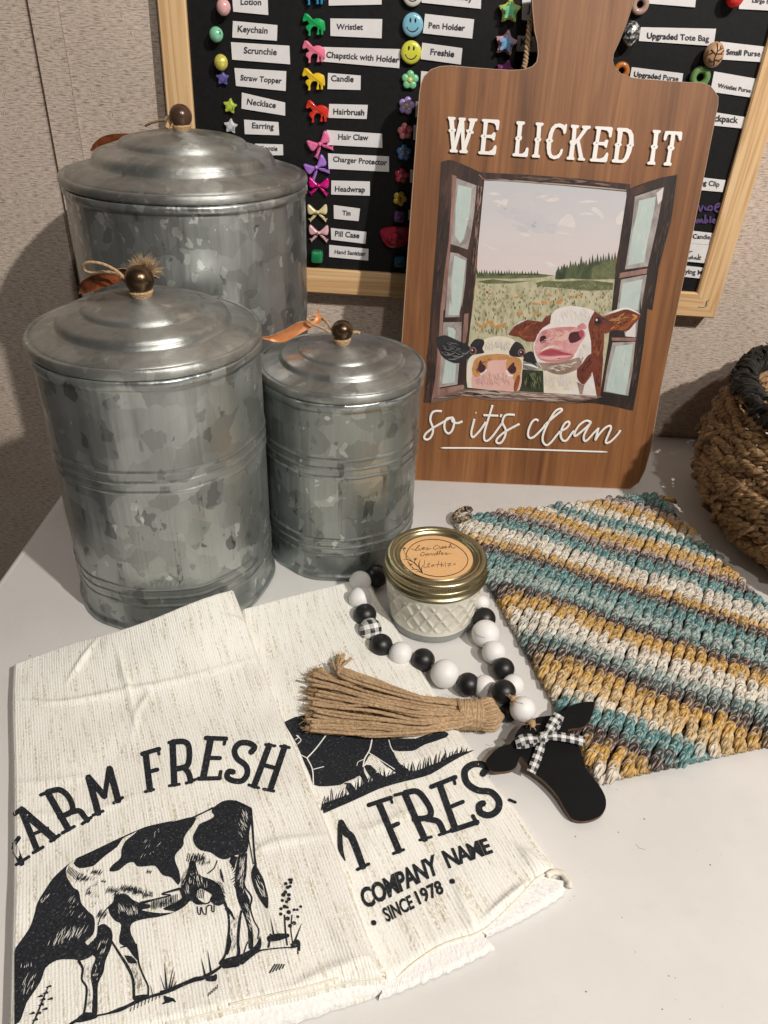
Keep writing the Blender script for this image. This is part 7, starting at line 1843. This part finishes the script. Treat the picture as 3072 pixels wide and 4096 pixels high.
# edge cord, corner loop and frayed tail
for i in range(4):
    A, B = quad[i], quad[(i + 1) % 4]; n = int(np.linalg.norm(B - A) / 0.006)
    for k in range(n):
        p = A + (B - A) * (k + 0.5) / n; q = A + (B - A) * min(1, (k + 1.35) / n); t_ = (B - A) / np.linalg.norm(B - A); nn = np.array([-t_[1], t_[0]])
        Q = np.array([[*(p + nn * 0.0006), 0.0015], [*((p + q) / 2 + nn * 0.0022), 0.0048], [*(q + nn * 0.0006), 0.0020]])
        tube(mb, smooth_line(Q, 3), 0.0018, 6, c=dye(p + nn * 0.004))
a = np.linspace(0.3, 5.6, 26)
for k in range(3):
    lc = T(zx(1780, 2020, 3.318)([(235, 165)]), 0.008)[0]
    q = np.array([lc + np.array([0.0065 * math.cos(t) + 0.0012 * math.sin(9 * t + 2.1 * k), 0.0075 * math.sin(t), 0.003 + 0.0014 * math.cos(9 * t + 2.1 * k) + 0.0035 * math.cos(t)]) for t in a])
    tube(mb, q, 0.0019, 6, c=(*np.array(DY['B' if k else 'Y']) * (1.2 if k else 0.8), 1.0))
lc = T([(2655, 2000)], 0.004)[0]
for k in range(3):
    q = np.array([lc + np.array([-0.004 + 0.013 * t, 0.001 * math.sin(8 * t + k * 2.1) - 0.006 * t * t, 0.0025 + 0.001 * math.cos(8 * t + 2.1 * k)]) for t in np.linspace(0, 1, 14)])
    tube(mb, q, 0.0016, 6, c=(*np.array(DY['G']) * (1.1 - 0.2 * k), 1.0))
mb.build("stitches", M_YARN, hold, attr="dye", smooth=True)
fb = MB()
for _ in range(500):
    p = PL + (PT - PL) * rng.random() + (PB_ - PL) * rng.random(); q = np.array([p[0], p[1], hz(p) + 0.0052]); d = nrg.normal(size=3); d[2] = abs(d[2]) * 0.5
    tube(fb, np.array([q, q + d * 0.0011, q + d * 0.0019 + nrg.normal(size=3) * 0.0007]), 0.00006, 3, caps=False)
o = fb.build("yarn_fuzz", pm("yarn_fibre", (0.55, 0.50, 0.45), 0.9), hold); o['kind'] = 'stuff'
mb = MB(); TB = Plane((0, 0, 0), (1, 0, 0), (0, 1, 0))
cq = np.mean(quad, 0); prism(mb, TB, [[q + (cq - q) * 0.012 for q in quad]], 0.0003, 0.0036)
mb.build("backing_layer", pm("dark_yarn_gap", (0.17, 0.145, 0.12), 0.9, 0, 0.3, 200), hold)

# ------------------------------------------------------------------ wooden cow head tag with its gingham bow
zH = zx(1930, 2750, 3.0164)
def at3(px, z): return T(zH([px]), z)[0]
p0, p1, p2 = at3((1300, 1600), 0.0046), at3((70, 900), 0.0085), at3((1350, 180), 0.0205)
e1 = (p2 - p1) / np.linalg.norm(p2 - p1); nn = np.cross(p0 - p1, p2 - p1); nn = nn / np.linalg.norm(nn); nn = nn if nn[2] > 0 else -nn
CT_ = Plane(p1, e1, np.cross(nn, e1))
HEAD = [(385,612),(400,560),(450,490),(520,430),(600,382),(700,352),(830,340),(930,335),(980,282),(1050,230),(1150,190),(1250,173),(1340,172),(1356,195),(1340,270),(1310,370),(1260,440),(1200,478),(1100,490),(1035,505),(1040,545),(1100,620),(1160,700),(1200,820),(1240,950),(1300,1050),(1400,1170),(1470,1290),(1492,1380),(1480,1470),(1420,1550),(1310,1600),(1200,1615),(1100,1595),(1050,1550),(1000,1470),(950,1380),(900,1300),(800,1180),(700,1090),(620,1030),(530,910),(485,840),(455,840),(435,870),(410,940),(360,990),(280,1012),(180,1018),(120,1008),(70,950),(40,890),(80,830),(160,750),(250,700),(330,682)]
huv = smooth_line(CT_.uv(zH(HEAD + [HEAD[0]])), 3)[:-1]
ctr = CT_.at(huv.mean(0), -0.003)
cow = thing("cow_head_tag", "black wooden cow head cut-out with a gingham ribbon bow, tied to the bead garland", "tag", tuple(ctr))
M_EDGE = pm("laser_cut_edge", (0.12, 0.058, 0.030), 0.6, 0, 0.3, 300)
mb = MB(); prism(mb, CT_, [huv], -0.0030, -0.0001); mb.build("wood_edge", M_EDGE, cow)
mb = MB(); prism(mb, CT_, [huv * 0.998 + huv.mean(0) * 0.002], -0.0002, 0.0002); mb.build("painted_face", pm("matte_black_paint", (0.0045, 0.0045, 0.005), 0.6, 0, 0.12, 80, 0.1, 700, Specular_IOR_Level=0.16), cow)
M_GING = mat_gingham("gingham_ribbon", 0.0052)
bowo = None
def ribbon(c_line, width, lifts, name):
    P = smooth_line(zH(c_line), 8); m = len(P); uvp = CT_.uv(P)
    Tn = np.gradient(uvp, axis=0); Tn /= np.linalg.norm(Tn, axis=1)[:, None]; N = np.stack([-Tn[:, 1], Tn[:, 0]], 1)
    w = np.interp(np.linspace(0, 1, m), np.linspace(0, 1, len(width)), width) / 3.0164 * depth(ctr) / F_PX
    lf = np.interp(np.linspace(0, 1, m), np.linspace(0, 1, len(lifts)), lifts)
    L = np.r_[0, np.cumsum(np.linalg.norm(np.diff(uvp, axis=0), axis=1))]; K = 7
    V, uv, F = [], [], []
    for s_k in (0, 1):
        for i in range(m):
            for j in range(K):
                f = j / (K - 1) - 0.5
                V.append(CT_.at(uvp[i] + N[i] * w[i] * f, lf[i] + 0.0006 * math.cos(f * math.pi) - s_k * 0.0003)); uv.append((L[i], f * 0.0078 + 0.0013))
    q_ = m * K
    for i in range(m - 1):
        for j in range(K - 1):
            f = (i * K + j, (i + 1) * K + j, (i + 1) * K + j + 1, i * K + j + 1); F += [f, tuple(x + q_ for x in f[::-1])]
    return mk(name, V, F, M_GING, cow, smooth=True, uv=uv)
ribbon([(700, 650), (600, 655), (500, 668), (395, 695)], [70, 120, 135, 135], [0.0030, 0.0042, 0.0048, 0.0030], "ribbon_loop")
ribbon([(395, 700), (480, 690), (600, 670), (690, 650)], [130, 130, 110, 60], [0.0028, 0.0012, 0.0012, 0.0024], "ribbon_loop")
ribbon([(735, 625), (800, 545), (860, 450), (915, 365)], [60, 110, 128, 128], [0.0032, 0.0052, 0.0058, 0.0036], "ribbon_loop")
ribbon([(915, 370), (880, 460), (810, 560), (740, 630)], [128, 128, 105, 55], [0.0034, 0.0014, 0.0014, 0.0026], "ribbon_loop")
ribbon([(730, 640), (860, 630), (1040, 650), (1225, 680)], [60, 112, 118, 125], [0.0036, 0.0046, 0.0042, 0.0030], "ribbon_tail")
ribbon([(720, 660), (690, 760), (640, 900), (580, 1045)], [60, 105, 112, 105], [0.0034, 0.0030, 0.0020, 0.0022], "ribbon_tail")
mb = MB(); kc = CT_.hit(zH([(722, 640)]), 0.0042)[0]; sphere(mb, kc, 0.0029, 16, 10, (1.15, 1.3, 0.75)); mb.uv = [(u * 0.02, v * 0.012) for u, v in mb.uv]
mb.build("ribbon_knot", M_GING, cow, smooth=True)

# ------------------------------------------------------------------ seagrass basket with a black plaited rim
BC = np.array([0.4350, 0.5640])
bk = thing("woven_basket", "round brown seagrass basket with a black plaited rim at the picture's right edge", "basket", (BC[0], BC[1], 0))
def mat_rope(name, col):
    m, nt, bs = new_mat(name)
    v = coords(nt); n = noise(nt, v, 260, 4, 0.65); big = noise(nt, v, 40, 2)
    u = nd(nt, 'ShaderNodeSeparateXYZ', {0: coords(nt, 'UV')})
    fib = math_n(nt, 'SINE', math_n(nt, 'ADD', math_n(nt, 'MULTIPLY', u.outputs[0], 44.0), math_n(nt, 'MULTIPLY', u.outputs[1], 500.0)))
    h = math_n(nt, 'ADD', n, math_n(nt, 'MULTIPLY', fib, 0.10))
    c = ramp(nt, h, [(0.25, tuple(x * 0.45 for x in col)), (0.5, col), (0.78, tuple(min(1, x * 1.6) for x in col))])
    c = mixc(nt, 0.6, c, ramp(nt, big, [(0.3, (0.65, 0.62, 0.58)), (0.7, (1.15, 1.1, 1.0))]), 'MULTIPLY')
    setp(nt, bs, Base_Color=c, Roughness=0.55, Specular_IOR_Level=0.4); bump(nt, bs, h, 0.8, 0.0012)
    return m
M_ROPE, M_BROPE = mat_rope("seagrass", (0.345, 0.215, 0.110)), mat_rope("black_seagrass", (0.016, 0.014, 0.013))
def rad(z): return float(np.interp(z, [0, 0.012, 0.03, 0.05, 0.07, 0.09, 0.105, 0.118], [0.122, 0.138, 0.151, 0.157, 0.158, 0.153, 0.147, 0.141]))
mb = MB(); nr = 22
for i in range(nr):
    z0 = 0.004 + 0.110 * i / (nr - 1); n = 620; a = np.linspace(0, 2 * math.pi, n, endpoint=False)
    ph = rng.uniform(0, 6)
    zz = z0 + 0.0016 * np.sin(3 * a + ph) + 0.0013 * np.sin(8 * a + ph * 2) + 0.0011 * np.sin(19 * a + ph * 3)
    rr = np.array([rad(z) for z in zz]) + 0.0018 * np.sin(7 * a + ph) + 0.0015 * np.sin(23 * a + 2 * ph)
    tws = round(2 * math.pi * rr.mean() / 0.0135)
    for q in (0, math.pi):
        t = a * tws + q + ph + 0.5 * np.sin(a * 31 + ph)
        thick = 0.0024 * (1 + 0.16 * np.sin(a * 17 + ph + q))
        P = np.stack([BC[0] + (rr + 0.0019 * np.cos(t)) * np.cos(a), BC[1] + (rr + 0.0019 * np.cos(t)) * np.sin(a), np.maximum(zz + 0.0019 * np.sin(t), 0.003)], 1)
        tube(mb, P, thick, 6, True)
# slanting over-strands that tie the coils
for i in range(48):
    a0 = i * 2 * math.pi / 48 + rng.uniform(-0.02, 0.02); z0 = rng.uniform(0.006, 0.075); L = rng.uniform(0.022, 0.04)
    t = np.linspace(0, 1, 16); zz = z0 + L * t; aa = a0 + 0.20 * t
    rr = np.array([rad(z) for z in zz]) + 0.0042 + 0.0025 * np.sin(t * 9 + i)
    for q in (0, math.pi):
        w_ = t * 11 + q
        P = np.stack([BC[0] + (rr + 0.0015 * np.cos(w_)) * np.cos(aa), BC[1] + (rr + 0.0015 * np.cos(w_)) * np.sin(aa), zz + 0.0015 * np.sin(w_)], 1)
        tube(mb, P, 0.0018, 6)
for i in range(160):
    a0, z0 = rng.uniform(2.2, 4.6), rng.uniform(0.01, 0.11); r_ = rad(z0) + 0.0050; L = rng.uniform(0.004, 0.012); dz, da = rng.uniform(-0.4, 0.4) * L, L / 0.15 * rng.choice((-1, 1))
    P = [[BC[0] + (r_ + o_) * math.cos(a0 + da * t), BC[1] + (r_ + o_) * math.sin(a0 + da * t), z0 + dz * t] for t, o_ in ((0, 0), (0.5, 0.0012), (1, 0.0012 + rng.uniform(0, 0.003)))]
    tube(mb, np.array(P), rng.uniform(0.00018, 0.0005), 4)
mb.build("woven_wall", M_ROPE, bk, smooth=True)
mb = MB(); n = 700; a = np.linspace(0, 2 * math.pi, n, endpoint=False)
for k in range(4):
    t = a * 34 + k * math.pi / 2
    rr = 0.1400 + 0.0058 * np.cos(t) + 0.0016 * np.sin(a * 13 + k) + 0.0012 * np.sin(a * 47 + 2 * k); zz = 0.1240 + 0.0050 * np.sin(t + 0.6) + 0.0022 * np.sin(a * 29 + k) + 0.0012 * np.sin(a * 53 + k)
    tube(mb, np.stack([BC[0] + rr * np.cos(a), BC[1] + rr * np.sin(a), zz], 1), 0.0033 * (1 + 0.3 * np.sin(a * 41 + k)), 7, True)
for i in range(170):
    a0 = rng.uniform(0, 6.283); t = np.linspace(0, 1, 8); q = rng.uniform(0, 6)
    rr = 0.1400 + 0.0098 * np.cos(q + t * 2.6); zz = 0.1240 + 0.0088 * np.sin(q + t * 2.6); aa = a0 + 0.11 * t
    tube(mb, np.stack([BC[0] + rr * np.cos(aa), BC[1] + rr * np.sin(aa), zz], 1), rng.uniform(0.0012, 0.0024), 5)
for i in range(360):
    a0 = rng.uniform(2.0, 4.8); q = rng.uniform(0, 6.28); L = rng.uniform(0.004, 0.012); r0 = 0.0098
    P = [[BC[0] + (0.140 + (r0 + o_) * math.cos(q + t * 0.6)) * math.cos(a0 + t * L / 0.14), BC[1] + (0.140 + (r0 + o_) * math.cos(q + t * 0.6)) * math.sin(a0 + t * L / 0.14), 0.124 + (0.0085 + o_) * math.sin(q + t * 0.6)] for t, o_ in ((0, -0.001), (0.5, 0.0008), (1, rng.uniform(0.0005, 0.0035)))]
    tube(mb, np.array(P), rng.uniform(0.0002, 0.0007), 4)
mb.build("plaited_rim", M_BROPE, bk, smooth=True)
mb = MB(); lathe(mb, [(0.0, 0.002), (0.112, 0.002), (0.118, 0.006)], (BC[0], BC[1], 0), 64); mb.build("base", M_ROPE, bk, smooth=True)
# crumpled wrapping inside, seen through the rim
mb = MB(); N = 70; V, F, uv = [], [], []
for j in range(N):
    for i in range(N):
        x, y = (i / (N - 1) * 2 - 1), (j / (N - 1) * 2 - 1); r_ = math.hypot(x, y); k = max(abs(x), abs(y)) / (r_ + 1e-9) if r_ > 0 else 1
        px_, py_ = x * k * 0.128, y * k * 0.128
        zz = 0.082 + 0.010 * math.sin(px_ * 85 + 2 * math.sin(py_ * 60)) + 0.008 * math.sin(py_ * 130 + px_ * 40) - 0.02 * (max(abs(x), abs(y))) ** 4
        V.append((BC[0] + px_, BC[1] + py_, zz)); uv.append((i / N, j / N))
F = [(j * N + i, j * N + i + 1, (j + 1) * N + i + 1, (j + 1) * N + i) for j in range(N - 1) for i in range(N - 1)]
o = mk("wrapping_paper", V, F, pm("crumpled_pink_white", (0.62, 0.50, 0.48), 0.5, 0, 0.35, 30), None, smooth=True, uv=uv, origin=(BC[0], BC[1], 0.05))
tag(o, "crumpled pale pink wrapping inside the seagrass basket", "wrapping")

mb = MB()
for _ in range(90):
    p = T([(rng.uniform(60, 3000), rng.uniform(2300, 4090))], 0.0)[0]; r_ = rng.choice((0.00012, 0.00018, 0.00025, 0.00035))
    sphere(mb, (p[0], p[1], r_ * 0.5), r_, 6, 4, (rng.uniform(0.7, 2.0), 1, 0.6))
for cx_p, cy_p, n_p, spread in ((1990, 3000, 10, 60), (1450, 2990, 5, 120), (2450, 3400, 1, 300)):
    for _ in range(n_p):
        p = T([(cx_p + rng.gauss(0, spread), cy_p + rng.gauss(0, spread * 0.6))], 0.0)[0]; a = rng.uniform(0, 6.28); L = rng.uniform(0.002, 0.007)
        tube(mb, np.array([[p[0] + t * L * math.cos(a + t), p[1] + t * L * math.sin(a + t), 0.0002] for t in (0, 0.5, 1)]), 0.00007, 3)
o = mb.build("crumbs", pm("crumb_brown", (0.13, 0.09, 0.06), 0.8, 0, 0.4, 900)); o['kind'] = 'stuff'
